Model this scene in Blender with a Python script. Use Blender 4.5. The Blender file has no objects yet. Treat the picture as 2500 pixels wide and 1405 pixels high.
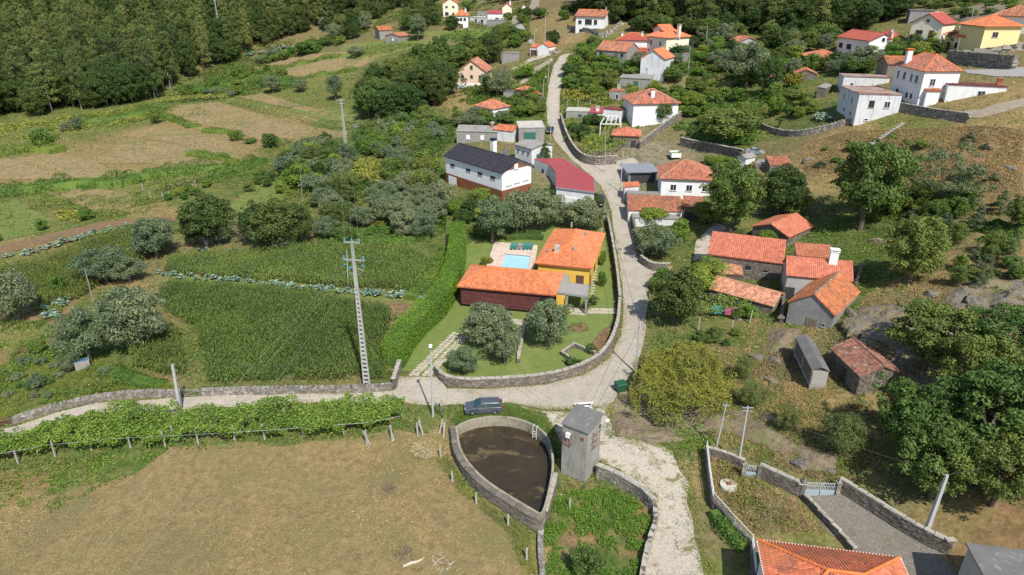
import bpy, bmesh, math, random
import numpy as np
from mathutils import Vector, Matrix
from mathutils.geometry import delaunay_2d_cdt

# ------------------------------------------------------------------ camera, sky, sun, exposure
S = bpy.context.scene
COL = S.collection
CAM_H, PITCH, LENS = 50.0, math.radians(25.0), 24.0
cam = bpy.data.objects.new('camera', bpy.data.cameras.new('camera'))
COL.objects.link(cam)
cam.location = (0, 0, CAM_H)
cam.rotation_euler = (math.radians(90) - PITCH, 0, 0)
cam.data.sensor_width = 36.0
cam.data.lens = LENS
cam.data.clip_end = 5000
S.camera = cam
SUN_AZ = Vector((0.38, -0.925))            # horizontal direction towards the sun
SUN_EL = math.radians(51)
world = bpy.data.worlds.new('World'); S.world = world; world.use_nodes = True
wn = world.node_tree.nodes; wl = world.node_tree.links
sky = wn.new('ShaderNodeTexSky'); sky.sky_type = 'NISHITA'; sky.sun_disc = False
sky.sun_elevation = SUN_EL
sky.sun_rotation = math.atan2(SUN_AZ.x, SUN_AZ.y)
bg = wn['Background']; bg.inputs['Strength'].default_value = 0.135
wl.new(sky.outputs[0], bg.inputs['Color'])
sd = bpy.data.lights.new('sun', 'SUN'); sd.energy = 5.0; sd.angle = math.radians(0.53); sd.color = (1.0, 0.95, 0.87)
sun = bpy.data.objects.new('sun', sd); COL.objects.link(sun)
to_sun = Vector((SUN_AZ.x * math.cos(SUN_EL), SUN_AZ.y * math.cos(SUN_EL), math.sin(SUN_EL)))
sun.rotation_euler = to_sun.to_track_quat('Z', 'Y').to_euler(); sun.location = (60, -60, 150)
S.view_settings.view_transform = 'Standard'; S.view_settings.look = 'None'
S.view_settings.exposure = 0.15; S.view_settings.gamma = 1.0
S.cycles.use_denoising = False
S.cycles.denoiser = 'OPENIMAGEDENOISE'
S.cycles.max_bounces = 6; S.cycles.diffuse_bounces = 3; S.cycles.transparent_max_bounces = 4
S.cycles.caustics_reflective = False; S.cycles.caustics_refractive = False

R = random.Random(7)
NR = np.random.default_rng(11)
FPX = LENS / 36.0 * 2500.0

# ------------------------------------------------------------------ survey: sight lines onto the land
def ray(px, py):
    dx = (px - 1250.0) / FPX; dy = -(py - 702.5) / FPX
    c, s = math.cos(PITCH), math.sin(PITCH)
    return (dx, c + dy * s, -s + dy * c)
def at_z(px, py, z):
    d = ray(px, py); t = (z - CAM_H) / d[2]
    return (d[0] * t, d[1] * t, z)
def proj(x, y, z):
    c, s = math.cos(PITCH), math.sin(PITCH)
    dep = y * c + (CAM_H - z) * s; up = y * s - (CAM_H - z) * c
    return 1250 + FPX * x / dep, 702.5 - FPX * up / dep
def ppm(x, y, z):
    return FPX / (y * math.cos(PITCH) + (CAM_H - z) * math.sin(PITCH))

CTRL = [(1180,1010,0),(1000,960,0),(700,975,0),(430,1005,-.3),(150,1012,-.8),(0,1060,-1.2),(1300,960,.2),(1480,900,.6),(1540,800,1),(1560,700,1.4),
 (1530,600,2.2),(1490,500,4),(1430,420,6),(1370,330,8.5),(1350,250,13),(1360,200,16.5),(1380,140,21.5),
 (1250,880,.7),(1400,780,1),(1050,900,.3),(1150,600,1.5),(1320,560,2.3),(1200,700,1.2),(1250,1000,0),(1330,1030,0),
 (600,1110,-2.2),(600,1400,-2.6),(200,1200,-2.6),(1000,1150,-2.2),(1250,1390,-2.4),(1090,1100,-1.3),(1160,1205,-1.45),(1290,1285,-1.6),(0,1200,-2.8),(0,1400,-3),
 (300,1070,-2.),(900,1060,-1.9),(60,1110,-2.3),
 (1450,1300,-2),(1380,1400,-2.3),(1410,1195,-1.6),(1560,1330,-1.9),(1600,1140,0),(1660,1300,-.7),(1650,1405,-1),(1500,1060,.1),(1480,1130,0),
 (1800,1180,.2),(1850,1300,0),(2100,1330,0),(2350,1400,.6),(2300,1240,2.2),(2000,1110,2.4),(1980,960,3.8),(1850,860,2.8),(1760,960,1.6),(1650,1050,.8),(2450,1240,5),
 (2300,1000,5.5),(2450,900,8.5),(2250,750,8.2),(2100,820,6),(1990,800,4),(1850,690,3),(1700,720,1.8),(1620,660,1.6),
 (1600,590,2.6),(1750,560,4.3),(1950,600,6),(2100,560,7.8),(2300,600,10.5),(2480,550,13.5),(1700,470,6.3),(1900,450,9.8),(2100,430,12.3),(2350,420,16),(2490,400,18),
 (1560,460,4.8),(1700,360,9),(1850,375,11),(1620,300,11.3),(1700,240,15),(1900,290,16),(2075,300,19.5),(2280,290,22.5),(2480,300,24.5),(1980,200,21.5),(2210,225,24.5),(2480,210,28.5),
 (2330,130,29.5),(2490,140,30.5),(2280,90,32.5),(2450,30,39),(2050,115,28),(1850,110,27.5),(1610,115,26),(1560,165,22),(1500,215,16.5),(1440,75,30),(1300,110,23.5),(1260,60,27),
 (1130,65,25.5),(1100,30,29.5),(950,97,20),(1150,207,15.5),(1250,152,18.5),(1220,270,10.5),(1160,348,7.8),(1200,465,5.2),(1100,455,4.2),(1050,340,5),(1000,550,1.4),(900,450,1.8),(900,350,2.5),(1000,250,7),
 (840,362,0),(600,450,0),(400,600,-.5),(600,700,0),(200,650,-1),(100,850,-1.5),(0,950,-1.8),(100,450,-2),(300,380,-1),(500,270,0),(200,295,-1),(0,305,-2),(800,220,3.5),(700,150,8),(620,125,11),(800,100,17)]
WCTRL = [(-230,300,4),(-300,400,24),(-160,400,24),(-40,430,36),(-100,600,70),(-400,700,80),(0,520,56),(110,520,64),(260,450,72),(330,350,60),(0,850,100),(400,850,120),(-700,700,70),
 (220,300,48),(150,285,40),(-420,300,2),(-300,180,-4),(-160,60,-4),(-150,20,-5),(160,60,16),(200,150,30),(160,20,10),(0,15,-3.5),(60,15,-1),(-60,15,-4),(-700,300,5),(700,300,90),(60,300,35),(20,330,36)]
_pts = np.array([at_z(*c) for c in CTRL] + list(WCTRL), float)
_P = _pts[:, :2]; _Z = _pts[:, 2]
def _phi(r):
    return np.where(r > 1e-9, r * r * np.log(np.maximum(r, 1e-9)), 0.0)
_S = 100.0
_A = _phi(np.linalg.norm(_P[:, None] - _P[None], axis=2) / _S)
_n = len(_P)
_A[np.diag_indices(_n)] += 0.004 * (1 + (_P[:, 1] / 120.0) ** 2)
_T = np.c_[np.ones(_n), _P / _S]
_M = np.block([[_A, _T], [_T.T, np.zeros((3, 3))]])
_W = np.linalg.solve(_M, np.r_[_Z, 0, 0, 0])

def inside(poly, x, y):
    x = np.asarray(x, float); y = np.asarray(y, float); r = np.zeros(x.shape, bool)
    n = len(poly)
    for i in range(n):
        x0, y0 = poly[i][:2]; x1, y1 = poly[(i + 1) % n][:2]
        c = ((y0 > y) != (y1 > y))
        with np.errstate(divide='ignore', invalid='ignore'):
            r ^= c & (x < (x1 - x0) * (y - y0) / ((y1 - y0) if y1 != y0 else 1e-9) + x0)
    return r
def land(x, y):
    """height of the undisturbed land"""
    x = np.atleast_1d(np.asarray(x, float)); y = np.atleast_1d(np.asarray(y, float))
    out = np.empty(x.shape)
    for i in range(0, len(x), 20000):
        q = np.c_[x[i:i + 20000], y[i:i + 20000]]
        out[i:i + 20000] = _phi(np.linalg.norm(q[:, None] - _P[None], axis=2) / _S) @ _W[:_n] + _W[_n] + q[:, 0] / _S * _W[_n + 1] + q[:, 1] / _S * _W[_n + 2]
    return out
_ft = np.concatenate([np.arange(25, 160, .5), np.arange(160, 700, 2.0)])
def G(px, py, h=0.0):
    """point where the sight line through (px, py) meets the land raised by h"""
    d = ray(px, py); x = d[0] * _ft / d[1]; y = _ft; z = CAM_H + d[2] * _ft / d[1]
    g = land(x, y) + h
    k = np.nonzero(z <= g)[0]
    if not len(k): i = len(_ft) - 1
    else: i = k[0]
    if i > 0 and len(k):
        a0 = z[i - 1] - g[i - 1]; a1 = z[i] - g[i]; t = a0 / (a0 - a1)
    else: t = 1.0
    yy = y[i - 1] + (y[i] - y[i - 1]) * t
    return Vector((d[0] * yy / d[1], yy, CAM_H + d[2] * yy / d[1]))
def Gp(pts, h=0.0): return [G(*p, h) for p in pts]

POND = [(1116.5,1045),(1131,1035),(1157,1026),(1196,1020),(1235,1020),(1274,1028),(1308,1043),(1332,1063),(1342,1088),(1349,1127),(1345,1166),(1335,1215),(1323,1256),(1310,1250),(1256,1218),(1187,1175),(1144,1131),(1123,1093)]
POND_W = [at_z(px, py, 0.0)[:2] for px, py in POND]
DECK = [(1185,657),(1208,592),(1325,600),(1300,660)]

# ------------------------------------------------------------------ value noise for laying things out
def vnoise(x, y, s, seed=0):
    x = np.asarray(x, float) / s; y = np.asarray(y, float) / s
    xi = np.floor(x).astype(np.int64); yi = np.floor(y).astype(np.int64)
    fx = x - xi; fy = y - yi; fx = fx * fx * (3 - 2 * fx); fy = fy * fy * (3 - 2 * fy)
    def h(a, b):
        n = (a * 374761393 + b * 668265263 + seed * 974711) & 0x7fffffff
        n = ((n ^ (n >> 13)) * 1274126177) & 0x7fffffff
        return ((n ^ (n >> 16)) & 0xffff) / 65535.0
    return (h(xi, yi) * (1 - fx) + h(xi + 1, yi) * fx) * (1 - fy) + (h(xi, yi + 1) * (1 - fx) + h(xi + 1, yi + 1) * fx) * fy

# ------------------------------------------------------------------ materials
MATS = {}
def nd(nt, typ, **kw):
    n = nt.nodes.new(typ)
    for k, v in kw.items(): setattr(n, k, v)
    return n
def lk(nt, a, b): nt.links.new(a, b)
def rgb(c): return (c[0], c[1], c[2], 1.0)
def mixc(nt, fac, a, b, mode='MIX'):
    m = nd(nt, 'ShaderNodeMix', data_type='RGBA', blend_type=mode)
    for i, v in ((0, fac), (6, a), (7, b)):
        if hasattr(v, 'links'): lk(nt, v, m.inputs[i])
        elif isinstance(v, (int, float)): m.inputs[i].default_value = v
        else: m.inputs[i].default_value = rgb(v)
    return m.outputs[2]
def noise(nt, scale, detail=3, rough=.55, coord=None, dist=0.0):
    n = nd(nt, 'ShaderNodeTexNoise'); n.inputs['Scale'].default_value = scale
    n.inputs['Detail'].default_value = detail; n.inputs['Roughness'].default_value = rough; n.inputs['Distortion'].default_value = dist
    if coord is not None: lk(nt, coord, n.inputs['Vector'])
    return n.outputs['Fac']
def ramp(nt, fac, lo, hi):
    r = nd(nt, 'ShaderNodeMapRange'); r.inputs['From Min'].default_value = lo; r.inputs['From Max'].default_value = hi
    lk(nt, fac, r.inputs['Value']); return r.outputs['Result']
def mat(name, c1, c2=None, scale=1.0, rough=.85, bump=0.0, bscale=None, c3=None, s3=.15, f3=(.55, .7), spec=.3, metal=0.0, island=0.0, objrand=0.0, streak=None, world_pos=True, cover=False, translucent=0.0, extra=None, d3=.6, hue=.014):
    m = bpy.data.materials.new(name); m.use_nodes = True; nt = m.node_tree
    b = nt.nodes['Principled BSDF']
    if world_pos: co = nd(nt, 'ShaderNodeNewGeometry').outputs['Position']
    else: co = nd(nt, 'ShaderNodeTexCoord').outputs['Object']
    if cover:
        a = nd(nt, 'ShaderNodeVertexColor'); a.layer_name = 'cover'; base = a.outputs['Color']
        n1 = noise(nt, 2.2, 5, .65, co); n2 = noise(nt, .35, 4, .6, co, 1.0)
        n3 = noise(nt, .09, 5, .65, co, 1.5); n4 = noise(nt, .8, 6, .7, co, .4)
        base = mixc(nt, ramp(nt, n1, .3, .7), mixc(nt, 1.0, base, (.55, .57, .58), 'MULTIPLY'), mixc(nt, 1.0, base, (1.45, 1.42, 1.3), 'MULTIPLY'))
        base = mixc(nt, ramp(nt, n4, .42, .62), base, mixc(nt, 1.0, base, (.58, .62, .55), 'MULTIPLY'))
        base = mixc(nt, ramp(nt, n2, .42, .68), base, mixc(nt, .5, base, (.23, .165, .08)))
        base = mixc(nt, ramp(nt, n3, .42, .6), base, mixc(nt, .25, base, (.15, .16, .045)))
    else:
        base = None
        if c2 is not None:
            base = mixc(nt, ramp(nt, noise(nt, scale, 5, .6, co), .3, .7), c1, c2)
    if c3 is not None:
        base = mixc(nt, ramp(nt, noise(nt, s3, 5, .65, co, d3), *f3), base if base is not None else c1, c3)
    if streak is not None:      # rain streaks and grime
        mp = nd(nt, 'ShaderNodeMapping'); mp.inputs['Scale'].default_value = (1.6, 1.6, .22); lk(nt, co, mp.inputs['Vector'])
        base = mixc(nt, ramp(nt, noise(nt, 1.1, 6, .7, mp.outputs[0]), .5, .82), base if base is not None else c1, streak)
    if island:
        g = nd(nt, 'ShaderNodeNewGeometry').outputs['Random Per Island']
        hs = nd(nt, 'ShaderNodeHueSaturation'); hs.inputs['Saturation'].default_value = 1.0
        mr = nd(nt, 'ShaderNodeMapRange'); mr.inputs['To Min'].default_value = 1 - island; mr.inputs['To Max'].default_value = 1 + island; lk(nt, g, mr.inputs['Value'])
        lk(nt, mr.outputs[0], hs.inputs['Value'])
        if base is None: hs.inputs['Color'].default_value = rgb(c1)
        else: lk(nt, base, hs.inputs['Color'])
        base = hs.outputs[0]
    if objrand:
        g = nd(nt, 'ShaderNodeObjectInfo').outputs['Random']
        hs = nd(nt, 'ShaderNodeHueSaturation')
        mr = nd(nt, 'ShaderNodeMapRange'); mr.inputs['To Min'].default_value = 1 - objrand; mr.inputs['To Max'].default_value = 1 + objrand; lk(nt, g, mr.inputs['Value'])
        lk(nt, mr.outputs[0], hs.inputs['Value'])
        m2 = nd(nt, 'ShaderNodeMath', operation='MULTIPLY_ADD'); lk(nt, g, m2.inputs[0]); m2.inputs[1].default_value = -hue; m2.inputs[2].default_value = .5 + hue / 2
        m3 = nd(nt, 'ShaderNodeMath', operation='PINGPONG'); lk(nt, m2.outputs[0], m3.inputs[0]); m3.inputs[1].default_value = 1.0
        lk(nt, m3.outputs[0], hs.inputs['Hue'])
        if base is None: hs.inputs['Color'].default_value = rgb(c1)
        else: lk(nt, base, hs.inputs['Color'])
        base = hs.outputs[0]
    if base is None: b.inputs['Base Color'].default_value = rgb(c1)
    else: lk(nt, base, b.inputs['Base Color'])
    b.inputs['Roughness'].default_value = rough; b.inputs['Metallic'].default_value = metal
    b.inputs['Specular IOR Level'].default_value = spec
    if bump:
        bp = nd(nt, 'ShaderNodeBump'); bp.inputs['Strength'].default_value = 1.0; bp.inputs['Distance'].default_value = bump
        lk(nt, noise(nt, bscale or scale * 3, 4, .6, co), bp.inputs['Height']); lk(nt, bp.outputs[0], b.inputs['Normal'])
    if translucent:
        tr = nd(nt, 'ShaderNodeBsdfTranslucent'); mx = nd(nt, 'ShaderNodeMixShader'); mx.inputs[0].default_value = translucent
        if base is None: tr.inputs['Color'].default_value = rgb(c1)
        else: lk(nt, base, tr.inputs['Color'])
        lk(nt, b.outputs[0], mx.inputs[1]); lk(nt, tr.outputs[0], mx.inputs[2]); lk(nt, mx.outputs[0], nt.nodes['Material Output'].inputs['Surface'])
    MATS[name] = m
    if extra: extra(m, nt, b, co, base)
    return m

mat('ground', (.1, .15, .03), cover=True, rough=.95, bump=.05, bscale=3.0, spec=.1)
mat('dry_field', (.285, .215, .105), (.15, .113, .054), 1.3, .95, .14, 3.2, c3=(.165, .15, .066), s3=.13, f3=(.47, .66), spec=.1)
mat('straw_field', (.32, .242, .122), (.18, .135, .07), .7, .95, .12, 1.6, c3=(.145, .16, .06), s3=.07, f3=(.50, .72), spec=.1)
mat('green_field', (.115, .165, .04), (.165, .185, .055), .5, .95, .05, 3, c3=(.22, .175, .08), s3=.1, f3=(.52, .75), spec=.1)
mat('lawn', (.12, .175, .042), (.165, .205, .06), .9, .95, .05, 5, c3=(.215, .225, .08), s3=.16, f3=(.5, .75), spec=.12)
mat('soil', (.235, .15, .085), (.16, .105, .06), 1.2, .95, .06, 4, c3=(.13, .14, .05), s3=.3, spec=.1)
def _cobble(m, nt, b, co, base):
    v = nd(nt, 'ShaderNodeTexVoronoi'); v.inputs['Scale'].default_value = 8.0; lk(nt, co, v.inputs['Vector'])
    e = nd(nt, 'ShaderNodeTexVoronoi', feature='DISTANCE_TO_EDGE'); e.inputs['Scale'].default_value = 8.0; lk(nt, co, e.inputs['Vector'])
    hs = nd(nt, 'ShaderNodeHueSaturation'); sep = nd(nt, 'ShaderNodeSeparateColor'); lk(nt, v.outputs['Color'], sep.inputs[0])
    mr = nd(nt, 'ShaderNodeMapRange'); mr.inputs['To Min'].default_value = .84; mr.inputs['To Max'].default_value = 1.12; lk(nt, sep.outputs[0], mr.inputs['Value'])
    lk(nt, mr.outputs[0], hs.inputs['Value']); lk(nt, base, hs.inputs['Color'])
    out = mixc(nt, ramp(nt, e.outputs['Distance'], .02, .1), (.30, .265, .20), hs.outputs[0])
    lk(nt, out, b.inputs['Base Color'])
    bp = nd(nt, 'ShaderNodeBump'); bp.inputs['Distance'].default_value = .02; lk(nt, ramp(nt, e.outputs['Distance'], .0, .15), bp.inputs['Height']); lk(nt, bp.outputs[0], b.inputs['Normal'])
mat('cobbles', (.52, .47, .39), (.40, .36, .30), .5, .9, 0, c3=(.25, .215, .12), s3=.25, f3=(.58, .75), spec=.15, extra=_cobble)
mat('dark_cobbles', (.20, .185, .165), (.14, .13, .115), .8, .9, 0, c3=(.12, .125, .05), s3=.4, f3=(.6, .75), spec=.15, extra=_cobble)
mat('gravel', (.52, .47, .395), (.36, .31, .245), 3.2, .95, .05, 9, c3=(.20, .185, .085), s3=.6, f3=(.52, .64), spec=.1)
mat('dirt_track', (.33, .285, .215), (.25, .205, .145), 1.2, .95, .03, 6, c3=(.14, .155, .05), s3=.3, f3=(.56, .7), spec=.1)
mat('asphalt', (.36, .345, .32), (.29, .275, .25), .6, .9, .01, 8, spec=.2)
mat('pond_water', (.052, .039, .021), (.030, .023, .014), .5, .4, .003, 3, c3=(.12, .09, .042), s3=.15, f3=(.56, .62), spec=.35, d3=1.8)
def _pool(m, nt, b, co, base): b.inputs['Coat Weight'].default_value = .5; b.inputs['Coat Roughness'].default_value = .05
mat('pool_water', (.36, .64, .80), (.42, .69, .83), .7, .12, .004, 1.5, spec=.5, extra=_pool)
mat('pool_tile', (.55, .75, .86), rough=.4)
mat('paver_pale', (.60, .50, .42), (.52, .41, .33), 1.0, .9, .005, 8, objrand=.1)
mat('paver_stone', (.46, .42, .33), (.36, .32, .24), 2.0, .9, .01, 8, objrand=.12)
# walls
mat('plaster_white', (.80, .80, .79), (.75, .75, .745), .6, .85, .004, 6, streak=(.52, .52, .52))
mat('plaster_old', (.70, .71, .71), (.58, .59, .60), .5, .9, .01, 4, streak=(.26, .27, .28))
mat('plaster_cream', (.80, .74, .58), (.76, .70, .54), .6, .85, .004, 6, streak=(.58, .53, .42))
mat('plaster_pink', (.71, .54, .40), (.66, .50, .37), .6, .85, .004, 6)
mat('plaster_yellow', (.82, .67, .34), (.78, .63, .31), .6, .85, .004, 6)
mat('plaster_ochre', (.74, .47, .09), (.68, .42, .075), .6, .85, .004, 6)
mat('plaster_grey', (.42, .41, .38), (.34, .33, .31), .8, .9, .008, 5, streak=(.22, .21, .20))
mat('concrete', (.35, .335, .305), (.26, .25, .225), .7, .9, .01, 4, streak=(.13, .125, .11))
mat('concrete_pale', (.52, .50, .45), (.43, .41, .36), .8, .9, .008, 5, c3=(.25, .24, .17), s3=.7, f3=(.55, .75))
mat('tank_concrete', (.37, .335, .26), (.26, .23, .17), .9, .9, .01, 5, c3=(.16, .155, .085), s3=.6, f3=(.5, .68), streak=(.2, .17, .11))
mat('render_grey', (.30, .30, .295), (.22, .22, .215), .9, .9, .01, 4, streak=(.14, .14, .135))
mat('block_grey', (.31, .30, .275), (.24, .235, .215), 1.4, .92, .02, 3, streak=(.15, .145, .13))
mat('stone_core', (.13, .115, .095), (.09, .08, .065), 1.5, .95, .04, 4)
mat('stone', (.235, .21, .175), (.13, .117, .098), 2.6, .95, .03, 7, c3=(.36, .345, .31), s3=1.3, f3=(.5, .66), objrand=.22, island=.25)
mat('stone_dark', (.175, .15, .12), (.115, .10, .085), 2.6, .95, .03, 7, c3=(.25, .235, .20), s3=1.1, f3=(.56, .72), objrand=.2, island=.28)
mat('coping', (.40, .37, .32), (.30, .275, .235), 1.6, .95, .02, 6, c3=(.2, .195, .12), s3=.8, f3=(.58, .75), objrand=.1, island=.15)
mat('rock', (.235, .21, .18), (.10, .09, .08), 1.8, .95, .35, 1.9, c3=(.20, .165, .09), s3=.75, f3=(.44, .56))
mat('scarp', (.255, .195, .13), (.13, .10, .072), 1.6, .95, .3, 1.8, c3=(.15, .155, .06), s3=.7, f3=(.5, .62))
mat('granite', (.40, .385, .36), (.31, .295, .27), 3, .9, .01, 9)
mat('wood_cladding', (.155, .050, .046), (.095, .032, .032), 1.5, .7, .006, 8, objrand=.25)
mat('brown_cladding', (.26, .105, .055), (.20, .08, .043), .6, .6, .003, 9)
mat('wood_old', (.24, .20, .16), (.17, .14, .11), 3, .9, .01, 9)
mat('wood_dark', (.12, .108, .095), (.08, .072, .065), 3, .9, .01, 9)
mat('wood_pole', (.30, .27, .225), (.22, .195, .165), 3, .9, .01, 9)
# roofs
mat('tile_new', (.60, .21, .09), (.48, .155, .065), .9, .8, 0, island=.22, objrand=.13, c3=(.42, .16, .08), s3=.4, f3=(.5, .75))
mat('tile_orange', (.52, .175, .08), (.40, .125, .06), .8, .85, 0, island=.28, objrand=.13, c3=(.27, .115, .068), s3=.5, f3=(.48, .7))
mat('tile_salmon', (.49, .18, .105), (.40, .14, .08), .6, .85, 0, island=.2, objrand=.13, c3=(.42, .15, .08), s3=.3, f3=(.55, .8))
mat('tile_old', (.42, .165, .09), (.30, .115, .07), .9, .9, 0, island=.3, objrand=.13, c3=(.20, .125, .085), s3=.5, f3=(.48, .7))
mat('tile_weathered', (.57, .29, .175), (.42, .18, .11), 1.4, .9, 0, island=.3, objrand=.13, c3=(.29, .17, .115), s3=.7, f3=(.5, .7))
mat('tile_faded', (.47, .19, .11), (.35, .14, .085), 1.1, .88, 0, island=.3, objrand=.1, c3=(.24, .125, .085), s3=.45, f3=(.46, .66))
mat('tile_dark', (.27, .125, .085), (.19, .095, .07), .9, .92, 0, island=.35, c3=(.30, .27, .22), s3=.9, f3=(.55, .7))
mat('tile_red', (.38, .092, .066), (.31, .075, .055), .8, .8, 0, island=.12, objrand=.13, c3=(.30, .08, .06), s3=.4, f3=(.55, .8))
mat('tile_maroon', (.19, .055, .045), (.14, .045, .04), .8, .85, 0, island=.15)
mat('tile_black', (.035, .035, .042), (.026, .026, .032), .7, .6, 0, island=.18)
mat('metal_red', (.38, .075, .08), (.33, .065, .07), .4, .5, 0, c3=(.33, .07, .07), s3=.5, f3=(.55, .75))
mat('fibre_cement', (.30, .285, .26), (.225, .215, .195), .9, .92, .006, 5, c3=(.17, .165, .14), s3=.5, f3=(.5, .7))
mat('fibre_rust', (.33, .235, .19), (.40, .345, .31), .45, .92, .006, 5, c3=(.29, .13, .085), s3=.3, f3=(.46, .62))
mat('sheet_grey', (.27, .29, .31), (.23, .245, .265), .5, .6, 0)
mat('slab_dark', (.17, .165, .16), (.125, .12, .115), .7, .92, .006, 5, c3=(.25, .24, .22), s3=.8, f3=(.58, .7))
mat('gravel_roof', (.36, .345, .32), (.24, .23, .21), 9, .95, .02, 14)
mat('ridge_orange', (.70, .21, .06), (.6, .17, .05), 2, .85, island=.12)
mat('ridge_old', (.5, .27, .17), (.40, .19, .11), 2, .9, island=.2)
# fittings
mat('glass', (.025, .032, .04), rough=.12, spec=.6)
mat('frame_white', (.78, .78, .78), rough=.5)
mat('frame_dark', (.05, .05, .05), rough=.5)
mat('frame_brown', (.13, .07, .045), rough=.6)
mat('frame_green', (.035, .12, .085), rough=.6)
mat('trim_grey', (.30, .31, .31), (.25, .255, .26), 2, .7)
mat('shutter_white', (.74, .745, .75), rough=.6)
mat('door_green', (.045, .155, .125), (.035, .125, .1), 2, .7)
mat('door_red', (.33, .075, .055), (.28, .06, .045), 2, .7)
mat('iron', (.055, .05, .048), rough=.6, metal=.4)
mat('galvanised', (.43, .445, .46), (.36, .375, .39), 3, .5, metal=.35)
mat('pylon_concrete', (.45, .45, .44), (.38, .38, .37), 1.5, .85)
mat('insulator', (.09, .30, .34), rough=.25, spec=.5)
mat('cable', (.055, .055, .055), rough=.7)
mat('cable_pale', (.30, .30, .29), rough=.6)
mat('rust', (.28, .10, .05), (.2, .075, .04), 5, .9)
mat('gate_blue', (.36, .43, .49), (.31, .375, .43), 3, .6, c3=(.30, .14, .08), s3=1.5, f3=(.66, .72))
mat('paint_white', (.76, .76, .75), (.68, .68, .66), 4, .7)
mat('plastic_green', (.02, .10, .045), (.016, .08, .036), 2, .45)
mat('lounger_green', (.035, .16, .135), rough=.7)
mat('lounger_brown', (.22, .16, .14), rough=.7)
mat('car_grey', (.145, .165, .195), rough=.28, spec=.5, metal=.55)
mat('car_dark', (.022, .035, .04), rough=.25, spec=.5)
mat('car_silver', (.42, .45, .49), rough=.3, spec=.5, metal=.4)
mat('car_glass', (.012, .045, .055), rough=.06, spec=.8)
mat('rubber', (.018, .018, .018), rough=.85)
mat('alloy', (.33, .33, .34), rough=.4, metal=.6)
mat('chrome', (.7, .7, .71), rough=.25, metal=.7)
mat('lamp_red', (.42, .02, .02), rough=.3)
mat('lamp_clear', (.62, .65, .67), rough=.2)
mat('lamp_head', (.80, .80, .78), rough=.4)
mat('tarp_blue', (.10, .19, .33), rough=.6)
mat('cloth_pink', (.42, .09, .17), rough=.9)
mat('cloth_teal', (.08, .30, .30), rough=.9)
mat('wood_bleached', (.55, .52, .47), (.42, .39, .35), 5, .9)
mat('straw', (.46, .40, .24), (.36, .31, .17), 3, .95, island=.3)
mat('brick_red', (.40, .15, .09), (.30, .11, .07), 3, .9)
# vegetation
def leaf(name, c, i=.4, o=.14, t=.3): mat(name, (c[0] * .78, c[1] * .82, c[2] * .85), (c[0] * 1.3, c[1] * 1.2, c[2] * 1.05), .16, rough=.65, spec=.2, island=i, objrand=o, translucent=t, hue=.055)
leaf('leaf_olive', (.175, .228, .125)); leaf('leaf_oak', (.135, .198, .050)); leaf('leaf_dark', (.080, .126, .036))
leaf('leaf_euc', (.145, .195, .062), .5, .32); leaf('leaf_bright', (.165, .255, .045)); leaf('leaf_yellow', (.225, .235, .045))
leaf('leaf_vine', (.215, .285, .052), .4, .06); leaf('leaf_vine_yellow', (.285, .31, .065), .35, .08); leaf('leaf_hedge', (.20, .305, .038), .35, .06); leaf('leaf_laurel', (.088, .150, .042))
leaf('leaf_bramble', (.125, .205, .042), .45, .16); leaf('leaf_fern', (.165, .26, .04), .4, .05); leaf('leaf_broom', (.155, .195, .065)); leaf('leaf_fruit', (.195, .238, .045), .5, .05)
leaf('leaf_pine', (.125, .18, .09)); leaf('leaf_cabbage', (.19, .29, .235), .35, .18, .1); leaf('leaf_corn', (.125, .188, .050), .5, .05); leaf('leaf_corn_yellow', (.19, .25, .07), .5, .05)
leaf('leaf_dead', (.29, .25, .21), .3, .1, 0); leaf('leaf_flower', (.50, .22, .06), .5, .1); leaf('leaf_bamboo', (.29, .33, .06), .3, .05)
leaf('grass_green', (.19, .27, .06), .45, .05, .4); leaf('grass_dry', (.44, .345, .185), .4, .05, .4); leaf('grass_yellow', (.29, .295, .09), .45, .05, .4)
leaf('leaf_bracken', (.27, .20, .11), .3, .05, .2)
mat('bark', (.16, .13, .10), (.10, .085, .065), 4, .95, .02, 9); mat('bark_pale', (.34, .31, .27), (.24, .215, .185), 3, .95)

# ------------------------------------------------------------------ mesh helpers
def mk(name, verts, faces, m=None, parent=None, smooth=False):
    me = bpy.data.meshes.new(name); me.from_pydata([tuple(v) for v in verts], [], [tuple(f) for f in faces]); me.update()
    if smooth: me.polygons.foreach_set('use_smooth', [True] * len(me.polygons))
    return link(name, me, m, parent)
def link(name, me, m=None, parent=None):
    o = bpy.data.objects.new(name, me); COL.objects.link(o)
    if m and not me.materials: me.materials.append(MATS[m])
    if parent is not None: o.parent = parent
    return o
def np_mesh(name, V, F, m):
    """V (n,3), F (k,3|4) arrays"""
    me = bpy.data.meshes.new(name); V = np.ascontiguousarray(V, np.float32); F = np.ascontiguousarray(F, np.int32)
    me.vertices.add(len(V)); me.vertices.foreach_set('co', V.ravel())
    k = F.shape[1]; me.loops.add(F.size); me.loops.foreach_set('vertex_index', F.ravel())
    me.polygons.add(len(F)); me.polygons.foreach_set('loop_start', np.arange(0, F.size, k, dtype=np.int32))
    me.update(calc_edges=True); me.materials.append(MATS[m]); return me
def thing(name, label, cat, loc=(0, 0, 0), rz=0.0, group=None):
    o = bpy.data.objects.new(name, None); COL.objects.link(o); o.location = loc; o.rotation_euler = (0, 0, rz)
    o.empty_display_size = .3
    return tag(o, label, cat, group)
def tag(o, label, cat, group=None):
    o['label'] = label; o['category'] = cat
    if group: o['group'] = group
    return o
def stuff(o, label=None, cat=None):
    o['kind'] = 'stuff'
    if label: o['label'] = label
    if cat: o['category'] = cat
    return o
def structure(o, label=None):
    o['kind'] = 'structure'
    if label: o['label'] = label
    return o
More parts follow.
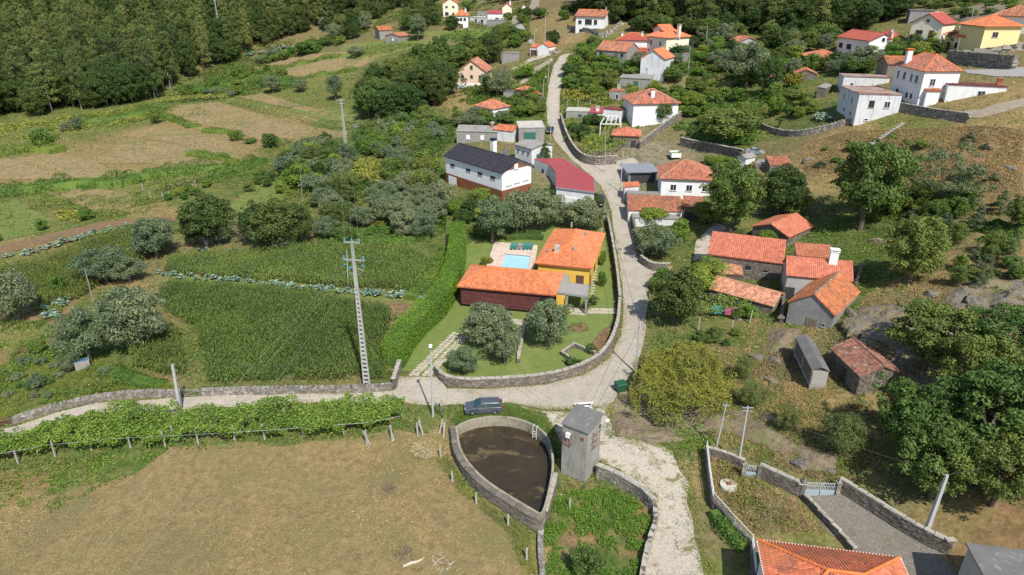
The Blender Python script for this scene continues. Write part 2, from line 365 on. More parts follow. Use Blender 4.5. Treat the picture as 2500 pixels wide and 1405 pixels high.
class MB:
    def __init__(s): s.v = []; s.f = []
    def add(s, v, f):
        n = len(s.v); s.v += [tuple(p) for p in v]; s.f += [tuple(i + n for i in q) for q in f]; return s
    def box(s, x0, x1, y0, y1, z0, z1):
        return s.add([(x0,y0,z0),(x1,y0,z0),(x1,y1,z0),(x0,y1,z0),(x0,y0,z1),(x1,y0,z1),(x1,y1,z1),(x0,y1,z1)], [(3,2,1,0),(4,5,6,7),(0,1,5,4),(1,2,6,5),(2,3,7,6),(3,0,4,7)])
    def prism(s, poly, z0, z1):
        n = len(poly); s.add([(p[0], p[1], z0) for p in poly] + [(p[0], p[1], z1) for p in poly], [tuple(range(n - 1, -1, -1)), tuple(range(n, 2 * n))] + [(i, (i + 1) % n, n + (i + 1) % n, n + i) for i in range(n)]); return s
    def tube(s, pts, rad, n=6, cap=True):
        pts = [Vector(p) for p in pts]
        if not hasattr(rad, '__len__'): rad = [rad] * len(pts)
        base = len(s.v); up = Vector((0, 0, 1))
        for i, p in enumerate(pts):
            t = (pts[min(i + 1, len(pts) - 1)] - pts[max(i - 1, 0)]).normalized()
            a = t.cross(up if abs(t.z) < .95 else Vector((1, 0, 0))).normalized(); b = a.cross(t)
            for k in range(n):
                an = 2 * math.pi * k / n; s.v.append(tuple(p + (a * math.cos(an) + b * math.sin(an)) * rad[i]))
        for i in range(len(pts) - 1):
            for k in range(n):
                s.f.append((base + i * n + k, base + i * n + (k + 1) % n, base + (i + 1) * n + (k + 1) % n, base + (i + 1) * n + k))
        if cap:
            s.f.append(tuple(base + k for k in range(n - 1, -1, -1))); s.f.append(tuple(base + (len(pts) - 1) * n + k for k in range(n)))
        return s
    def bar(s, a, b, w, h=None):
        a = Vector(a); b = Vector(b); h = h or w; t = (b - a).normalized()
        u = t.cross(Vector((0, 0, 1)) if abs(t.z) < .95 else Vector((0, 1, 0))).normalized() * w / 2; v = u.cross(t).normalized() * h / 2
        return s.add([a - u - v, a + u - v, a + u + v, a - u + v, b - u - v, b + u - v, b + u + v, b - u + v], [(0,1,2,3),(7,6,5,4),(4,5,1,0),(5,6,2,1),(6,7,3,2),(7,4,0,3)])
    def build(s, name, m=None, parent=None, smooth=False):
        return mk(name, s.v, s.f, m, parent, smooth)
    def mesh(s, name, m):
        me = bpy.data.meshes.new(name); me.from_pydata(s.v, [], s.f); me.update(); me.materials.append(MATS[m]); return me
def resample(pts, step):
    out = [Vector(pts[0])]
    for a, b in zip(pts[:-1], pts[1:]):
        a = Vector(a); b = Vector(b); n = max(1, int(round((b - a).length / step)))
        out += [a.lerp(b, (i + 1) / n) for i in range(n)]
    return out
def smooth_path(pts, it=2):
    pts = [Vector(p) for p in pts]
    for _ in range(it):
        q = [pts[0]]
        for a, b in zip(pts[:-1], pts[1:]): q += [a.lerp(b, .25), a.lerp(b, .75)]
        q.append(pts[-1]); pts = q
    return pts
# ------------------------------------------------------------------ the land
CLS = {'G': (.075, .122, .030), 'Y': (.13, .155, .042), 'D': (.285, .205, .10), 'S': (.23, .155, .09), 'R': (.235, .145, .082), 'F': (.075, .085, .035), 'P': (.36, .32, .25), 'B': (.18, .155, .08), 'K': (.25, .215, .17)}
COVER = [(1180,1010,'G'),(1280,1010,'G'),(1340,1000,'K'),(1000,1020,'G'),(700,1040,'G'),(400,1060,'G'),(200,1110,'G'),(80,1130,'G'),(60,1200,'R'),(150,1180,'Y'),(350,1130,'G'),(1050,1080,'D'),(1150,1210,'Y'),(1300,1290,'G'),(1290,1350,'D'),
 (1450,1230,'G'),(1420,1280,'R'),(1480,1330,'G'),(1400,1350,'B'),(1540,1290,'R'),(1530,1380,'G'),(1600,1050,'K'),(1550,1040,'K'),(1690,1080,'G'),(1640,1080,'K'),(1500,1020,'K'),(1780,1200,'D'),(1800,1280,'D'),(1900,1280,'Y'),(1880,1180,'Y'),(1740,1330,'B'),(1780,1390,'Y'),
 (1800,1060,'B'),(1900,1100,'B'),(2000,1160,'B'),(2100,1160,'Y'),(1750,1080,'Y'),(1900,960,'D'),(2000,1000,'D'),(2000,930,'B'),(2100,1000,'D'),(1820,900,'D'),(1900,840,'D'),(2200,1200,'B'),(2330,1290,'D'),(2450,1280,'R'),(2480,1200,'D'),(2400,1100,'B'),(2250,1050,'F'),
 (1740,840,'Y'),(1700,820,'G'),(1850,800,'Y'),(2080,760,'Y'),(2150,800,'K'),(2120,860,'K'),(2050,740,'G'),(2130,690,'Y'),(2200,730,'B'),(2300,680,'D'),(2400,660,'D'),(2480,690,'B'),(2380,620,'B'),(2480,600,'D'),(2000,580,'G'),(2100,600,'G'),(1950,620,'G'),(2050,540,'G'),(2200,560,'G'),(1990,520,'F'),(2350,530,'B'),
 (1650,560,'G'),(1600,600,'Y'),(1700,620,'G'),(1830,560,'Y'),(1950,450,'B'),(2000,400,'R'),(2150,380,'R'),(2250,330,'Y'),(2350,350,'R'),(2450,370,'R'),(2490,430,'D'),(2050,375,'R'),(2200,400,'R'),(2420,420,'R'),(2380,300,'D'),(2150,345,'D'),(2060,340,'D'),(2250,380,'R'),(2000,430,'D'),(2300,430,'R'),(2400,480,'R'),(2480,330,'D'),(2300,310,'Y'),(2400,285,'D'),(2440,250,'D'),(2480,260,'D'),(2150,320,'Y'),(1990,350,'B'),(1900,350,'B'),(1850,340,'Y'),
 (1780,300,'G'),(1700,290,'G'),(1720,340,'K'),(1650,330,'B'),(1800,240,'G'),(1750,250,'Y'),(1900,270,'Y'),(1960,310,'G'),(1550,390,'K'),(1480,400,'K'),(1600,360,'K'),(1420,350,'B'),(1420,310,'Y'),(1600,230,'B'),(1660,240,'B'),(1700,200,'B'),(1480,220,'G'),(1420,200,'G'),(1440,170,'G'),(1540,150,'G'),(1320,170,'G'),(1300,150,'B'),(1290,190,'Y'),(1340,190,'G'),
 (1270,130,'B'),(1220,110,'G'),(1180,80,'Y'),(1100,75,'D'),(1200,70,'B'),(1060,60,'G'),(1320,70,'D'),(1350,40,'D'),(1300,20,'R'),(1310,5,'D'),(1400,90,'D'),(1380,70,'D'),(1480,100,'Y'),(1520,50,'D'),(1500,70,'B'),(1040,20,'B'),(1180,20,'B'),(1000,80,'G'),(900,90,'G'),(850,120,'D'),
 (1000,560,'G'),(930,580,'G'),(880,560,'G'),(820,590,'G'),(1060,600,'G'),(970,430,'G'),(900,400,'G'),(1050,380,'Y'),(1020,350,'G'),(1100,250,'D'),(1060,270,'G'),(1000,270,'Y'),(960,290,'G'),(1180,300,'G'),(1250,360,'B'),(1240,300,'G'),(900,340,'G'),(850,340,'G'),
 (770,420,'G'),(700,450,'G'),(640,450,'G'),(660,480,'G'),(600,500,'G'),(740,600,'D'),(780,560,'B'),(440,480,'Y'),(380,490,'Y'),(330,520,'D'),(250,540,'Y'),(150,570,'Y'),(60,600,'D'),(20,620,'Y'),(420,560,'Y'),(440,620,'B'),(400,650,'B'),(350,700,'B'),(300,690,'D'),(250,740,'Y'),(200,760,'G'),(120,790,'S'),(60,830,'Y'),(20,870,'S'),(100,900,'G'),(160,900,'Y'),(230,900,'G'),(280,890,'G'),(330,920,'G'),(40,920,'G'),(100,980,'G'),(300,940,'Y'),(420,930,'S'),(470,900,'G'),(50,1000,'G'),(150,770,'S'),
 (480,690,'S'),(600,700,'G'),(750,720,'G'),(900,740,'S'),(1000,740,'S'),(1020,690,'G'),(1070,640,'G'),(950,800,'S'),(930,850,'S'),
 (20,500,'G'),(100,490,'Y'),(60,450,'D'),(200,430,'D'),(350,380,'D'),(500,380,'D'),(450,320,'D'),(600,330,'D'),(700,300,'D'),(250,300,'Y'),(150,300,'Y'),(60,320,'Y'),(300,290,'Y'),(400,270,'Y'),(430,240,'Y'),(560,240,'Y'),(640,200,'G'),(520,200,'G'),(560,170,'G'),(700,220,'Y'),(780,250,'Y'),(820,290,'G'),(850,230,'Y'),(750,170,'D'),(850,160,'D'),(820,200,'Y'),(680,130,'Y'),(640,140,'D'),(760,110,'G'),(820,120,'G'),(900,150,'G')]
_cv = [(G(px, py), CLS[c]) for px, py, c in COVER]
_cxy = np.array([(p.x, p.y) for p, c in _cv]); _cc = np.array([c for p, c in _cv])
def cover_at(x, y):
    out = np.empty((len(x), 3))
    for i in range(0, len(x), 8000):
        xs = x[i:i+8000]; ys = y[i:i+8000]
        wx = xs + (vnoise(xs, ys, 6, 1) - .5) * 7 + (vnoise(xs, ys, 1.9, 2) - .5) * 3; wy = ys + (vnoise(xs, ys, 6, 3) - .5) * 7 + (vnoise(xs, ys, 1.9, 4) - .5) * 3
        d2 = (wx[:, None] - _cxy[None, :, 0]) ** 2 + (wy[:, None] - _cxy[None, :, 1]) ** 2
        w = 1.0 / (d2 + .4) ** 2.2
        out[i:i+8000] = (w @ _cc) / w.sum(1)[:, None]
    far = np.clip((y - 300) / 80, 0, 1)[:, None]
    return out * (1 - far) + np.array(CLS['B']) * far
def stepped(x, y):
    """land with the basin and the swimming pool dug out"""
    z = land(x, y)
    z[inside(POND_W, x, y)] = -3.2
    return z
def make_ground():
    ys = [14.0]
    while ys[-1] < 1100: ys.append(ys[-1] + max(.42, ys[-1] * .0085))
    ys = np.array(ys); u = np.linspace(-1.55, 1.55, 330)
    X = u[None] * (ys[:, None] * .92 + 14); Y = np.repeat(ys[:, None], len(u), 1)
    x, y = X.ravel(), Y.ravel(); z = stepped(x, y)
    nr, nc = X.shape; idx = np.arange(nr * nc).reshape(nr, nc)
    F = np.stack([idx[:-1, :-1], idx[:-1, 1:], idx[1:, 1:], idx[1:, :-1]], -1).reshape(-1, 4)
    me = np_mesh('ground', np.c_[x, y, z], F, 'ground')
    a = me.color_attributes.new('cover', 'FLOAT_COLOR', 'POINT')
    c = np.c_[cover_at(x, y), np.ones(len(x))].astype(np.float32); a.data.foreach_set('color', c.ravel())
    me.polygons.foreach_set('use_smooth', [True] * len(me.polygons))
    structure(link('ground', me), 'sloping village land with weeds, dry grass and bare soil')
make_ground()

EXCL = [np.array(POND_W)]; DRYP = []
def poly_world(pxs, h=0.0): return [G(px, py, h) for px, py in pxs]
def sheet(name, poly, m, off=.05, label=None, step=2.0, wob=.25, holes=(), thick=False, parent=None, lump=0.0):
    """a sheet draped over the land inside a polygon of ground points"""
    pl = resample(list(poly) + [poly[0]], step * .7)[:-1]
    P = np.array([(p.x, p.y) for p in pl])
    if wob:
        P = P + np.c_[vnoise(P[:, 0], P[:, 1], 2.2, 5) - .5, vnoise(P[:, 0], P[:, 1], 2.2, 6) - .5] * 2 * wob
    x0, y0 = P.min(0); x1, y1 = P.max(0)
    gx, gy = np.meshgrid(np.arange(x0, x1, step), np.arange(y0, y1, step)); gx = gx.ravel(); gy = gy.ravel()
    gx = gx + NR.uniform(-.2, .2, len(gx)) * step; gy = gy + NR.uniform(-.2, .2, len(gy)) * step
    k = inside(P, gx, gy); gx, gy = gx[k], gy[k]
    vs = [Vector(p) for p in P] + [Vector((a, b)) for a, b in zip(gx, gy)]
    n = len(P)
    v, e, f, *_ = delaunay_2d_cdt(vs, [(i, (i + 1) % n) for i in range(n)], [], 1, 1e-4)
    V = np.array([(q.x, q.y) for q in v])
    cen = np.array([V[list(t)].mean(0) for t in f]); keep = inside(P, cen[:, 0], cen[:, 1])
    z = land(V[:, 0], V[:, 1]) + off * .7 + V[:, 1] * .00025
    if lump:
        q = np.array([min(1.0, max(0.0, (min(np.hypot(P[:, 0] - vx, P[:, 1] - vy))) / 1.2)) for vx, vy in V]); z += q * lump * (vnoise(V[:, 0] * .8 + V[:, 1] * .5, V[:, 1] * 1.6, 1.6, 71) * 1.2 + vnoise(V[:, 0], V[:, 1], .7, 72) * .5 - .35)
    F = np.array([t for t, kk in zip(f, keep) if kk])
    me = np_mesh(name, np.c_[V, z], F, m); me.polygons.foreach_set('use_smooth', [True] * len(me.polygons))
    if name == 'dry_field': DRYP.append(P)
    elif name not in ('field', 'garden_bed', 'bedrock'): EXCL.append(P)
    o = link(name, me, None, parent)
    structure(o, label); return o

# fields
DRY = [(-60,1230),(20,1190),(110,1210),(330,1160),(420,1090),(700,1085),(880,1070),(960,1050),(1050,1075),(1080,1120),(1110,1170),(1180,1230),(1270,1290),(1295,1405),(1300,1460),(-80,1460)]
sheet('dry_field', poly_world(DRY), 'dry_field', .04, 'large mown dry grass field below the vine trellis', 2.0, .6)
LAWN = [(962,905),(985,870),(1010,835),(1090,772),(1118,722),(1128,660),(1138,600),(1165,585),(1215,590),(1330,540),(1440,545),(1472,560),(1488,640),(1498,740),(1490,800),(1470,850),(1410,895),(1320,918),(1200,928),(1100,930),(1065,912)]
sheet('lawn', poly_world(LAWN), 'lawn', .04, 'clipped green garden lawn around the orange roofed villa', 1.6, .1)
for pl, m_, lb in [
  ([(215,400),(310,345),(420,350),(560,400),(540,418),(470,420),(370,400)], 'straw_field', 'narrow dry field with a bramble clump at its far right corner'),
  ([(295,332),(380,308),(560,345),(575,385),(520,395),(430,350)], 'straw_field', 'small dry field just beyond the narrow one'),
  ([(400,262),(540,250),(660,290),(850,322),(840,345),(640,345),(560,320),(420,285)], 'straw_field', 'broad dry field below the diagonal vine row'),
  ([(-20,390),(130,375),(230,395),(330,430),(400,420),(360,438),(160,440),(-20,438)], 'straw_field', 'greenish dry field at the left edge behind the bramble bank'),
  ([(110,470),(220,462),(310,470),(330,500),(265,525),(200,505)], 'straw_field', 'small dry plot below the bramble bank'),
  ([(580,238),(640,228),(860,282),(880,300),(700,262)], 'straw_field', 'dry strip above the diagonal vine row'),
  ([(660,175),(800,145),(930,140),(880,165),(720,190)], 'straw_field', 'brown dry terrace left of the dark oak grove'),
  ([(620,155),(720,130),(870,128),(760,152)], 'straw_field', 'upper brown dry terrace below the vegetable plot'),
  ([(700,270),(830,262),(880,275),(878,300),(790,292)], 'green_field', 'green meadow left of the oak grove'),
  ([(-20,500),(40,488),(110,530),(130,560),(-20,595)], 'green_field', 'green pasture at the left edge'),
  ([(560,500),(640,440),(700,440),(715,520),(600,560)], 'green_field', 'bright green orchard meadow'),
  ([(1020,80),(1180,68),(1240,75),(1230,100),(1080,100)], 'green_field', 'terraced field below the white houses at the top'),
  ([(840,110),(960,100),(1090,100),(900,150),(820,145)], 'green_field', 'pale green cultivated field below the twin grey houses'),
  ([(1350,95),(1380,60),(1430,82),(1410,105),(1370,112)], 'straw_field', 'round dry slope below the white house with balconies'),
  ([(1735,1125),(1810,1150),(1850,1180),(1950,1235),(2010,1300),(1850,1312),(1790,1290),(1745,1235)], 'green_field', 'pale dry weedy plot inside the walled garden'),
  ([(840,735),(980,735),(985,760),(860,750)], 'soil', 'bare soil plot at the end of the cabbage row'),
  ([(600,680),(840,705),(1040,728),(1030,745),(830,735),(580,700),(400,690),(385,672)], 'green_field', 'grass strip in front of the cabbage row'),
  ]:
    sheet('field', poly_world(pl), m_, .05, lb, (2.5 if pl[0][1] < 1000 else 1.0) if pl[0][1] > 430 else 4.5, .5 if pl[0][1] < 1000 else .1)

# roads
ROAD = [(-40,1062),(40,1043),(130,1012),(240,984),(430,972),(660,964),(905,958),(962,955),(972,922),(1064,922),(1090,950),(1200,951),(1330,941),(1425,917),(1488,876),(1517,815),(1524,750),(1514,660),(1498,560),(1490,505),(1466,455),(1430,420),(1392,388),(1354,345),(1336,300),(1334,250),(1340,205),(1352,160),(1368,137),(1385,132),(1420,133),(1418,142),(1392,150),(1376,180),(1366,235),(1366,290),(1382,335),(1410,385),(1440,402),(1500,395),(1545,385),(1560,398),(1525,445),(1528,480),(1545,555),(1565,635),(1600,655),(1640,650),(1635,664),(1600,672),(1584,700),(1577,790),(1572,840),(1548,905),(1512,955),(1490,990),(1440,1000),(1340,1000),(1240,985),(1140,988),(1062,990),(985,985),(800,982),(640,990),(440,1004),(300,1002),(230,1012),(140,1036),(40,1062),(-40,1090)]
sheet('road', poly_world(ROAD), 'cobbles', .06, 'pale cobbled village lane curving uphill between the houses', 1.5, .15)
GRAV = [(1240,990),(1340,1002),(1440,1002),(1490,992),(1490,1030),(1480,1060),(1545,1072),(1600,1080),(1648,1108),(1676,1180),(1692,1260),(1728,1420),(1560,1420),(1590,1310),(1602,1225),(1560,1185),(1480,1138),(1440,1110),(1370,1090),(1345,1045),(1300,1005)]
sheet('gravel_yard', poly_world(GRAV), 'gravel', .05, 'pale gravel yard and track beside the concrete tower', 1.0, .55)
sheet('courtyard', poly_world([(1958,1213),(2045,1196),(2140,1255),(2290,1345),(2350,1420),(2200,1420),(2100,1350),(2025,1305)]), 'dark_cobbles', .05, 'dark cobbled driveway inside the walled yard', 1.2, .05)
sheet('lane', poly_world([(1252,60),(1268,55),(1290,85),(1306,108),(1296,110),(1275,88)]), 'asphalt', .1, 'narrow grey lane climbing to the white houses', 3, .0)
sheet('lane', poly_world([(1252,60),(1268,55),(1262,40),(1250,40)]), 'dirt_track', .1, 'dirt fork at the top of the grey lane', 3, .0)
sheet('track', poly_world([(1248,170),(1262,172),(1300,150),(1345,136),(1340,130),(1296,142)]), 'gravel', .1, 'short pale track beside the grey block shed', 3, .2)
sheet('track', poly_world([(1268,205),(1282,208),(1320,170),(1352,148),(1346,142),(1300,168)]), 'dirt_track', .1, 'earth track merging with the lane below the roadside bank', 3, .2)
sheet('track', poly_world([(1418,140),(1450,138),(1500,128),(1500,122),(1450,128),(1415,132)]), 'asphalt', .1, 'paved road end behind the grey barn with orange roof', 3, .1)
sheet('road', poly_world([(2350,172),(2430,170),(2520,164),(2520,190),(2430,188),(2362,180)]), 'asphalt', .1, 'pale road below the big boulder retaining wall', 3, .1)
sheet('track', poly_world([(2280,285),(2400,268),(2520,235),(2520,262),(2400,288),(2300,297)]), 'dirt_track', .1, 'stony track crossing the bare slope below the white houses', 3, .5)
sheet('lane', poly_world([(2285,80),(2318,62),(2305,45),(2280,30),(2290,28),(2316,42),(2330,62),(2300,88)]), 'asphalt', .1, 'grey lane beside the cream house with red roof', 3, .1)
sheet('path', poly_world([(1300,-5),(1318,-5),(1312,30),(1296,40),(1290,30)]), 'dirt_track', .1, 'brown firebreak strip climbing the hill', 4, .5)
sheet('path', poly_world([(1660,300),(1690,250),(1712,200),(1720,165),(1712,162),(1700,200),(1680,240),(1650,290)]), 'soil', .1, 'earth path climbing between the gardens', 3, .3)
sheet('path', poly_world([(-20,608),(120,572),(270,540),(420,528),(430,540),(270,556),(120,590),(-20,632)]), 'soil', .06, 'reddish earth path along the far maize', 2.5, .4)
sheet('forecourt', poly_world([(1700,590),(1745,545),(1790,560),(1740,620),(1690,640)]), 'gravel', .06, 'paved forecourt beside the long stone barn', 2, .1)
sheet('garden_bed', poly_world([(1395,790),(1430,790),(1438,808),(1410,815),(1390,808)]), 'soil', .07, 'planted bed beside the villa porch', 1, .1)
sheet('garden_bed', poly_world([(1462,815),(1487,795),(1492,805),(1470,850),(1440,865),(1445,840)]), 'soil', .07, 'planted bed along the garden wall', 1, .1)

for pl, lb in [([(1478,1020),(1540,1008),(1600,1035),(1650,1052),(1645,1080),(1590,1082),(1500,1066)], 'bare grey brown rock bank right of the tower'), ([(2068,800),(2085,755),(2130,748),(2200,750),(2250,735),(2260,770),(2190,800),(2150,850),(2100,870),(2072,850)], 'big fissured rock outcrop right of the grey farmhouse'), ([(2300,720),(2360,690),(2440,690),(2510,680),(2510,760),(2420,770),(2330,750)], 'grey bedrock ledge among the oaks'), ([(1865,808),(1930,800),(1960,806),(1935,845),(1895,870),(1862,880)], 'trodden flat bedrock beside the granary'), ([(1880,1090),(1960,1085),(2040,1110),(2030,1150),(1950,1150)], 'brown rock ledge below the broom'), ([(1715,1018),(1790,1000),(1860,1035),(1935,1075),(1960,1100),(1880,1105),(1800,1062),(1730,1045)], 'brown rocky scarp behind the twin crossarm pole'), ([(2330,25),(2440,15),(2520,25),(2520,60),(2420,75),(2340,70)], 'dark craggy outcrop at the top right')]:
    sheet('bedrock', poly_world(pl), 'scarp' if ('tower' in lb or 'scarp' in lb or 'ledge below' in lb or 'trodden' in lb) else 'rock', .06, lb, .6 if pl[0][1] > 200 else 1.6, .5, lump=1.0)

# ------------------------------------------------------------------ basin
rim = [Vector((x, y)) for x, y in POND_W]
def offset_loop(pl, d):
    out = []; n = len(pl); ar = sum(pl[i].x * pl[(i + 1) % n].y - pl[(i + 1) % n].x * pl[i].y for i in range(n)); sg = 1 if ar > 0 else -1
    for i in range(n):
        a = (pl[i] - pl[i - 1]).normalized(); b = (pl[(i + 1) % n] - pl[i]).normalized(); t = (a + b).normalized()
        out.append(pl[i] + Vector((t.y, -t.x)) * d * sg)
    return out
rim_s = [Vector((p.x, p.y)) for p in smooth_path([Vector((p.x, p.y, 0)) for p in rim + [rim[0]]], 2)[:-1]]
tank = thing('water_tank', 'concrete rimmed teardrop irrigation tank beside the grey tower', 'water tank', (rim[0].x, rim[0].y, 0))
ox, oy = rim[0].x, rim[0].y
def ring(name, A, B, z0, z1, m, parent):
    n = len(A); v = [(p.x - ox, p.y - oy, z0) for p in A] + [(p.x - ox, p.y - oy, z0) for p in B] + [(p.x - ox, p.y - oy, z1) for p in A] + [(p.x - ox, p.y - oy, z1) for p in B]; f = []
    for i in range(n):
        j = (i + 1) % n
        f += [(i, j, 2*n+j, 2*n+i), (n+j, n+i, 3*n+i, 3*n+j), (2*n+i, 2*n+j, 3*n+j, 3*n+i), (n+i, n+j, j, i)]
    return mk(name, v, f, m, parent)
ring('wall', offset_loop(rim_s, -.02), offset_loop(rim_s, .24), -3.3, .1, 'tank_concrete', tank)
wat = mk('water', [(p.x, p.y, -1.25) for p in offset_loop(rim_s, .1)], [tuple(range(len(rim_s)))], 'pond_water'); structure(wat, 'dark murky water standing in the irrigation tank')
lad = MB()
LX = Vector(at_z(1308, 1048, .0)); LD = (Vector((ox, oy, 0)) * 0 + Vector(at_z(1230, 1130, 0)) - LX).normalized(); LN = Vector((-LD.y, LD.x, 0))
for s_ in (-.25, .25):
    b_ = LX + LN * s_; lad.tube([b_ - LD * .3 + Vector((0,0,.15)), b_ - LD * .1 + Vector((0,0,.55)), b_ + LD * .25 + Vector((0,0,.5)), b_ + LD * .3 + Vector((0,0,-1.3))], .035)
for z_ in (-.2, -.55, -.9): lad.tube([LX + LN * -.25 + LD * .29 + Vector((0,0,z_)), LX + LN * .25 + LD * .29 + Vector((0,0,z_))], .03)
tag(lad.build('tank_ladder', 'paint_white'), 'white metal ladder hooked over the tank rim', 'ladder')
# ------------------------------------------------------------------ building kit
def plane_frame(poly):
    p = [Vector(q) for q in poly]; u = (p[1] - p[0]).normalized(); nrm = Vector((0, 0, 0))
    for i in range(1, len(p) - 1): nrm += (p[i] - p[0]).cross(p[i + 1] - p[0])
    nrm.normalize(); s = nrm.cross(u).normalized()
    return p, u, s, nrm
def tile_geo(poly, cw, rl, lift=.03, crown=.065):
    p, u, s, n = plane_frame(poly)
    q = [((a - p[0]).dot(u), (a - p[0]).dot(s)) for a in p]
    lo = min(a for a, b in q); hi = max(a for a, b in q)
    V = []; F = []
    nc = max(1, int(round((hi - lo) / cw))); w = (hi - lo) / nc
    for c in range(nc):
        t = lo + (c + .5) * w; ss = []
        for i in range(len(q)):
            (a0, b0), (a1, b1) = q[i], q[(i + 1) % len(q)]
            if (a0 - t) * (a1 - t) < 0: ss.append(b0 + (b1 - b0) * (t - a0) / (a1 - a0))
        if len(ss) < 2: continue
        s0, s1 = min(ss) - .05, max(ss)
        nr = max(1, int(math.ceil((s1 - s0) / rl))) if rl else 1
        L = rl or (s1 - s0)
        for r in range(nr):
            a = s0 + r * L; b = min(s1, a + L + .03)
            if b - a < .02: continue
            base = len(V); jj = R.uniform(-.012, .012)
            for sv, l in ((a, lift + .02 + jj), (b, lift)):
                for dt, hh in ((-w / 2, .0), (-w * .22, crown), (w * .22, crown), (w / 2, .0)):
                    V.append(p[0] + u * (t + dt) + s * sv + n * (l + hh))
            F += [(base, base + 1, base + 5, base + 4), (base + 1, base + 2, base + 6, base + 5), (base + 2, base + 3, base + 7, base + 6)]
            if rl: F.append((base + 3, base + 2, base + 1, base))
    return V, F
def ribs_geo(poly, pitch, hgt):
    p, u, s, n = plane_frame(poly); V = []; F = []
    return tile_geo(poly, pitch, 0, .02, hgt)
def put_roof(root, planes, m, edges=(), style='tile', cw=.25, rl=.42, ridge_m='ridge_orange', thick=.12, name='roof'):
    mb = MB()
    for pl in planes:
        n = len(pl); mb.add([Vector(q) for q in pl] + [Vector(q) - Vector((0, 0, thick)) for q in pl], [tuple(range(n)), tuple(range(2 * n - 1, n - 1, -1))] + [(i, n + i, n + (i + 1) % n, (i + 1) % n) for i in range(n)])
    rf = mb.build(name, m, root)
    if style in ('tile', 'rib'):
        t = MB()
        for pl in planes:
            V, F = tile_geo(pl, cw, rl) if style == 'tile' else tile_geo(pl, cw, 0, .015, .05)
            t.add(V, F)
        if style == 'tile': stuff(t.build('roof_tiles', m, rf))
        else: t.build('corrugation', m, rf)
    for a, b in edges:
        e = MB(); a = Vector(a); b = Vector(b); up = Vector((0, 0, .07)); k = max(1, int((b - a).length / .45))
        for i in range(k):
            q0 = a.lerp(b, i / k); q1 = a.lerp(b, (i + 1.06) / k); e.tube([q0 + up, q1 + up], [.13, .115], 6)
        stuff(e.build('ridge_tiles', ridge_m, rf))
    return rf
def roof_planes(kind, w, d, h, r, inset=None):
    E_ = []
    if kind == 'gable_x':
        P = [[(0,0,h),(w,0,h),(w,d/2,h+r),(0,d/2,h+r)], [(w,d,h),(0,d,h),(0,d/2,h+r),(w,d/2,h+r)]]; E_ = [((0,d/2,h+r),(w,d/2,h+r))]
        z = lambda x, y: h + r * (1 - abs(y - d/2) / (d/2))
    elif kind == 'gable_y':
        P = [[(0,d,h),(0,0,h),(w/2,0,h+r),(w/2,d,h+r)], [(w,0,h),(w,d,h),(w/2,d,h+r),(w/2,0,h+r)]]; E_ = [((w/2,0,h+r),(w/2,d,h+r))]
        z = lambda x, y: h + r * (1 - abs(x - w/2) / (w/2))
    elif kind == 'hip':
        if w >= d:
            i = inset if inset is not None else d / 2
            a = (i, d/2, h+r); b = (w - i, d/2, h+r)
            P = [[(0,0,h),(w,0,h),b,a], [(w,0,h),(w,d,h),b], [(w,d,h),(0,d,h),a,b], [(0,d,h),(0,0,h),a]]
        else:
            i = inset if inset is not None else w / 2
            a = (w/2, i, h+r); b = (w/2, d - i, h+r)
            P = [[(0,0,h),(w,0,h),a], [(w,0,h),(w,d,h),b,a], [(w,d,h),(0,d,h),b], [(0,d,h),(0,0,h),a,b]]
        E_ = [(a, b)] + [((0,0,h), a), ((w,d,h), b)] + ([((0,d,h), a), ((w,0,h), b)] if w >= d else [((w,0,h), a), ((0,d,h), b)])
        E_ = [e for e in E_ if (Vector(e[0]) - Vector(e[1])).length > .1]
        z = lambda x, y: h
    elif kind == 'shed':      # low at the front
        P = [[(0,0,h),(w,0,h),(w,d,h+r),(0,d,h+r)]]; z = lambda x, y: h + r * y / d
    elif kind == 'shed_back':
        P = [[(w,d,h-r),(0,d,h-r),(0,0,h),(w,0,h)]]; z = lambda x, y: h - r * y / d
    elif kind == 'shed_l':    # low at the left
        P = [[(0,d,h),(0,0,h),(w,0,h+r),(w,d,h+r)]]; z = lambda x, y: h + r * x / w
    elif kind == 'shed_r':
        P = [[(w,0,h-r),(w,d,h-r),(0,d,h),(0,0,h)]]; z = lambda x, y: h - r * x / w
    else:
        P = [[(0,0,h),(w,0,h),(w,d,h),(0,d,h)]]; z = lambda x, y: h
    return P, E_, z
FR = {'w': 'frame_white', 'd': 'frame_dark', 'b': 'frame_brown', 'g': 'frame_green', 't': 'trim_grey'}
def face_frame(face, w, d, ov):
    return {'F': (Vector((ov, ov, 0)), Vector((1, 0, 0)), Vector((0, -1, 0)), w - 2 * ov), 'R': (Vector((w - ov, ov, 0)), Vector((0, 1, 0)), Vector((1, 0, 0)), d - 2 * ov),
            'B': (Vector((w - ov, d - ov, 0)), Vector((-1, 0, 0)), Vector((0, 1, 0)), w - 2 * ov), 'L': (Vector((ov, d - ov, 0)), Vector((0, -1, 0)), Vector((-1, 0, 0)), d - 2 * ov)}[face]
def obox(mb, o, u, n, s0, s1, z0, z1, n0, n1):
    v = []
    for zz in (z0, z1):
        for ss, nn in ((s0, n0), (s1, n0), (s1, n1), (s0, n1)): v.append(o + u * ss + n * nn + Vector((0, 0, zz)))
    mb.add(v, [(0,1,2,3),(7,6,5,4),(4,5,1,0),(5,6,2,1),(6,7,3,2),(7,4,0,3)])
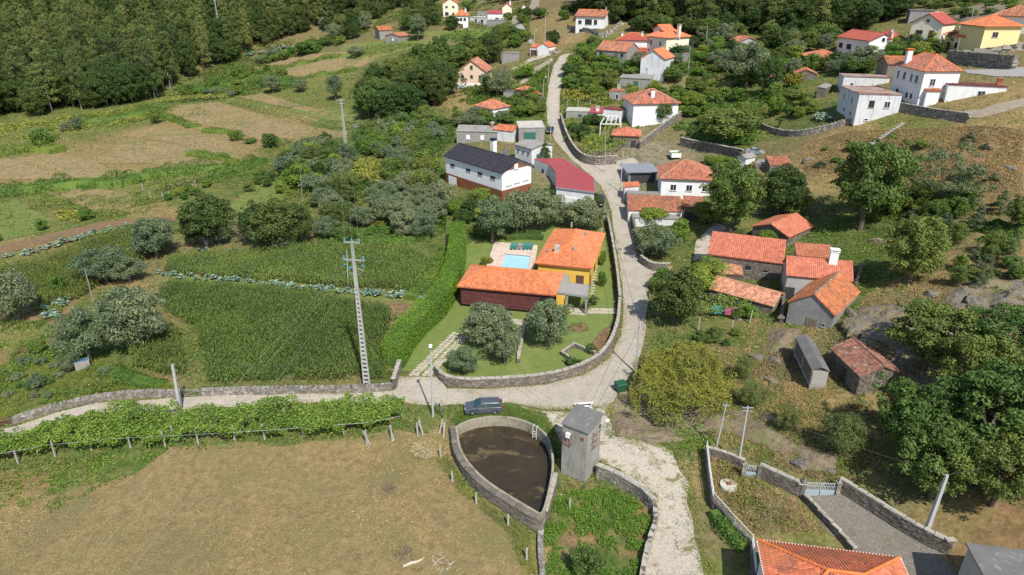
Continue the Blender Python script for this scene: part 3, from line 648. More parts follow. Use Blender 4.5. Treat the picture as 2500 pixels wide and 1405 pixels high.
def window(root, o, u, n, s, z, w, h, st='w'):
    fr = MB(); t = .08; fm = FR.get(st[0], 'frame_white')
    if st == 'sh': fm = 'frame_white'
    obox(fr, o, u, n, s, s + t, z, z + h, -.02, .07); obox(fr, o, u, n, s + w - t, s + w, z, z + h, -.02, .07)
    obox(fr, o, u, n, s + t, s + w - t, z, z + t, -.02, .07); obox(fr, o, u, n, s + t, s + w - t, z + h - t, z + h, -.02, .07)
    if w > .9 and st != 'sh': obox(fr, o, u, n, s + w/2 - .03, s + w/2 + .03, z + t, z + h - t, -.02, .06)
    f = fr.build('window', fm, root)
    pn = MB(); obox(pn, o, u, n, s + t, s + w - t, z + t, z + h - t, -.03, .045 if st == 'sh' else .02)
    pn.build('shutter' if st == 'sh' else 'pane', 'shutter_white' if st == 'sh' else 'glass', f)
    sl = MB(); obox(sl, o, u, n, s - .08, s + w + .08, z - .1, z - .005, -.02, .13); sl.build('sill', 'granite' if st != 'sh' else 'trim_grey', f)
    return f
def door(root, o, u, n, s, z, w, h, m):
    b = MB(); obox(b, o, u, n, s, s + w, z, z + h, -.03, .05)
    k = max(1, int(w / .5))
    for i in range(k): obox(b, o, u, n, s + w * (i + .1) / k, s + w * (i + .9) / k, z + .1, z + h - .1, .052, .075)
    dr = b.build('door', m, root)
    hd = MB(); obox(hd, o, u, n, s + w * .85, s + w * .92, z + h * .48, z + h * .54, .077, .13); hd.build('handle', 'iron', dr)
    return dr
def chimney(root, x, y, z0, z1, wx, wy, m='plaster_white', cap='concrete_pale'):
    c = MB().box(x - wx/2, x + wx/2, y - wy/2, y + wy/2, z0, z1).build('chimney', m, root)
    k = MB(); k.box(x - wx/2 - .08, x + wx/2 + .08, y - wy/2 - .08, y + wy/2 + .08, z1 + .002, z1 + .1)
    for sx in (-1, 1): k.box(x + sx * wx * .4 - .06, x + sx * wx * .4 + .06, y - wy/2, y + wy/2, z1 + .102, z1 + .32)
    k.box(x - wx/2 - .1, x + wx/2 + .1, y - wy/2 - .1, y + wy/2 + .1, z1 + .322, z1 + .4)
    k.build('chimney_cap', cap, c); return c
def masonry(root, w, d, ov, zf, m, holes, deep):
    mb = MB()
    for f in 'FLR':
        o, u, n, L = face_frame(f, w, d, ov); hs = [(s * L - ww / 2 - .1, s * L + ww / 2 + .1, z - .12, z + hh + .1) for ff, s, z, ww, hh in holes if ff == f]
        z = -.6
        while z < 7:
            ch = R.uniform(.24, .36); s = R.uniform(-.2, .1); any_ = False
            while s < L - .05:
                ln = R.uniform(.3, .8); a0, a1 = max(0, s), min(L, s + ln); p0 = o + u * a0; p1 = o + u * a1
                top = min(zf(p0.x, p0.y), zf(p1.x, p1.y)) - .1
                if z + ch < top + .12 and a1 - a0 > .08:
                    any_ = True
                    if not any(a1 > h[0] and a0 < h[1] and z + ch > h[2] and z < h[3] for h in hs):
                        k = R.uniform(.02, .075); i = .02; mb.add([o + u * (a0 + i) + n * k + Vector((0, 0, z + i)), o + u * (a1 - i) + n * k + Vector((0, 0, z + i + R.uniform(-.03, .03))), o + u * (a1 - i - R.uniform(0, .05)) + n * k + Vector((0, 0, z + ch - i)), o + u * (a0 + i + R.uniform(0, .05)) + n * k + Vector((0, 0, z + ch - i)), o + u * a0 - n * .05 + Vector((0, 0, z)), o + u * a1 - n * .05 + Vector((0, 0, z)), o + u * a1 - n * .05 + Vector((0, 0, z + ch)), o + u * a0 - n * .05 + Vector((0, 0, z + ch))], [(0,1,2,3),(4,5,1,0),(5,6,2,1),(6,7,3,2),(7,4,0,3)])
                s += ln
            if not any_ and z > 0: break
            z += ch
    stuff(mb.build('stonework', m, root))
def B(name, label, p0, p1, d, h, roof, rise, wall, rm, ov=.3, wins=(), doors=(), chims=(), plinth=None, cat='house', deep=3.5, style=None, cw=.3, rl=.42, ridge='ridge_orange', rot=None, group=None, W=None, below=None):
    """p0, p1: the two ends of the near eave; d: depth; h: eave height over the ground"""
    a = G(p0[0], p0[1], h); b = Vector(at_z(p1[0], p1[1], a.z))
    u = (b - a); u.z = 0; w = W or u.length; rz = rot if rot is not None else math.atan2(u.y, u.x)
    zg = a.z - h
    root = thing(name, label, cat, (a.x, a.y, zg), rz, group)
    P, E_, zf = roof_planes(roof, w, d, h, rise)
    # walls
    c = [(ov, ov), (w - ov, ov), (w - ov, d - ov), (ov, d - ov)]; V = []; F = []
    def wallface(i, j, mid=None):
        n = len(V); (xa, ya), (xb, yb) = c[i], c[j]
        pts = [(xa, ya, -deep), (xb, yb, -deep), (xb, yb, zf(xb, yb) - .08)]
        if mid is not None: pts.append((mid[0], mid[1], zf(*mid) - .08))
        pts.append((xa, ya, zf(xa, ya) - .08)); V.extend(pts); F.append(tuple(range(n, n + len(pts))))
    gx = roof == 'gable_x'; gy = roof == 'gable_y'
    wallface(0, 1, (w/2, ov) if gy else None); wallface(1, 2, (w - ov, d/2) if gx else None); wallface(2, 3, (w/2, d - ov) if gy else None); wallface(3, 0, (ov, d/2) if gx else None)
    mk('wall', V, F, wall, root)
    if plinth:
        pb = MB(); zt, pm = plinth
        for i, (xx0, xx1, yy0, yy1) in enumerate([(ov-.04, w-ov+.04, ov-.04, ov+.05), (ov-.04, w-ov+.04, d-ov-.05, d-ov+.04), (ov-.04, ov+.05, ov+.052, d-ov-.052), (w-ov-.05, w-ov+.04, ov+.052, d-ov-.052)]): pb.box(xx0, xx1, yy0, yy1, -deep, zt)
        pb.build('plinth', pm, root)
    st = style or ('flat' if roof == 'flat' else 'tile')
    if ppm(a.x, a.y, zg) < 9.5: rl = 1.6; cw = max(cw, .36)
    put_roof(root, P, rm, E_ if st == 'tile' else (), st, cw, rl, ridge)
    for q in wins:
        f, s, z, ww, hh = q[:5]; o, uu, nn, L = face_frame(f, w, d, ov); window(root, o, uu, nn, s * L - ww / 2, z, ww, hh, q[5] if len(q) > 5 else 'w')
    for f, s, z, ww, hh, m in doors:
        o, uu, nn, L = face_frame(f, w, d, ov); door(root, o, uu, nn, s * L - ww / 2, z, ww, hh, m)
    if wall in ('stone_dark', 'stone') and ppm(a.x, a.y, zg) > 10.5: masonry(root, w, d, ov, zf, wall, [(f, s, z, ww, hh) for f, s, z, ww, hh, *_ in wins] + [q[:5] for q in doors], deep)
    for q in chims:
        x, y, zz, wx, wy = q[:5]; chimney(root, x * w, y * d, h - .3, h + zz, wx, wy, *(q[5:]))
    root['w'] = w; root['d'] = d
    return root
def dims(o): return o['w'], o['d']

# ------------------------------------------------------------------ the villa
def villa():
    h = 3.7
    a = G(1116, 700, h + .1); b = Vector(at_z(1356.5, 722, a.z)); c = Vector(at_z(1146, 644, a.z)); u = b - a; rz = math.atan2(u.y, u.x); wA = u.length; dA = 8.8
    root = thing('villa', 'low villa with bright orange roofs, dark red cladding and ochre walls', 'house', (a.x, a.y, a.z - h), rz)
    inv = Matrix.Rotation(-rz, 4, 'Z')
    def loc(px, py, z): return inv @ (Vector(at_z(px, py, a.z - h + z)) - Vector((a.x, a.y, a.z - h)))
    ov = .45
    # wing A, clad in boards; it stands free of the ground on a recessed base
    MB().box(ov + .06, wA - ov - .06, ov + .06, dA - ov, .55, h - .1).build('wall', 'wood_cladding', root)
    mw = MB().box(wA * .3, wA - .8, 1.2, dA - .8, -3, .54).build('wall', 'render_grey', root)
    nb = 22; Z0, Z1 = .5, h - .12
    board = MB().box(0, 1, -.03, .03, 0, .105).mesh('plank', 'wood_cladding')
    def planks(face, L, org, dirv, ang):
        for i in range(nb):
            z = Z0 + (Z1 - Z0) * i / nb; s = 0
            while s < L - .05:
                ln = min(R.uniform(2.4, 4.4), L - s)
                if L - s - ln < .6: ln = L - s
                o = link('plank', board, None, root); p = org + dirv * s; o.location = (p.x, p.y, z); o.rotation_euler = (0, 0, ang); o.scale = (ln - .015, R.uniform(.8, 1.35), 1.15); s += ln
    planks('F', wA - 2 * ov, Vector((ov, ov + .03, 0)), Vector((1, 0, 0)), 0)
    planks('L', dA - 2 * ov, Vector((ov + .03, ov, 0)), Vector((0, 1, 0)), math.pi / 2)
    P, E_, _ = roof_planes('hip', wA, dA, h, 1.75, 4.0); put_roof(root, P, 'tile_new', E_, 'tile', .26, .38, 'ridge_orange', .14)
    o_, u_, n_ = Vector((ov, ov, 0)), Vector((1, 0, 0)), Vector((0, -1, 0))
    window(root, o_, u_, n_, wA * .80, 1.6, 2.4, 1.5, 'b')
    # wing B behind, ochre walls
    hb = 4.5
    q0 = loc(1305, 643, hb); q1 = loc(1445, 657, hb); q3 = loc(1334, 555, hb)
    ub = (q1 - q0); wB = ub.length; vb = Vector((-ub.y, ub.x, 0)).normalized(); dB = (q3 - q0).dot(vb); rb = math.atan2(ub.y, ub.x)
    MBx = Matrix.Translation(q0 - Vector((0, 0, q0.z))) @ Matrix.Rotation(rb, 4, 'Z')
    def T(v): return tuple(MBx @ Vector(v))
    dB = min(dB, 17.0)
    Lr = 5.2
    Le = dB - 4.2
    P2 = [[(0,0,hb),(wB,0,hb),(wB/2,Lr,hb+1.9)], [(wB,0,hb),(wB,dB,hb),(wB/2,Le,hb+1.9),(wB/2,Lr,hb+1.9)], [(0,dB,hb),(0,0,hb),(wB/2,Lr,hb+1.9),(wB/2,Le,hb+1.9)], [(wB,dB,hb),(0,dB,hb),(wB/2,Le,hb+1.9)]]
    E2 = [((0,0,hb),(wB/2,Lr,hb+1.9)),((wB,0,hb),(wB/2,Lr,hb+1.9)),((wB/2,Lr,hb+1.9),(wB/2,Le,hb+1.9))]
    put_roof(root, [[T(v) for v in p] for p in P2], 'tile_new', [(T(x), T(y)) for x, y in E2], 'tile', .26, .38, 'ridge_orange', .14)
    ob = .5; cs = [(ob, ob), (wB - ob, ob), (wB - ob, dB - ob), (ob, dB - ob)]
    V = [T((x, y, -2)) for x, y in cs] + [T((x, y, hb - .1)) for x, y in cs] 
    mk('wall', V, [(0,1,5,4),(1,2,6,5),(2,3,7,6),(3,0,4,7)], 'plaster_ochre', root)
    def fr(f):
        o, uu, nn, L = face_frame(f, wB, dB, ob); r3 = MBx.to_3x3(); return MBx @ o, r3 @ uu, r3 @ nn, L
    o, uu, nn, L = fr('F'); door(root, o, uu, nn, L - 2.1, 0, 1.3, 2.9, 'frame_brown')
    window(root, o, uu, nn, .5, 1.0, 1.6, 1.2, 'd')
    o, uu, nn, L = fr('R'); window(root, o, uu, nn, 1.0, 0.3, 1.2, 2.2, 'b'); window(root, o, uu, nn, 6, 1.0, 1.4, 1.2, 'b')
    lm = MB(); o, uu, nn, L = fr('F'); obox(lm, o, uu, nn, L - 4.6, L - 4.35, 2.3, 2.75, .0, .2); lm.build('wall_lamp', 'frame_green', root)
    for x, y, zz, s in [(.16, .22, .35, .3), (.36, .92, .2, .3), (.62, .22, .1, .35), (.7, .7, .1, .35), (.93, .98, .1, .4)]:
        t = min(x, 1 - x) * 2; rz_ = hb + 1.9 * min(t, y * dB / Lr if y * dB < Lr else 1)
        v = MB(); cx, cy = x * wB, y * dB
        v.add([T(p) for p in [(cx-s/2,cy-s/2,rz_-.2),(cx+s/2,cy-s/2,rz_-.2),(cx+s/2,cy+s/2,rz_-.2),(cx-s/2,cy+s/2,rz_-.2),(cx-s/2,cy-s/2,rz_+.75),(cx+s/2,cy-s/2,rz_+.75),(cx+s/2,cy+s/2,rz_+.75),(cx-s/2,cy+s/2,rz_+.75)]], [(4,5,6,7),(0,1,5,4),(1,2,6,5),(2,3,7,6),(3,0,4,7)])
        v.build('flue', 'concrete', root)
    pc = MB(); cx, cy = wB * .33, 3.2; pc.add([T(p) for p in [(cx-.4,cy-.4,hb+.8),(cx+.4,cy-.4,hb+.8),(cx+.4,cy+.4,hb+.8),(cx-.4,cy+.4,hb+.8),(cx-.4,cy-.4,hb+2.3),(cx+.4,cy-.4,hb+2.3),(cx+.4,cy+.4,hb+2.3),(cx-.4,cy+.4,hb+2.3)]], [(4,5,6,7),(0,1,5,4),(1,2,6,5),(2,3,7,6),(3,0,4,7)])
    pc.build('chimney', 'concrete_pale', root)
    # link block and porch with gravelled flat roofs
    z1 = 3.25
    pr = [loc(1358, 713, z1), loc(1434, 723, z1), loc(1437, 697, z1), loc(1388, 691, z1), loc(1389, 672, z1), loc(1368, 672, z1)]
    pm = MB(); pm.prism([(p.x, p.y) for p in pr], z1 - .28, z1 - .03); pr_o = pm.build('porch_roof', 'gravel_roof', root)
    ed = MB()
    for i in range(len(pr)):
        p, q = pr[i], pr[(i + 1) % len(pr)]; ed.bar((p.x, p.y, z1 - .13), (q.x, q.y, z1 - .13), .16, .34)
    ed.build('roof_edge', 'trim_grey', pr_o)
    wl_ = MB(); p = loc(1358, 717, z1); q = loc(1379, 719, z1); dv = Vector((0, 1, 0))
    wl_.add([(p.x, p.y + .25, -2), (q.x, q.y + .25, -2), (q.x, q.y + 5, -2), (p.x, p.y + 5, -2), (p.x, p.y + .25, z1 - .29), (q.x, q.y + .25, z1 - .29), (q.x, q.y + 5, z1 - .29), (p.x, p.y + 5, z1 - .29)], [(0,1,5,4),(1,2,6,5),(2,3,7,6),(3,0,4,7)])
    wl_.build('wall', 'plaster_ochre', root)
    for px in (1384, 1432):
        k = loc(px, 722, z1); MB().box(k.x - .15, k.x + .15, k.y + .1, k.y + .4, -1, z1 - .29).build('post', 'render_grey', root)
    lr = [loc(1321, 655, 3.0), loc(1365, 660, 3.0), loc(1367, 649, 3.0), loc(1326, 645, 3.0)]
    MB().prism([(p.x, p.y) for p in lr], 2.7, 3.0).build('link_roof', 'gravel_roof', root)
    lw = MB().prism([(p.x, p.y) for p in [lr[0] + Vector((.2,.3,0)), lr[1] + Vector((-.2,.3,0)), lr[2], lr[3]]], -2, 2.69); lw.build('link_wall', 'render_grey', root)
    return root, a.z - h
VILLA, VZ = villa()

# pool terrace
_dl = [G(px, py) for px, py in [(1183,662),(1207,591),(1324,600),(1298,672)]]; zt = max(p.z for p in _dl) + .3
dk = [Vector(at_z(px, py, zt)) for px, py in [(1183,662),(1207,591),(1324,600),(1298,672)]]
eu = (dk[3] - dk[0]); ev = (dk[1] - dk[0])
def dp(s, t): return dk[0] + eu * s + ev * t
pq = [Vector(at_z(px, py, zt)) for px, py in [(1218,661),(1233,620),(1300,625),(1288,664)]]
def st_of(p):
    q = p - dk[0]; M_ = Matrix(((eu.x, ev.x), (eu.y, ev.y))).inverted(); r = M_ @ Vector((q.x, q.y)); return r
sts = [st_of(p) for p in pq]; s0 = (sts[0].x + sts[1].x) / 2; s1 = (sts[2].x + sts[3].x) / 2; t1 = (sts[1].y + sts[2].y) / 2; t0 = max(-.12, t1 - .78)
ter = MB(); 
for (a0, a1, b0, b1) in [(0, s0, -.2, 1), (s1, 1.02, -.2, 1), (s0, s1, t1, 1), (s0, s1, -.2, t0)]:
    c4 = [dp(a0, b0), dp(a1, b0), dp(a1, b1), dp(a0, b1)]; ter.prism([(p.x, p.y) for p in c4], zt - 1.5, zt - .045)
terrace = structure(ter.build('pool_terrace', 'paver_pale'), 'pale stone paved terrace around the swimming pool')
pv = {}
nu, nv = 14, 15
for i in range(nu):
    for j in range(-2, nv):
        sa, sb = i / nu, (i + 1) / nu; ta, tb = j / nv, (j + 1) / nv
        if sb > s0 + .01 and sa < s1 - .01 and tb > t0 + .01 and ta < t1 - .01:
            if sa < s0: sb = s0
            elif sb > s1: sa = s1
            elif tb > t1: ta = t1
            elif ta < t0: tb = t0
            else: continue
        cs = [dp(sa, ta), dp(sb, ta), dp(sb, tb), dp(sa, tb)]; cc = sum(cs, Vector()) / 4
        mb = MB().prism([((p.x - cc.x) * .985, (p.y - cc.y) * .985) for p in cs], 0, .05 + R.uniform(0, .008)); o = mb.build('paver', 'paver_pale', terrace); o.location = (cc.x, cc.y, zt - .047)
pool = thing('swimming_pool', 'rectangular pale blue swimming pool behind the villa', 'pool', dp((s0 + s1) / 2, (t0 + t1) / 2))
pc4 = [dp(s0, t0), dp(s1, t0), dp(s1, t1), dp(s0, t1)]; po = pool.location
def rel(p, z): return (p.x - po.x, p.y - po.y, z - zt)
bs = MB(); n_ = 4
bs.add([rel(p, zt - .05) for p in pc4] + [rel(p, zt - 1.45) for p in pc4], [(i, 4 + i, 4 + (i + 1) % 4, (i + 1) % 4) for i in range(4)] + [(4, 5, 6, 7)]); bs.build('basin', 'pool_tile', pool)
mk('water', [rel(p, zt - .16) for p in pc4], [(0, 1, 2, 3)], 'pool_water', pool)
cp = MB(); cin = pc4; cc = sum(pc4, Vector()) / 4
for i in range(4):
    p, q = pc4[i], pc4[(i + 1) % 4]; cp.bar(rel(p, zt + .03), rel(q, zt + .03), .35, .06)
cp.build('coping', 'paver_pale', pool)
stp = MB()
for i in range(3):
    tt = t1 - .02 - i * .035; stp.add([rel(dp(s0, tt), zt - .17 - .05 * i), rel(dp(s1, tt), zt - .17 - .05 * i), rel(dp(s1, tt - .03), zt - .18 - .05 * i), rel(dp(s0, tt - .03), zt - .18 - .05 * i)], [(3, 2, 1, 0)])
stp.build('steps', 'pool_tile', pool)
# loungers: two groups of green ones and a brown one folded between them
for i, px in enumerate((1250, 1259, 1269, 1279.5, 1287.5, 1296.5)):
    p = Vector(at_z(px, 607, zt)); brown = i == 2
    lab = ['first green sun lounger from the left beside the pool', 'second green sun lounger from the left beside the pool', 'brown sun lounger standing between the green ones', 'green sun lounger just right of the brown one', 'second last green sun lounger nearest the villa roof', 'last green sun lounger on the villa side of the row'][i]
    t = thing('sun_lounger', lab, 'sun lounger', p, math.atan2(eu.y, eu.x) + .08, 'sun loungers by the pool')
    mm = 'lounger_brown' if brown else 'lounger_green'
    f = MB(); f.box(-.32, .32, -1.0, .45, .26, .33); f.build('seat', mm, t)
    b = MB(); b.add([(-.32,.45,.27),(.32,.45,.27),(.32,1.05,.75),(-.32,1.05,.75),(-.32,.45,.34),(.32,.45,.34),(.32,1.0,.82),(-.32,1.0,.82)], [(3,2,1,0),(4,5,6,7),(0,1,5,4),(1,2,6,5),(2,3,7,6),(3,0,4,7)]); b.build('backrest', mm, t)
    for sx in (-.27, .27):
        for yy in (-.9, .4): MB().box(sx - .03, sx + .03, yy - .03, yy + .03, 0, .259).build('leg', 'frame_white', t)
# ------------------------------------------------------------------ village houses
def tower():
    h = 7.0
    a = G(1369, 1046, h + .0); a = Vector(at_z(1369, 1040, 5.4)); b = Vector(at_z(1437, 1066, 5.4)); u = b - a; rz = math.atan2(u.y, u.x); w = u.length; d = 3.5
    t = thing('transformer_tower', 'tall square grey concrete transformer tower beside the irrigation tank', 'tower', (a.x, a.y, -1.7), rz)
    h = 7.3; ov = .16
    V = [(ov,ov,-2),(w-ov,ov,-2),(w-ov,d-ov,-2),(ov,d-ov,-2),(ov,ov,h-.05),(w-ov,ov,h-.05),(w-ov,d-ov,h+.45),(ov,d-ov,h+.45)]
    mk('wall', V, [(0,1,5,4),(1,2,6,5),(2,3,7,6),(3,0,4,7)], 'concrete', t)
    r = MB(); r.add([(0,0,h),(w,0,h),(w,d,h+.55),(0,d,h+.55),(0,0,h+.14),(w,0,h+.14),(w,d,h+.69),(0,d,h+.69)], [(3,2,1,0),(4,5,6,7),(0,1,5,4),(1,2,6,5),(2,3,7,6),(3,0,4,7)]); r.build('roof', 'slab_dark', t)
    br = MB()
    for z in (h-2.0, h-1.1): br.bar((.3,-.12,z),(1.5,-.12,z),.07)
    for x in (.42, 1.38): br.bar((x,-.12,h-2.3),(x,-.12,h-.75),.06); br.bar((x,-.12,h-2.2),(x,.16,h-2.2),.05); br.bar((x,-.12,h-.9),(x,.16,h-.9),.05)
    br.build('bracket', 'rust', t)
    MB().box(.72,1.2,-.22,.1,h-1.3,h-.75).build('meter_box', 'frame_white', t)
    v = MB().box(w-1.0,w-.62,.12,.15,h-1.25,h-.8).build('vent', 'rust', t)
    MB().box(.7,1.5,.12,.152,.35,.6).build('vent', 'frame_dark', t)
    ar = MB(); ar.tube([(w-.16,d*.7,h-1.2),(w+.5,d*.75,h-.6),(w+.9,d*.8,h+.4),(w+1.0,d*.7,h+.75)],.035); la = ar.build('lamp_arm','galvanised',t)
    MB().box(w+.85,w+1.15,d*.7-.35,d*.7+.1,h+.72,h+.88).build('lamp_head','lamp_head',la)
    br2 = MB()
    for z in (h-2.2,h-1.4,h-.6): br2.bar((w-.1,d*.35,z),(w+.35,d*.35,z),.06); br2.bar((w+.3,d*.35-.5,z),(w+.3,d*.35+.5,z),.06)
    br2.build('bracket','rust',t)
    return t
TOWER = tower()

bh = B('house', 'white house with black tiled roof and brown cladded ground floor', (1081,381), (1225,424), 9.6, 6.6, 'gable_x', 2.2, 'plaster_white', 'tile_black', .45, cw=.5, rl=.4, ridge='tile_black',
  wins=[('F',.13,4.6,1.5,.6,'d'),('F',.42,4.6,1.5,.6,'d'),('F',.63,4.6,1.5,.6,'d'),('F',.85,4.6,1.5,.6,'d'),('R',.22,3.4,1.5,1.5,'sh'),('R',.5,3.5,1.3,1.4,'sh'),('R',.8,3.6,1.5,1.5,'sh'),('R',.47,6.6,1.1,1.2,'sh')],
  doors=[('F',.12,-1.2,3.0,3.4,'shutter_white'),('R',.5,-.6,2.4,2.3,'frame_dark')], chims=[(.38,.92,3.6,1.1,1.1,'plaster_white','tile_black')], plinth=(2.6,'brown_cladding'), deep=4)
w_, d_ = dims(bh)
mk('gable_panel', [(w_ - .41, d_ * .14, 6.75), (w_ - .41, d_ * .86, 6.75), (w_ - .41, d_ / 2, 8.3), (w_ - .46, d_ * .14, 6.75), (w_ - .46, d_ * .86, 6.75), (w_ - .46, d_ / 2, 8.3)], [(0,1,2),(5,4,3),(0,3,4,1),(1,4,5,2),(2,5,3,0)], 'brown_cladding', bh)
def red_building():
    z = G(1405, 475).z + 4.2
    P = [Vector(at_z(px, py, z)) for px, py in [(1358,458),(1452,470),(1450,434),(1372,386),(1304,388),(1340,402),(1357,420)]]; o = P[0].copy(); o.z = z - 4.2
    t = thing('workshop', 'angular workshop with a large red sheet metal roof beside the lane', 'building', o)
    Q = [(p.x - o.x, p.y - o.y) for p in P]
    cx = sum(q[0] for q in Q) / len(Q); cy = sum(q[1] for q in Q) / len(Q)
    MB().prism([(cx + (x - cx) * .985, cy + (y - cy) * .985) for x, y in Q], -3, 4.05).build('wall', 'plaster_old', t)
    rf = MB().prism(Q, 4.06, 4.2).build('roof', 'metal_red', t)
    rb = MB(); a, b = Vector((*Q[0], 0)), Vector((*Q[1], 0)); n = 14
    dirv = (Vector((*Q[2], 0)) - b).normalized(); nn = [np.array(Q)]
    for i in range(60):
        base = a.lerp(b, -1.2 + i / 22); pts = [base + dirv * s for s in np.arange(-1, 26, .25)]
        ok = inside(Q, [p.x for p in pts], [p.y for p in pts]); k = np.nonzero(ok)[0]
        if len(k) > 3: rb.bar(pts[k[0]] + Vector((0, 0, 4.215)), pts[k[-1]] + Vector((0, 0, 4.215)), .06, .04)
    rb.build('seams', 'metal_red', rf)
    fl = MB(); fl.bar((Q[0][0], Q[0][1], 4.1), (Q[1][0], Q[1][1], 4.1), .1, .3); fl.bar((Q[1][0], Q[1][1], 4.1), (Q[2][0], Q[2][1], 4.1), .1, .3); fl.build('fascia', 'sheet_grey', t)
    u = (b - a).normalized(); nn_ = Vector((u.y, -u.x, 0)); dr = MB(); obox(dr, a, u, nn_, 1.0, (b - a).length - .6, -.5, 2.4, -.2, .04); dr.build('door', 'paint_white', t)
    # weathered front block
    a, b = Vector((*Q[4], 0)), Vector((*Q[5], 0)); u = (b - a).normalized(); nn_ = Vector((u.y, -u.x, 0)); window(t, a, u, nn_, (b - a).length * .55, 1.6, .9, .9, 'd')
red_building()
B('shed', 'white shed with mossy grey fibre cement roof beside a clipped conifer', (1253,353), (1298,365), 7.5, 3.8, 'gable_x', .7, 'plaster_old', 'fibre_cement', .3, style='rib', cw=.35, wins=[('F',.2,2.3,.5,.5,'d'),('F',.5,2.2,.5,.5,'d'),('F',.8,2.1,.5,.5,'d')], doors=[('R',.3,0,1.0,2.2,'door_green')], cat='shed')
B('house', 'grey block bungalow with curved grey roof and two white windows', (1113,321), (1217,324), 7.5, 3.6, 'gable_x', 1.0, 'block_grey', 'fibre_cement', .12, style='rib', cw=.4, wins=[('F',.28,1.5,1.0,1.2,'sh'),('F',.62,1.5,1.0,1.2,'sh')], chims=[(.82,.4,1.7,.8,.8,'brick_red','concrete_pale')])
B('garage', 'grey garage with green door and flat corrugated roof beside the lane', (1266,313), (1331,315), 6.5, 4.2, 'shed', .5, 'block_grey', 'concrete_pale', .12, style='rib', cw=.35, doors=[('F',.42,0,3.2,3.0,'door_green')], cat='garage', rot=math.radians(5))
B('shed', 'narrow lean-to with orange tiles left of the green garage door', (1252,322), (1266,316), 6, 3.0, 'shed_l', .9, 'plaster_old', 'tile_orange', .15, cat='shed')
B('house', 'white house with orange hip roof above the olive trees', (1202,268), (1238,262), 8.5, 3.2, 'hip', 1.9, 'plaster_white', 'tile_faded', .3, W=7.5, wins=[('F',.5,1,1,1,'w')])
B('shed', 'white lean-to with dark flat roof left of the orange hip roof', (1183,256), (1203,258), 5, 2.9, 'shed', .4, 'plaster_white', 'slab_dark', .1, cat='shed', style='flat')
B('shed', 'small shed with dull red roof between the lane and the pink house', (1258,219), (1289,222), 5, 2.2, 'hip', .8, 'stone_dark', 'tile_old', .2, cat='shed')
B('shed', 'small stone shed with bright orange gable roof beside the lane', (1286,234), (1326,233), 6, 2.4, 'gable_y', 1.0, 'stone_dark', 'tile_orange', .25, cat='shed')
B('shed', 'tiny grey flat roofed shed behind the orange hip roof', (1228,223), (1251,224), 4, 2.2, 'flat', 0, 'block_grey', 'slab_dark', .1, cat='shed')
B('house', 'pink gabled house with three small windows and orange roof', (1113,175), (1188,177), 10, 6.0, 'gable_y', 3.6, 'plaster_pink', 'tile_faded', .4, wins=[('F',.18,3.9,.9,1.0,'g'),('F',.5,3.9,.9,1.0,'g'),('F',.8,3.9,.9,1.0,'g'),('F',.5,6.7,.9,1.2,'g')], chims=[(.62,.25,3.4,.7,.6,'plaster_pink')], plinth=(2.3,'plaster_white'))
B('terrace', 'flat dark roofed garage below the pink house', (1079,213), (1130,215), 7, 2.4, 'flat', 0, 'block_grey', 'slab_dark', .15, cat='garage')
B('shed', 'grey concrete block shed with flat roof above the oak grove', (1224,129), (1268,130), 6, 4.2, 'shed_back', .3, 'block_grey', 'fibre_cement', .1, style='flat', cat='shed')
B('garage', 'white garage with orange roof and brown door at the road fork', (1293,116), (1311,117), 6, 3.2, 'gable_x', .9, 'plaster_white', 'tile_orange', .15, doors=[('F',.5,0,2.3,2.4,'frame_brown')], cat='garage')
B('house', 'small white gabled house right of the brown garage door', (1311,114), (1340,116), 6, 3.4, 'gable_y', 1.3, 'plaster_white', 'tile_orange', .15)
B('house', 'grey house with orange roof behind its lower twin in the trees', (925,75), (952,74), 8, 4.5, 'gable_x', 1.5, 'block_grey', 'tile_orange', .3, W=7, wins=[('R',.5,2,.9,1.1,'sh')])
B('house', 'lower grey gabled house with orange roof and one white window', (938,88), (978,90), 8.5, 3.6, 'gable_y', 1.2, 'block_grey', 'tile_faded', .3, wins=[('F',.5,1.6,.9,1.2,'sh')])
B('house', 'white house with brown gable at the top edge of the picture', (1079,9), (1119,9), 9, 6.5, 'gable_y', 2.4, 'plaster_cream', 'tile_orange', .35, wins=[('F',.25,4.4,1.2,.9,'d'),('F',.7,4.4,1.2,.9,'d'),('F',.25,.8,1.8,1.6,'d'),('F',.7,1.4,.9,.8,'d')])
B('house', 'two storey white house with orange hip roof above the terraced field', (1108,39), (1144,39), 9, 6.0, 'hip', 2.4, 'plaster_white', 'tile_new', .4, wins=[('F',.2,3.8,1.1,1.3,'g'),('F',.48,3.8,1.1,1.3,'g'),('F',.76,3.8,1.1,1.3,'g')], doors=[('F',.45,0,2.0,2.4,'frame_brown')], chims=[(.75,.6,2.8,.7,.7)])
B('building', 'low white annex with flat roof between two white houses', (1146,41), (1190,44), 8, 3.0, 'flat', 0, 'plaster_white', 'concrete_pale', .1, wins=[('F',.35,.8,1.2,1.4,'d'),('F',.7,.8,1.6,1.2,'d')], cat='building')
B('building', 'grey block garage in front of the house with flat crimson roof', (1188,49), (1231,50), 5, 3.2, 'flat', 0, 'block_grey', 'fibre_cement', .1, cat='garage')
B('house', 'white house with crimson gable roof beside the lane at the top', (1189,34), (1227,34), 9, 4.6, 'gable_x', 1.3, 'plaster_white', 'metal_red', .25, style='rib', cw=.5, doors=[('F',.65,.6,1.8,2.2,'frame_dark')])
B('shed', 'dark open shed left of the crimson roof', (1165,29), (1190,29), 5, 3.2, 'flat', 0, 'render_grey', 'fibre_cement', .1, cat='shed')
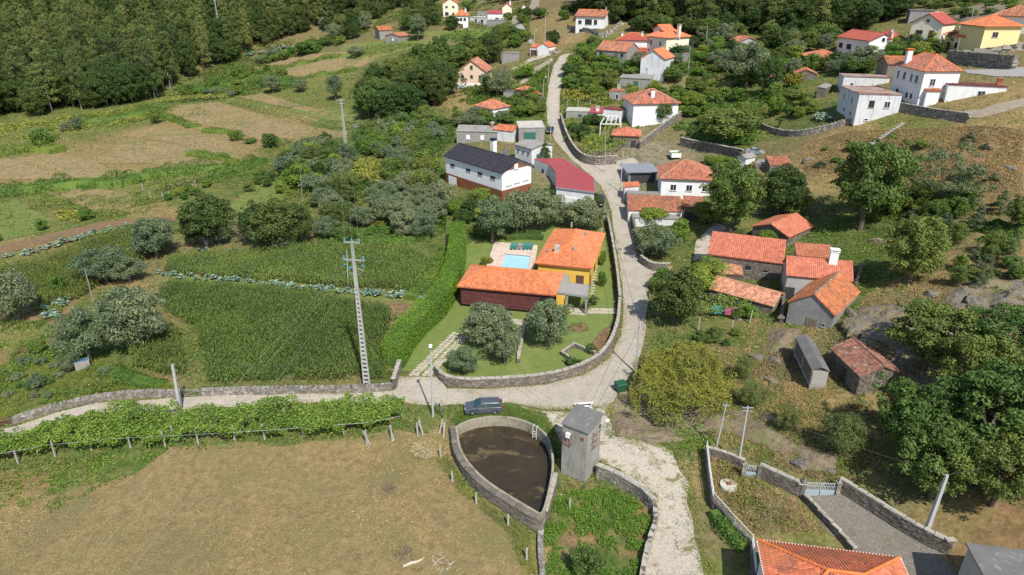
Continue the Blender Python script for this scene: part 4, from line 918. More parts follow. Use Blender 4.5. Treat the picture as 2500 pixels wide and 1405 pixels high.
B('house', 'cream house with red gable and chimney beyond the lane', (1224,19), (1251,19), 10, 5.4, 'gable_y', 2.0, 'plaster_cream', 'tile_red', .35, wins=[('F',.3,1.6,1.1,1.3,'g'),('F',.7,1.6,1.1,1.3,'g')], chims=[(.8,.3,2.6,.7,.7)])
B('house', 'tiny white house with red gable at the end of the lane', (1272,19), (1286,19), 6, 3.6, 'gable_y', 1.4, 'plaster_white', 'tile_red', .25, doors=[('F',.5,0,1.2,2.2,'frame_dark')])
B('shed', 'small crimson roofed shed at the foot of the wood', (816,67), (832,67), 5, 3.0, 'gable_x', .8, 'block_grey', 'metal_red', .2, cat='shed', style='rib')
B('house', 'white house with long orange roof and balcony above a stepped wall', (1402,40), (1478,42), 10, 6.4, 'gable_x', 2.1, 'plaster_white', 'tile_faded', .5, wins=[('F',.15,3.8,1.3,1.2,'d'),('F',.45,3.6,2.6,1.8,'d'),('F',.2,.8,1.3,1.2,'d'),('F',.7,3.7,1.2,1.6,'d')], doors=[('F',.75,0,2.6,2.3,'frame_dark')], chims=[(.9,.5,2.9,.6,.6)])
B('house', 'white house with crimson hip roof and two white chimneys', (1502,98), (1583,100), 9, 5.2, 'hip', 2.0, 'plaster_white', 'tile_red', .4, wins=[('F',.62,2.6,1.0,.9,'d')], chims=[(.18,.3,2.0,.6,.5),(.78,.35,2.2,.6,.5)])
B('house', 'cream house with orange hip roof and dormer above the grey sheds', (1576,88), (1630,94), 11, 5.4, 'hip', 2.6, 'plaster_cream', 'tile_new', .5, W=10, wins=[('F',.22,2.8,1.1,1.4,'w'),('F',.7,2.8,1.1,1.4,'w')], chims=[(.95,.5,3.6,1.0,.8,'plaster_cream')], plinth=(1.9,'plaster_old'))
B('house', 'upper orange gable roof rising behind the cream house', (1618,76), (1650,75), 7, 7.6, 'gable_x', 1.6, 'plaster_cream', 'tile_new', .4, wins=[('F',.7,6.2,.9,.9,'w')])
B('barn', 'grey rendered barn with long orange tile roof and small windows', (1454,122), (1530,128), 9, 5.6, 'gable_x', 2.4, 'block_grey', 'tile_faded', .2, wins=[('F',.16,4.0,1.0,1.0,'d'),('F',.86,4.0,1.0,1.0,'d')], cat='barn')
B('house', 'pale gabled house with orange roof and dormer half hidden by a tree', (1562,142), (1625,146), 9, 5.6, 'gable_y', 2.6, 'plaster_old', 'tile_new', .3)
B('shed', 'small crimson tiled shed roof behind the pale gabled house', (1556,127), (1578,128), 5, 3.0, 'gable_x', 1.0, 'block_grey', 'tile_red', .2, cat='shed')
B('shed', 'grey flat roofed shed right of the pale gabled house', (1615,116), (1656,118), 6, 3.2, 'shed_back', .3, 'render_grey', 'slab_dark', .1, style='flat', cat='shed')
B('shed', 'grey sheet roofed shed below the cream house', (1628,130), (1680,132), 6, 3.0, 'shed_back', .3, 'block_grey', 'fibre_cement', .1, style='flat', cat='shed')
B('shed', 'grey tin roofed outbuilding right of the cream house', (1656,100), (1694,102), 6, 3.0, 'shed_back', .4, 'stone_dark', 'sheet_grey', .1, style='rib', cat='shed')
B('shed', 'long low grey shed with fibre cement roof behind the hip roofed house', (1511,190), (1588,194), 5.5, 3.0, 'shed', .6, 'block_grey', 'fibre_cement', .15, style='rib', cw=.4, doors=[('F',.55,0,1.6,2.2,'door_green')], cat='shed')
B('shed', 'small grey hut with a pot chimney in front of the pale gabled house', (1578,168), (1608,169), 4, 2.8, 'shed_back', .3, 'block_grey', 'slab_dark', .1, style='flat', chims=[(.5,.3,.6,.7,.7,'block_grey','ridge_old')], cat='shed')
B('shed', 'little block hut with a white framed window below the long grey shed', (1487,221), (1521,223), 4.5, 3.0, 'flat', 0, 'block_grey', 'brick_red', .1, wins=[('F',.6,.5,.9,1.5,'w')], cat='shed', chims=[(.5,.8,1.6,.9,.6,'plaster_grey','concrete')])
B('house', 'white house with orange brown hip roof and tall leaning white chimney', (1544,255), (1663,253), 12.5, 6.6, 'hip', 3.0, 'plaster_white', 'tile_old', .5, wins=[('F',.82,4.0,1.1,1.1,'d')], chims=[(.46,.22,3.2,1.0,.7,'plaster_white','ridge_old')], ridge='ridge_old')
B('shed', 'low pale roofed poultry shed beside the lane wall', (1381,271), (1452,273), 7.5, 2.4, 'shed_back', .3, 'block_grey', 'concrete_pale', .1, style='rib', cw=.5, cat='shed', wins=[('F',.5,.8,1,.6,'d')])
B('shed', 'small crimson roofed hut with a white chimney', (1437,275), (1472,277), 4.5, 2.6, 'shed', .8, 'plaster_old', 'metal_red', .15, style='rib', chims=[(.55,.35,1.2,.9,.6)], cat='shed')
B('shed', 'maroon sheet roofed shed left of the hip roofed white house', (1471,266), (1518,270), 6, 3.2, 'shed_back', .3, 'plaster_old', 'tile_maroon', .1, style='rib', cw=.5, cat='shed')
B('shed', 'stone shed with red orange hip roof above the round vine arbour', (1493,331), (1564,334), 7, 3.2, 'hip', 1.5, 'stone_dark', 'tile_salmon', .35, cat='shed', ridge='tile_salmon', doors=[('F',.8,0,1.2,2,'frame_dark')])
B('house', 'white house with mottled brown hip roof and three white windows', (1611,437), (1748,442), 10.5, 5.2, 'hip', 2.8, 'plaster_white', 'tile_old', .45, wins=[('F',.24,2.6,1.3,1.4,'w'),('F',.55,2.6,1.3,1.4,'w'),('F',.86,2.6,1.3,1.4,'w')], ridge='ridge_old')
B('carport', 'open carport with a pale grey sheet roof beside the lane', (1531,422), (1612,421), 8.5, 3.0, 'shed_back', .2, 'render_grey', 'sheet_grey', .6, style='rib', cw=.5, cat='carport', doors=[('F',.5,0,5.6,2.7,'frame_dark')])  # dark slab built as a door paints the shade inside the open front
B('shed', 'long lean-to with mottled orange tiles below the white house', (1533,514), (1668,518), 5.6, 2.8, 'shed', 1.5, 'plaster_old', 'tile_old', .15, cat='shed', ridge='ridge_old')
B('shed', 'right end lean-to with older tiles over a dark opening', (1668,505), (1718,508), 4.2, 2.7, 'shed', 1.0, 'stone_dark', 'tile_old', .15, cat='shed', doors=[('F',.3,0,1.6,2,'frame_dark')])  # near-black door slab stands in for the shade within the opening
B('shed', 'low grey corrugated lean-to behind the orange lane wall shed', (1530,474), (1611,477), 3.0, 2.8, 'shed_back', .2, 'render_grey', 'fibre_cement', .1, style='rib', cw=.4, cat='shed')
B('shed', 'small orange tiled roof at the corner of the carport', (1524,458), (1562,459), 3.6, 3.0, 'shed_l', .4, 'plaster_old', 'tile_orange', .1, cat='shed')
B('shed', 'grey corrugated lean-to with a white edge at the foot of the tiled lean-to', (1544,532), (1660,536), 2.6, 2.0, 'shed', .35, 'plaster_old', 'fibre_cement', .1, style='rib', cw=.4, cat='shed')
# farmstead on the right
B('barn', 'open stone shed with salmon gable roof and ivy', (1832,553), (1925,580), 9, 3.0, 'gable_y', 1.5, 'stone_dark', 'tile_salmon', .35, cat='barn', ridge='tile_salmon', W=7.6)
B('barn', 'long stone barn with a single slope of bright orange tiles', (1727,621), (1914,645), 6.0, 4.6, 'shed', 2.0, 'stone_dark', 'tile_salmon', .25, cat='barn', cw=.3, wins=[('F',.56,2.6,.8,.8,'d'),('F',.8,2.6,.7,.4,'d')], doors=[('F',.56,-.3,1.2,1.8,'wood_old')])
B('shed', 'lower lean-to with pale orange tiles in front of the stone barn', (1745,668), (1815,672), 4.5, 2.6, 'shed', 1.1, 'stone_dark', 'tile_weathered', .2, cat='shed')
B('shed', 'old stone outbuilding with a weathered orange pantile roof', (1730,706), (1890,750), 5.2, 2.6, 'gable_x', 1.3, 'stone_dark', 'tile_weathered', .25, cat='shed', cw=.32, rl=.45, ridge='ridge_old')
gh = B('house', 'grey rendered gabled house with patched orange roof and a dark door', (1923,738), (2040,773), 10.5, 3.6, 'gable_y', 2.3, 'render_grey', 'tile_orange', .2, doors=[('F',.55,0,1.5,2.2,'wood_old')], wins=[('F',.82,1.4,.5,.5,'t')], ridge='stone', W=6.6)
B('house', 'salmon tiled cross wing behind the patched orange roof', (1919,673), (2084,688), 5.5, 4.2, 'gable_x', 2.0, 'plaster_grey', 'tile_salmon', .25, ridge='tile_salmon', chims=[(.70,.45,3.6,1.2,.9,'plaster_white','plaster_white')], doors=[('F',.08,0,1.4,2.2,'frame_dark')])
B('house', 'narrow salmon roof strip at the back of the grey farmhouse', (1945,625), (2035,632), 3.6, 4.6, 'shed', .9, 'plaster_grey', 'tile_salmon', .2)
# upper right
B('house', 'plain weathered white block house with rusty sheet roof', (2098,229), (2197,233), 14.5, 7.2, 'shed_back', .5, 'plaster_old', 'fibre_rust', .15, style='rib', cw=.5, wins=[('F',.33,4.3,1.1,1.5,'b'),('F',.7,4.3,1.2,1.4,'w'),('F',.28,1.5,.9,.5,'w'),('F',.66,1.5,.9,.5,'w'),('L',.3,4.4,.9,1.4,'w'),('L',.7,4.4,.9,1.4,'w'),('L',.4,2.0,.6,.7,'d'),('L',.75,2.0,.6,.7,'d')], plinth=(.5,'concrete'), rot=math.radians(-9), W=8.8)
B('house', 'tall white two storey house with orange hip roof and white chimney', (2257,175), (2353,175), 12.5, 7.6, 'hip', 2.9, 'plaster_white', 'tile_faded', .35, wins=[('F',.28,4.6,1.2,1.5,'w'),('F',.72,4.6,1.8,1.6,'sh'),('L',.16,4.9,1.0,1.6,'w'),('L',.38,4.9,1.2,1.6,'w'),('L',.62,4.9,1.0,1.6,'w'),('L',.8,4.9,1.2,1.6,'w'),('L',.25,1.4,.9,1.3,'b'),('L',.6,1.6,.7,1.0,'b'),('L',.75,1.6,.7,1.0,'b')], chims=[(.12,.72,3.2,1.1,.9,'plaster_white','ridge_orange')], plinth=(.7,'concrete'))
B('building', 'low white wing with orange tiled end and stout white chimney', (2262,222), (2300,223), 6.5, 3.6, 'shed', 1.0, 'plaster_white', 'tile_orange', .2, chims=[(.72,.4,2.6,1.1,.8,'plaster_white','concrete')], wins=[('L',.5,1.4,.7,1.0,'w')], cat='building')
B('building', 'long white annex with brown sheet roof running along the slope', (2315,206), (2462,213), 7, 3.8, 'shed_back', .4, 'plaster_white', 'tile_maroon', .15, style='rib', cw=.6, wins=[('F',.6,1.4,1.4,1.4,'w')], chims=[(.9,.4,.9,.9,.8,'brick_red','brick_red')], cat='building')
B('building', 'stained white barn with a rusty flat roof behind the block house', (2060,186), (2175,190), 8, 4.2, 'shed_back', .4, 'plaster_old', 'fibre_rust', .15, style='rib', cw=.5, cat='barn', wins=[('F',.2,2,.5,.5,'d')], doors=[('F',.82,0,1.6,2.4,'frame_dark')])
B('barn', 'stone barn end with orange tiles behind the tall white house', (2168,158), (2230,158), 6, 3.6, 'gable_x', 1.6, 'stone_dark', 'tile_old', .2, cat='barn')
B('shed', 'ruined stone hut with broken dull red tiles beside the yellow shrub', (1872,188), (1908,190), 6, 3.0, 'shed', 1.0, 'stone_dark', 'tile_old', .2, cat='shed')
B('shed', 'small red tiled roof lost in the bushes uphill of the yellow shrub', (1940,180), (1996,182), 6, 2.8, 'gable_y', 1.2, 'stone_dark', 'tile_old', .2, cat='shed')
B('shed', 'open stone ruin with rusty door left of the block house', (1995,212), (2018,214), 8, 3.0, 'shed_r', .2, 'stone_dark', 'fibre_cement', .1, style='flat', cat='shed')
B('house', 'low L shaped roof of salmon tiles among the trees', (1985,141), (2080,140), 9, 3.0, 'hip', 1.6, 'stone_dark', 'tile_salmon', .3, ridge='tile_salmon', W=10)
B('house', 'white bungalow with red tiled gable roof and satellite dish', (2042,90), (2122,101), 10, 4.4, 'gable_x', 2.0, 'plaster_white', 'tile_red', .45, wins=[('F',.13,1.5,1.6,1.3,'d'),('F',.4,1.4,2.0,1.4,'d'),('R',.5,4.2,1.0,.9,'d')], ridge='tile_red', chims=[(.85,.85,2.4,.7,.7,'plaster_white'),(1.0,.7,1.9,.7,.6,'plaster_pink')])
B('house', 'red hip roofed rear wing of the white bungalow', (2122,92), (2176,96), 8, 4.2, 'hip', 2.0, 'plaster_white', 'tile_red', .3, ridge='tile_red')
B('house', 'cream gabled house with red roof, balcony and red garage door', (2222,56), (2296,60), 9, 6.8, 'gable_y', 2.6, 'plaster_cream', 'tile_red', .4, wins=[('F',.3,3.9,1.8,1.1,'b'),('F',.5,7.2,.8,.7,'b'),('L',.3,3.8,1.2,1.3,'w')], doors=[('F',.62,.1,2.6,2.4,'door_red'),('F',.7,3.0,1.3,2.1,'frame_brown')], plinth=(2.9,'plaster_old'), W=9)
B('building', 'flat concrete canopy behind the cream house with red roof', (2222,25), (2282,26), 6, 4.0, 'flat', 0, 'render_grey', 'slab_dark', .2, cat='building')
B('house', 'yellow two storey house with orange hip roof and pale corner stones', (2405,66), (2520,73), 11, 7.2, 'hip', 2.4, 'plaster_yellow', 'tile_new', .6, wins=[('F',.32,4.6,1.5,1.3,'t'),('F',.24,.9,1.5,1.3,'t')], rot=math.radians(2))
B('house', 'single storey yellow wing with orange hip roof and two white doors', (2352,91), (2425,96), 9, 4.0, 'hip', 2.1, 'plaster_yellow', 'tile_new', .5, doors=[('F',.45,0,1.1,2.3,'frame_white'),('F',.8,0,1.1,2.3,'frame_white')], wins=[('L',.3,1,1.1,1.3,'d'),('L',.7,1,1.1,1.3,'d')], chims=[(.28,.6,1.8,.7,.7,'plaster_cream','plaster_cream')], rot=math.radians(2))
B('house', 'white house with brown tiled hip roof at the right edge behind the yellow one', (2420,38), (2520,42), 10, 5.0, 'hip', 2.4, 'plaster_white', 'tile_old', .5, ridge='ridge_old')
B('house', 'grey gabled cottage with orange tiles at the edge of the right hand wood', (1803,103), (1855,102), 8, 3.4, 'gable_y', 1.4, 'plaster_grey', 'tile_faded', .3)
B('shed', 'tiny orange roofed hut below the tall pines', (1924,86), (1945,88), 4.5, 3.0, 'gable_x', 1.0, 'plaster_old', 'tile_orange', .2, cat='shed')
B('shed', 'little brick hut with grey roof slab beside a green drum', (1707,130), (1740,132), 4, 2.6, 'flat', 0, 'brick_red', 'slab_dark', .15, cat='shed')
B('shed', 'small pale hut with grey gable roof beside the silver car', (1797,382), (1822,388), 3.8, 2.4, 'gable_y', .7, 'plaster_old', 'fibre_cement', .2, style='flat', cat='shed')
B('shed', 'small stone shed with mottled red tiles beside the silver car slope', (1880,404), (1935,405), 4.5, 2.0, 'shed', .9, 'stone', 'tile_old', .1, cat='shed')
B('shed', 'roofless grey block pen between the pale hut and the red tiled shed', (1843,398), (1880,403), 4.0, 1.4, 'flat', 0, 'stone', 'fibre_cement', .05, cat='shed')
pf = thing('pergola_frame', 'white open beam frame over a terrace behind the red orange hip roof', 'pergola', G(1470, 318))
_o = pf.location
_c = [Vector(at_z(px, py, _o.z + 3.0)) - _o for px, py in [(1466,303),(1516,304),(1514,284),(1478,283)]]
for i in range(4): MB().bar(_c[i], (_c[i][0], _c[i][1], -1.5), .22).build('post', 'paint_white', pf); MB().bar(_c[i], _c[(i + 1) % 4], .22).build('beam', 'paint_white', pf)
for t in (.25, .5, .75): MB().bar(_c[0].lerp(_c[1], t), _c[3].lerp(_c[2], t), .18).build('beam', 'paint_white', pf)
# granary and stone hut
gr = B('granary', 'narrow raised stone granary with slab roof on the rocky slope', (1942,824), (1982,904), 2.1, 3.0, 'gable_x', .55, 'wood_dark', 'slab_dark', .2, style='flat', cat='granary', deep=-.9)
w_, d_ = dims(gr)
MB().box(.15, w_ - .15, .15, d_ - .15, .62, .92).build('sill_beam', 'granite', gr)
for i in range(4):
    x = .5 + (w_ - 1.0) * i / 3; MB().box(x - .3, x + .3, .2, d_ - .2, -3.0, .618).build('pier', 'stone', gr)
for i in range(int(w_ / .22)):
    x = .25 + i * .22; MB().box(x, x + .13, .14, .195, 1.0, 2.75).build('slat', 'wood_old', gr)
for x in (.25, w_ / 2, w_ - .25): MB().box(x - .14, x + .14, .1, d_ - .1, .921, 2.85).build('post', 'granite', gr)
B('hut', 'stone hut with mottled red tiled roof partly under the oak', (2026,850), (2100,921), 5.4, 2.8, 'gable_x', 1.3, 'stone_dark', 'tile_dark', .2, cat='hut', ridge='tile_dark', cw=.32, doors=[('F',.5,.3,.9,1.6,'frame_dark')])
# houses cut by the lower edge
def near_house():
    h = 4.2; a = Vector(at_z(1850, 1320, 4.2)); b = Vector(at_z(2196, 1363, 4.2)); u = b - a; rz = math.atan2(u.y, u.x); w = u.length; d = 9.0
    # the far eave is the one in view: build with its back towards the camera
    t = thing('house', 'house with ribbed orange tile hip roof cut by the bottom edge', 'house', (b.x, b.y, 0), rz + math.pi)
    P, E_, zf = roof_planes('hip', w, d, h, 2.0)
    mb = MB()
    for pl in P:
        n = len(pl); mb.add([Vector(q) for q in pl] + [Vector(q) - Vector((0, 0, .12)) for q in pl], [tuple(range(n)), tuple(range(2 * n - 1, n - 1, -1))] + [(i, n + i, n + (i + 1) % n, (i + 1) % n) for i in range(n)])
    rf = mb.build('roof', 'tile_orange', t)
    tm = MB(); W_, L_ = .26, .40
    tm.add([(-W_/2,0,.05),(-W_*.22,0,.12),(W_*.22,0,.12),(W_/2,0,.05),(-W_/2,L_+.03,.03),(-W_*.22,L_+.03,.1),(W_*.22,L_+.03,.1),(W_/2,L_+.03,.03)], [(0,1,5,4),(1,2,6,5),(2,3,7,6),(3,2,1,0)])
    tile_me = tm.mesh('tile', 'tile_orange'); cnt = 0; rest = MB(); slots = []
    for pl in P:
        p, uu, s, n = plane_frame(pl); q = [((x - p[0]).dot(uu), (x - p[0]).dot(s)) for x in p]; hi = max(x for x, y in q); nc = int(hi / W_)
        for c in range(nc):
            tt = (c + .5) * hi / nc; ss = []
            for i in range(len(q)):
                (x0, y0), (x1, y1) = q[i], q[(i + 1) % len(q)]
                if (x0 - tt) * (x1 - tt) < 0: ss.append(y0 + (y1 - y0) * (tt - x0) / (x1 - x0))
            if len(ss) < 2: continue
            sv = min(ss) - .05
            while sv < max(ss) - .2:
                slots.append((p[0] + uu * tt + s * sv, uu, s, n)); sv += L_
    wm = Matrix.Rotation(rz + math.pi, 4, 'Z')
    slots.sort(key=lambda k: -(wm @ k[0]).y)
    for o_, uu, s, n in slots:
        M = Matrix((uu, s, n)).transposed().to_4x4(); M.translation = o_
        if cnt < 300:
            o = link('tile', tile_me, None, rf); o.matrix_local = M; cnt += 1
        else: rest.add([M @ Vector(v) for v in tm.v], tm.f)
    stuff(rest.build('roof_tiles', 'tile_orange', rf))
    for x, y in E_:
        e = MB(); x = Vector(x); y = Vector(y); k = max(1, int((y - x).length / .42))
        for i in range(k): e.tube([x.lerp(y, i / k) + Vector((0,0,.1)), x.lerp(y, (i + 1.06) / k) + Vector((0,0,.1))], [.15, .13], 7)
        stuff(e.build('ridge_tiles', 'ridge_orange', rf))
    ov = .4; MB().box(ov, w - ov, ov, d - ov, -2, h - .13).build('wall', 'plaster_white', t)
    g = MB(); g.bar((0,-.06,h-.02),(w,-.06,h-.02),.14); g.bar((w+.06,0,h-.02),(w+.06,d,h-.02),.14); g.bar((-.06,0,h-.02),(-.06,d,h-.02),.14); g.build('gutter', 'frame_white', t)
near_house()
B('building', 'grey flat slab roofed outbuilding in the bottom right corner', (2560,1351), (2358,1325), 6.5, 3.0, 'flat', 0, 'plaster_grey', 'slab_dark', .2, cat='building')
# ------------------------------------------------------------------ stone walls
def stone_meshes(m, k=6, seed=3):
    r = random.Random(seed); out = []
    for i in range(k):
        j = lambda s: r.uniform(-s, s)
        v = [(x + j(.08), y + j(.06), z + j(.1)) for x, y, z in [(-.5,-.5,0),(.5,-.5,0),(.5,.5,0),(-.5,.5,0),(-.42,-.44,1),(.42,-.44,1),(.42,.44,1),(-.42,.44,1)]]
        b = MB().add(v, [(3,2,1,0),(4,5,6,7),(0,1,5,4),(1,2,6,5),(2,3,7,6),(3,0,4,7)]); out.append((b, b.mesh('stone', m)))
    return out
STONES = {m: stone_meshes(m, 6, i + 3) for i, m in enumerate(('stone', 'stone_dark', 'coping', 'granite', 'rock'))}
def stone_wall(label, pxs, h, t=.5, m='stone', single=0, cop=None, sl=.5, course=.26, smooth=True, name='stone_wall', base=-.6, pts=None, cat='wall', raise_=0.0, core='stone_core'):
    P = pts or [G(px, py) for px, py in pxs]
    if smooth and len(P) > 2: P = smooth_path(P, 2)
    P = [Vector(p) for p in P]; o0 = P[0].copy()
    root = thing(name, label, cat, o0)
    P = resample(P, .5); n = len(P)
    zz = land(np.array([p.x for p in P]), np.array([p.y for p in P])) + raise_
    for p, z in zip(P, zz): p.z = z if pts is None else p.z
    nr = []
    for i in range(n):
        t_ = (P[min(i + 1, n - 1)] - P[max(i - 1, 0)]); t_.z = 0; t_.normalize(); nr.append(Vector((-t_.y, t_.x, 0)))
    k = .8; V = []; F = []
    for p, q in zip(P, nr):
        c = p - o0
        for sx, z in ((-k, base), (k, base), (k, h - .05), (-k, h - .05)): V.append(c + q * (sx * t / 2) + Vector((0, 0, z)))
    for i in range(n - 1):
        a, b = 4 * i, 4 * i + 4; F += [(a, b, b + 3, a + 3), (b + 1, a + 1, a + 2, b + 2), (a + 3, b + 3, b + 2, a + 2)]
    F += [(0, 1, 2, 3), (4 * n - 1, 4 * n - 2, 4 * n - 3, 4 * n - 4)]
    mk('core', V, F, core, root)
    cum = [0.0]
    for a, b in zip(P[:-1], P[1:]): cum.append(cum[-1] + (b - a).length)
    L = cum[-1]; cum = np.array(cum)
    PX = np.array([p.x for p in P]); PY = np.array([p.y for p in P]); PZ = np.array([p.z for p in P])
    def at(s): return Vector((np.interp(s, cum, PX), np.interp(s, cum, PY), np.interp(s, cum, PZ)))
    rest = MB(); cnt = 0; lst = []
    nc = max(1, int(round((h - (-.15)) / course)))
    for c in range(nc):
        s = R.uniform(0, .3)
        while s < L:
            ln = R.uniform(.6, 1.5) * sl; z = -.15 + (h + .15) * c / nc
            lst.append((s, z, ln, (h + .15) / nc * R.uniform(.85, 1.12), m, t * R.uniform(.92, 1.12))); s += ln * .97
    if cop:
        s = 0
        while s < L:
            ln = R.uniform(.7, 1.2) * cop[1]; lst.append((s, h - .04, ln, cop[2], cop[0], t * 1.15)); s += ln * .99
    for s, z, ln, hh, mm, tt in reversed(lst):
        p = at(min(L, s + ln / 2)) - o0; q = at(min(L, s + ln / 2 + .2)) - at(max(0, s + ln / 2 - .2)); ang = math.atan2(q.y, q.x) + R.uniform(-.06, .06)
        bb, me = R.choice(STONES[mm])
        if cnt < single:
            o = link('coping_stone' if cop and mm == cop[0] else 'stone', me, None, root); o.location = (p.x, p.y, p.z + z); o.rotation_euler = (0, 0, ang); o.scale = (ln, tt, hh); cnt += 1
        else:
            M = Matrix.Translation((p.x, p.y, p.z + z)) @ Matrix.Rotation(ang, 4, 'Z') @ Matrix.Diagonal((ln, tt, hh, 1))
            rest.add([M @ Vector(v) for v in bb.v], bb.f)
    if rest.v: stuff(rest.build('stonework', m, root))
    return root
GW = [(1063,912),(1090,945),(1200,946),(1330,936),(1420,912),(1480,872),(1508,806),(1512,745)]
stone_wall('curved brown stone garden wall with pale coping in front of the lawn', GW, 1.35, .45, 'stone_dark', 120, ('coping', 1.0, .14), .55, .3, core='stone_core')
stone_wall('tall dark garden wall between the villa side lawn and the lane', [(1512,745),(1504,660),(1490,580),(1480,535)], 1.7, .4, 'stone_dark', 40, ('coping', 1.2, .12), .7, .4)
stone_wall('short stone gate pillar wall at the end of the maize wall', [(962,952),(976,908)], 1.7, .5, 'stone_dark', 60, ('coping', .8, .12), .5, .3)
stone_wall('dry stone wall along the lane in front of the maize field', [(492,965),(700,960),(958,952)], 1.0, .6, 'stone', 260, None, .62, .3)
stone_wall('bending dry stone wall along the lane left of the field gate', [(30,1036),(130,1004),(255,975),(350,967),(442,968)], .95, .6, 'stone', 230, None, .6, .3)
stone_wall('low stone edging between the lane and the vine trellis', [(300,1010),(440,1014),(470,1018),(520,1008)], .5, .5, 'stone', 60, None, .5, .25)
_rw = [Vector((p.x, p.y)) for p in offset_loop(rim_s, .56)]
_k = [i for i, p in enumerate(_rw) if proj(p.x, p.y, 0)[0] < 1330 and proj(p.x, p.y, 0)[1] > 1040 + max(0, (proj(p.x, p.y, 0)[0] - 1120)) * .8]
_k.sort(key=lambda i: proj(_rw[i].x, _rw[i].y, 0)[1])
stone_wall('broad mossy stone retaining wall on the field side of the tank', [], 1.42, .6, 'stone_dark', 300, ('stone_dark', .7, .1), .55, .3, base=-1.2, pts=[Vector((_rw[i].x, _rw[i].y, -1.45)) for i in _k], smooth=False)
stone_wall('low stone wall on the fern side of the tank', [(1330,1272),(1345,1225),(1356,1180)], 1.4, .5, 'stone_dark', 60, ('coping', .8, .12), .5, .3)
stone_wall('low retaining wall with flat coping between the gravel track and the ferns', [(1456,1160),(1500,1178),(1560,1210),(1592,1245)], 1.5, .55, 'stone', 120, ('coping', 1.1, .14), .55, .32, base=-1)
stone_wall('white topped kerb wall curving along the gravel track to the bottom edge', [(1597,1250),(1600,1290),(1580,1345),(1565,1420)], 1.1, .5, 'coping', 60, ('concrete_pale', 1.2, .1) if False else None, .7, .36)
stone_wall('tumbled stone wall below the tank corner', [(1322,1290),(1318,1330),(1325,1420)], .6, .6, 'stone', 60, None, .6, .3)
stone_wall('stone wall between the two blue gates', [(1850,1163),(1900,1188),(1955,1212)], 1.7, .45, 'stone_dark', 120, ('coping', 1.0, .14), .5, .3)
stone_wall('stone wall running downhill from the wide blue gate', [(2044,1196),(2150,1262),(2250,1325),(2310,1350)], 1.6, .45, 'stone_dark', 150, ('coping', 1.0, .14), .5, .3)
stone_wall('dark retaining wall beside the walled driveway', [(1962,1222),(2025,1290),(2075,1345)], .9, .35, 'stone_dark', 40, ('coping', 1.0, .1), .6, .3)
fw = stone_wall('plastered wall topped by a white railing along the gravel track', [(1722,1112),(1728,1170),(1738,1240),(1790,1300),(1832,1345),(1840,1420)], 1.1, .3, 'stone_dark', 0, ('coping', 1.2, .1), .7, .3, smooth=False)
stone_wall('short wall with creeper at the head of the walled garden', [(1722,1110),(1765,1122),(1808,1140)], 1.1, .35, 'stone_dark', 30, ('coping', 1.0, .12), .6, .3)
stone_wall('dark stone wall on the right of the lane above the junction', [(1568,640),(1550,585),(1538,520),(1532,470)], 2.0, .5, 'stone_dark', 60, None, .6, .34)
stone_wall('rounded stone retaining wall at the lane junction', [(1563,642),(1590,662),(1628,662)], 1.5, .5, 'stone', 60, ('coping', .8, .12), .5, .3)
stone_wall('curved grey wall on the right of the lane under the vine arbour', [(1368,295),(1385,350),(1410,392),(1440,405),(1500,402)], 2.2, .45, 'stone_dark', 60, ('coping', 1.3, .12), .8, .45)
stone_wall('long dark stone wall behind the white trailer', [(1660,356),(1740,372),(1808,388)], 2.2, .5, 'stone_dark', 60, ('coping', 1.0, .12), .6, .36)
stone_wall('garden wall in front of the topiary and the weathered block house', [(1858,315),(1880,325),(1935,336),(2000,325),(2072,304)], 1.3, .4, 'stone', 60, ('coping', 1.0, .12), .6, .34)
stone_wall('stone wall running out from the block house across the slope', [(2192,272),(2270,288),(2360,300)], 1.8, .5, 'stone', 60, ('coping', 1.0, .12), .6, .36)
stone_wall('massive boulder retaining wall below the yellow house', [(2312,152),(2400,162),(2470,170)], 3.0, 1.2, 'stone', 90, None, 1.2, .8)
stone_wall('grey concrete retaining wall of the yellow house terrace', [(2345,142),(2420,134),(2520,120)], 1.8, .4, 'coping', 0, None, 3.0, 1.0)
stone_wall('sloping stone wall climbing behind the red orange hip roofed shed', [(1560,365),(1610,325),(1660,290)], 2.0, .5, 'stone', 40, ('coping', 1.1, .12), .6, .36)
stone_wall('stone wall left of the grey farmhouse yard', [(1905,690),(1912,740),(1905,790)], 1.2, .5, 'stone_dark', 30, None, .6, .3)
stone_wall('thin stone wall on the far side of the grey farmhouse', [(2085,710),(2095,680),(2100,660)], 1.2, .4, 'stone_dark', 30, None, .6, .3)
stone_wall('white curved wall below the house with balconies', [(1385,72),(1430,80),(1470,95),(1500,80),(1515,62)], 1.6, .3, 'coping', 0, None, 2.0, .8)
stone_wall('white wall of the garage at the road fork', [(1312,134),(1340,134),(1362,130)], 1.3, .25, 'coping', 0, None, 2, .7)
stone_wall('low dry stone bank above the terrace beside the vine row', [(860,312),(900,306),(935,298)], 1.0, .6, 'stone', 20, None, .7, .35)
# long granite beam steps in the slope
stp = thing('stone_steps', 'flight of narrow stone steps climbing the bare slope', 'steps', G(2120, 355))
for i in range(14):
    p = G(2118 + i * 6.6, 360 - i * 4.4) - stp.location; o = link('step', STONES['granite'][i % 6][1], None, stp); o.location = p - Vector((0, 0, .05)); o.scale = (1.4, .5, .25); o.rotation_euler = (0, 0, .3)
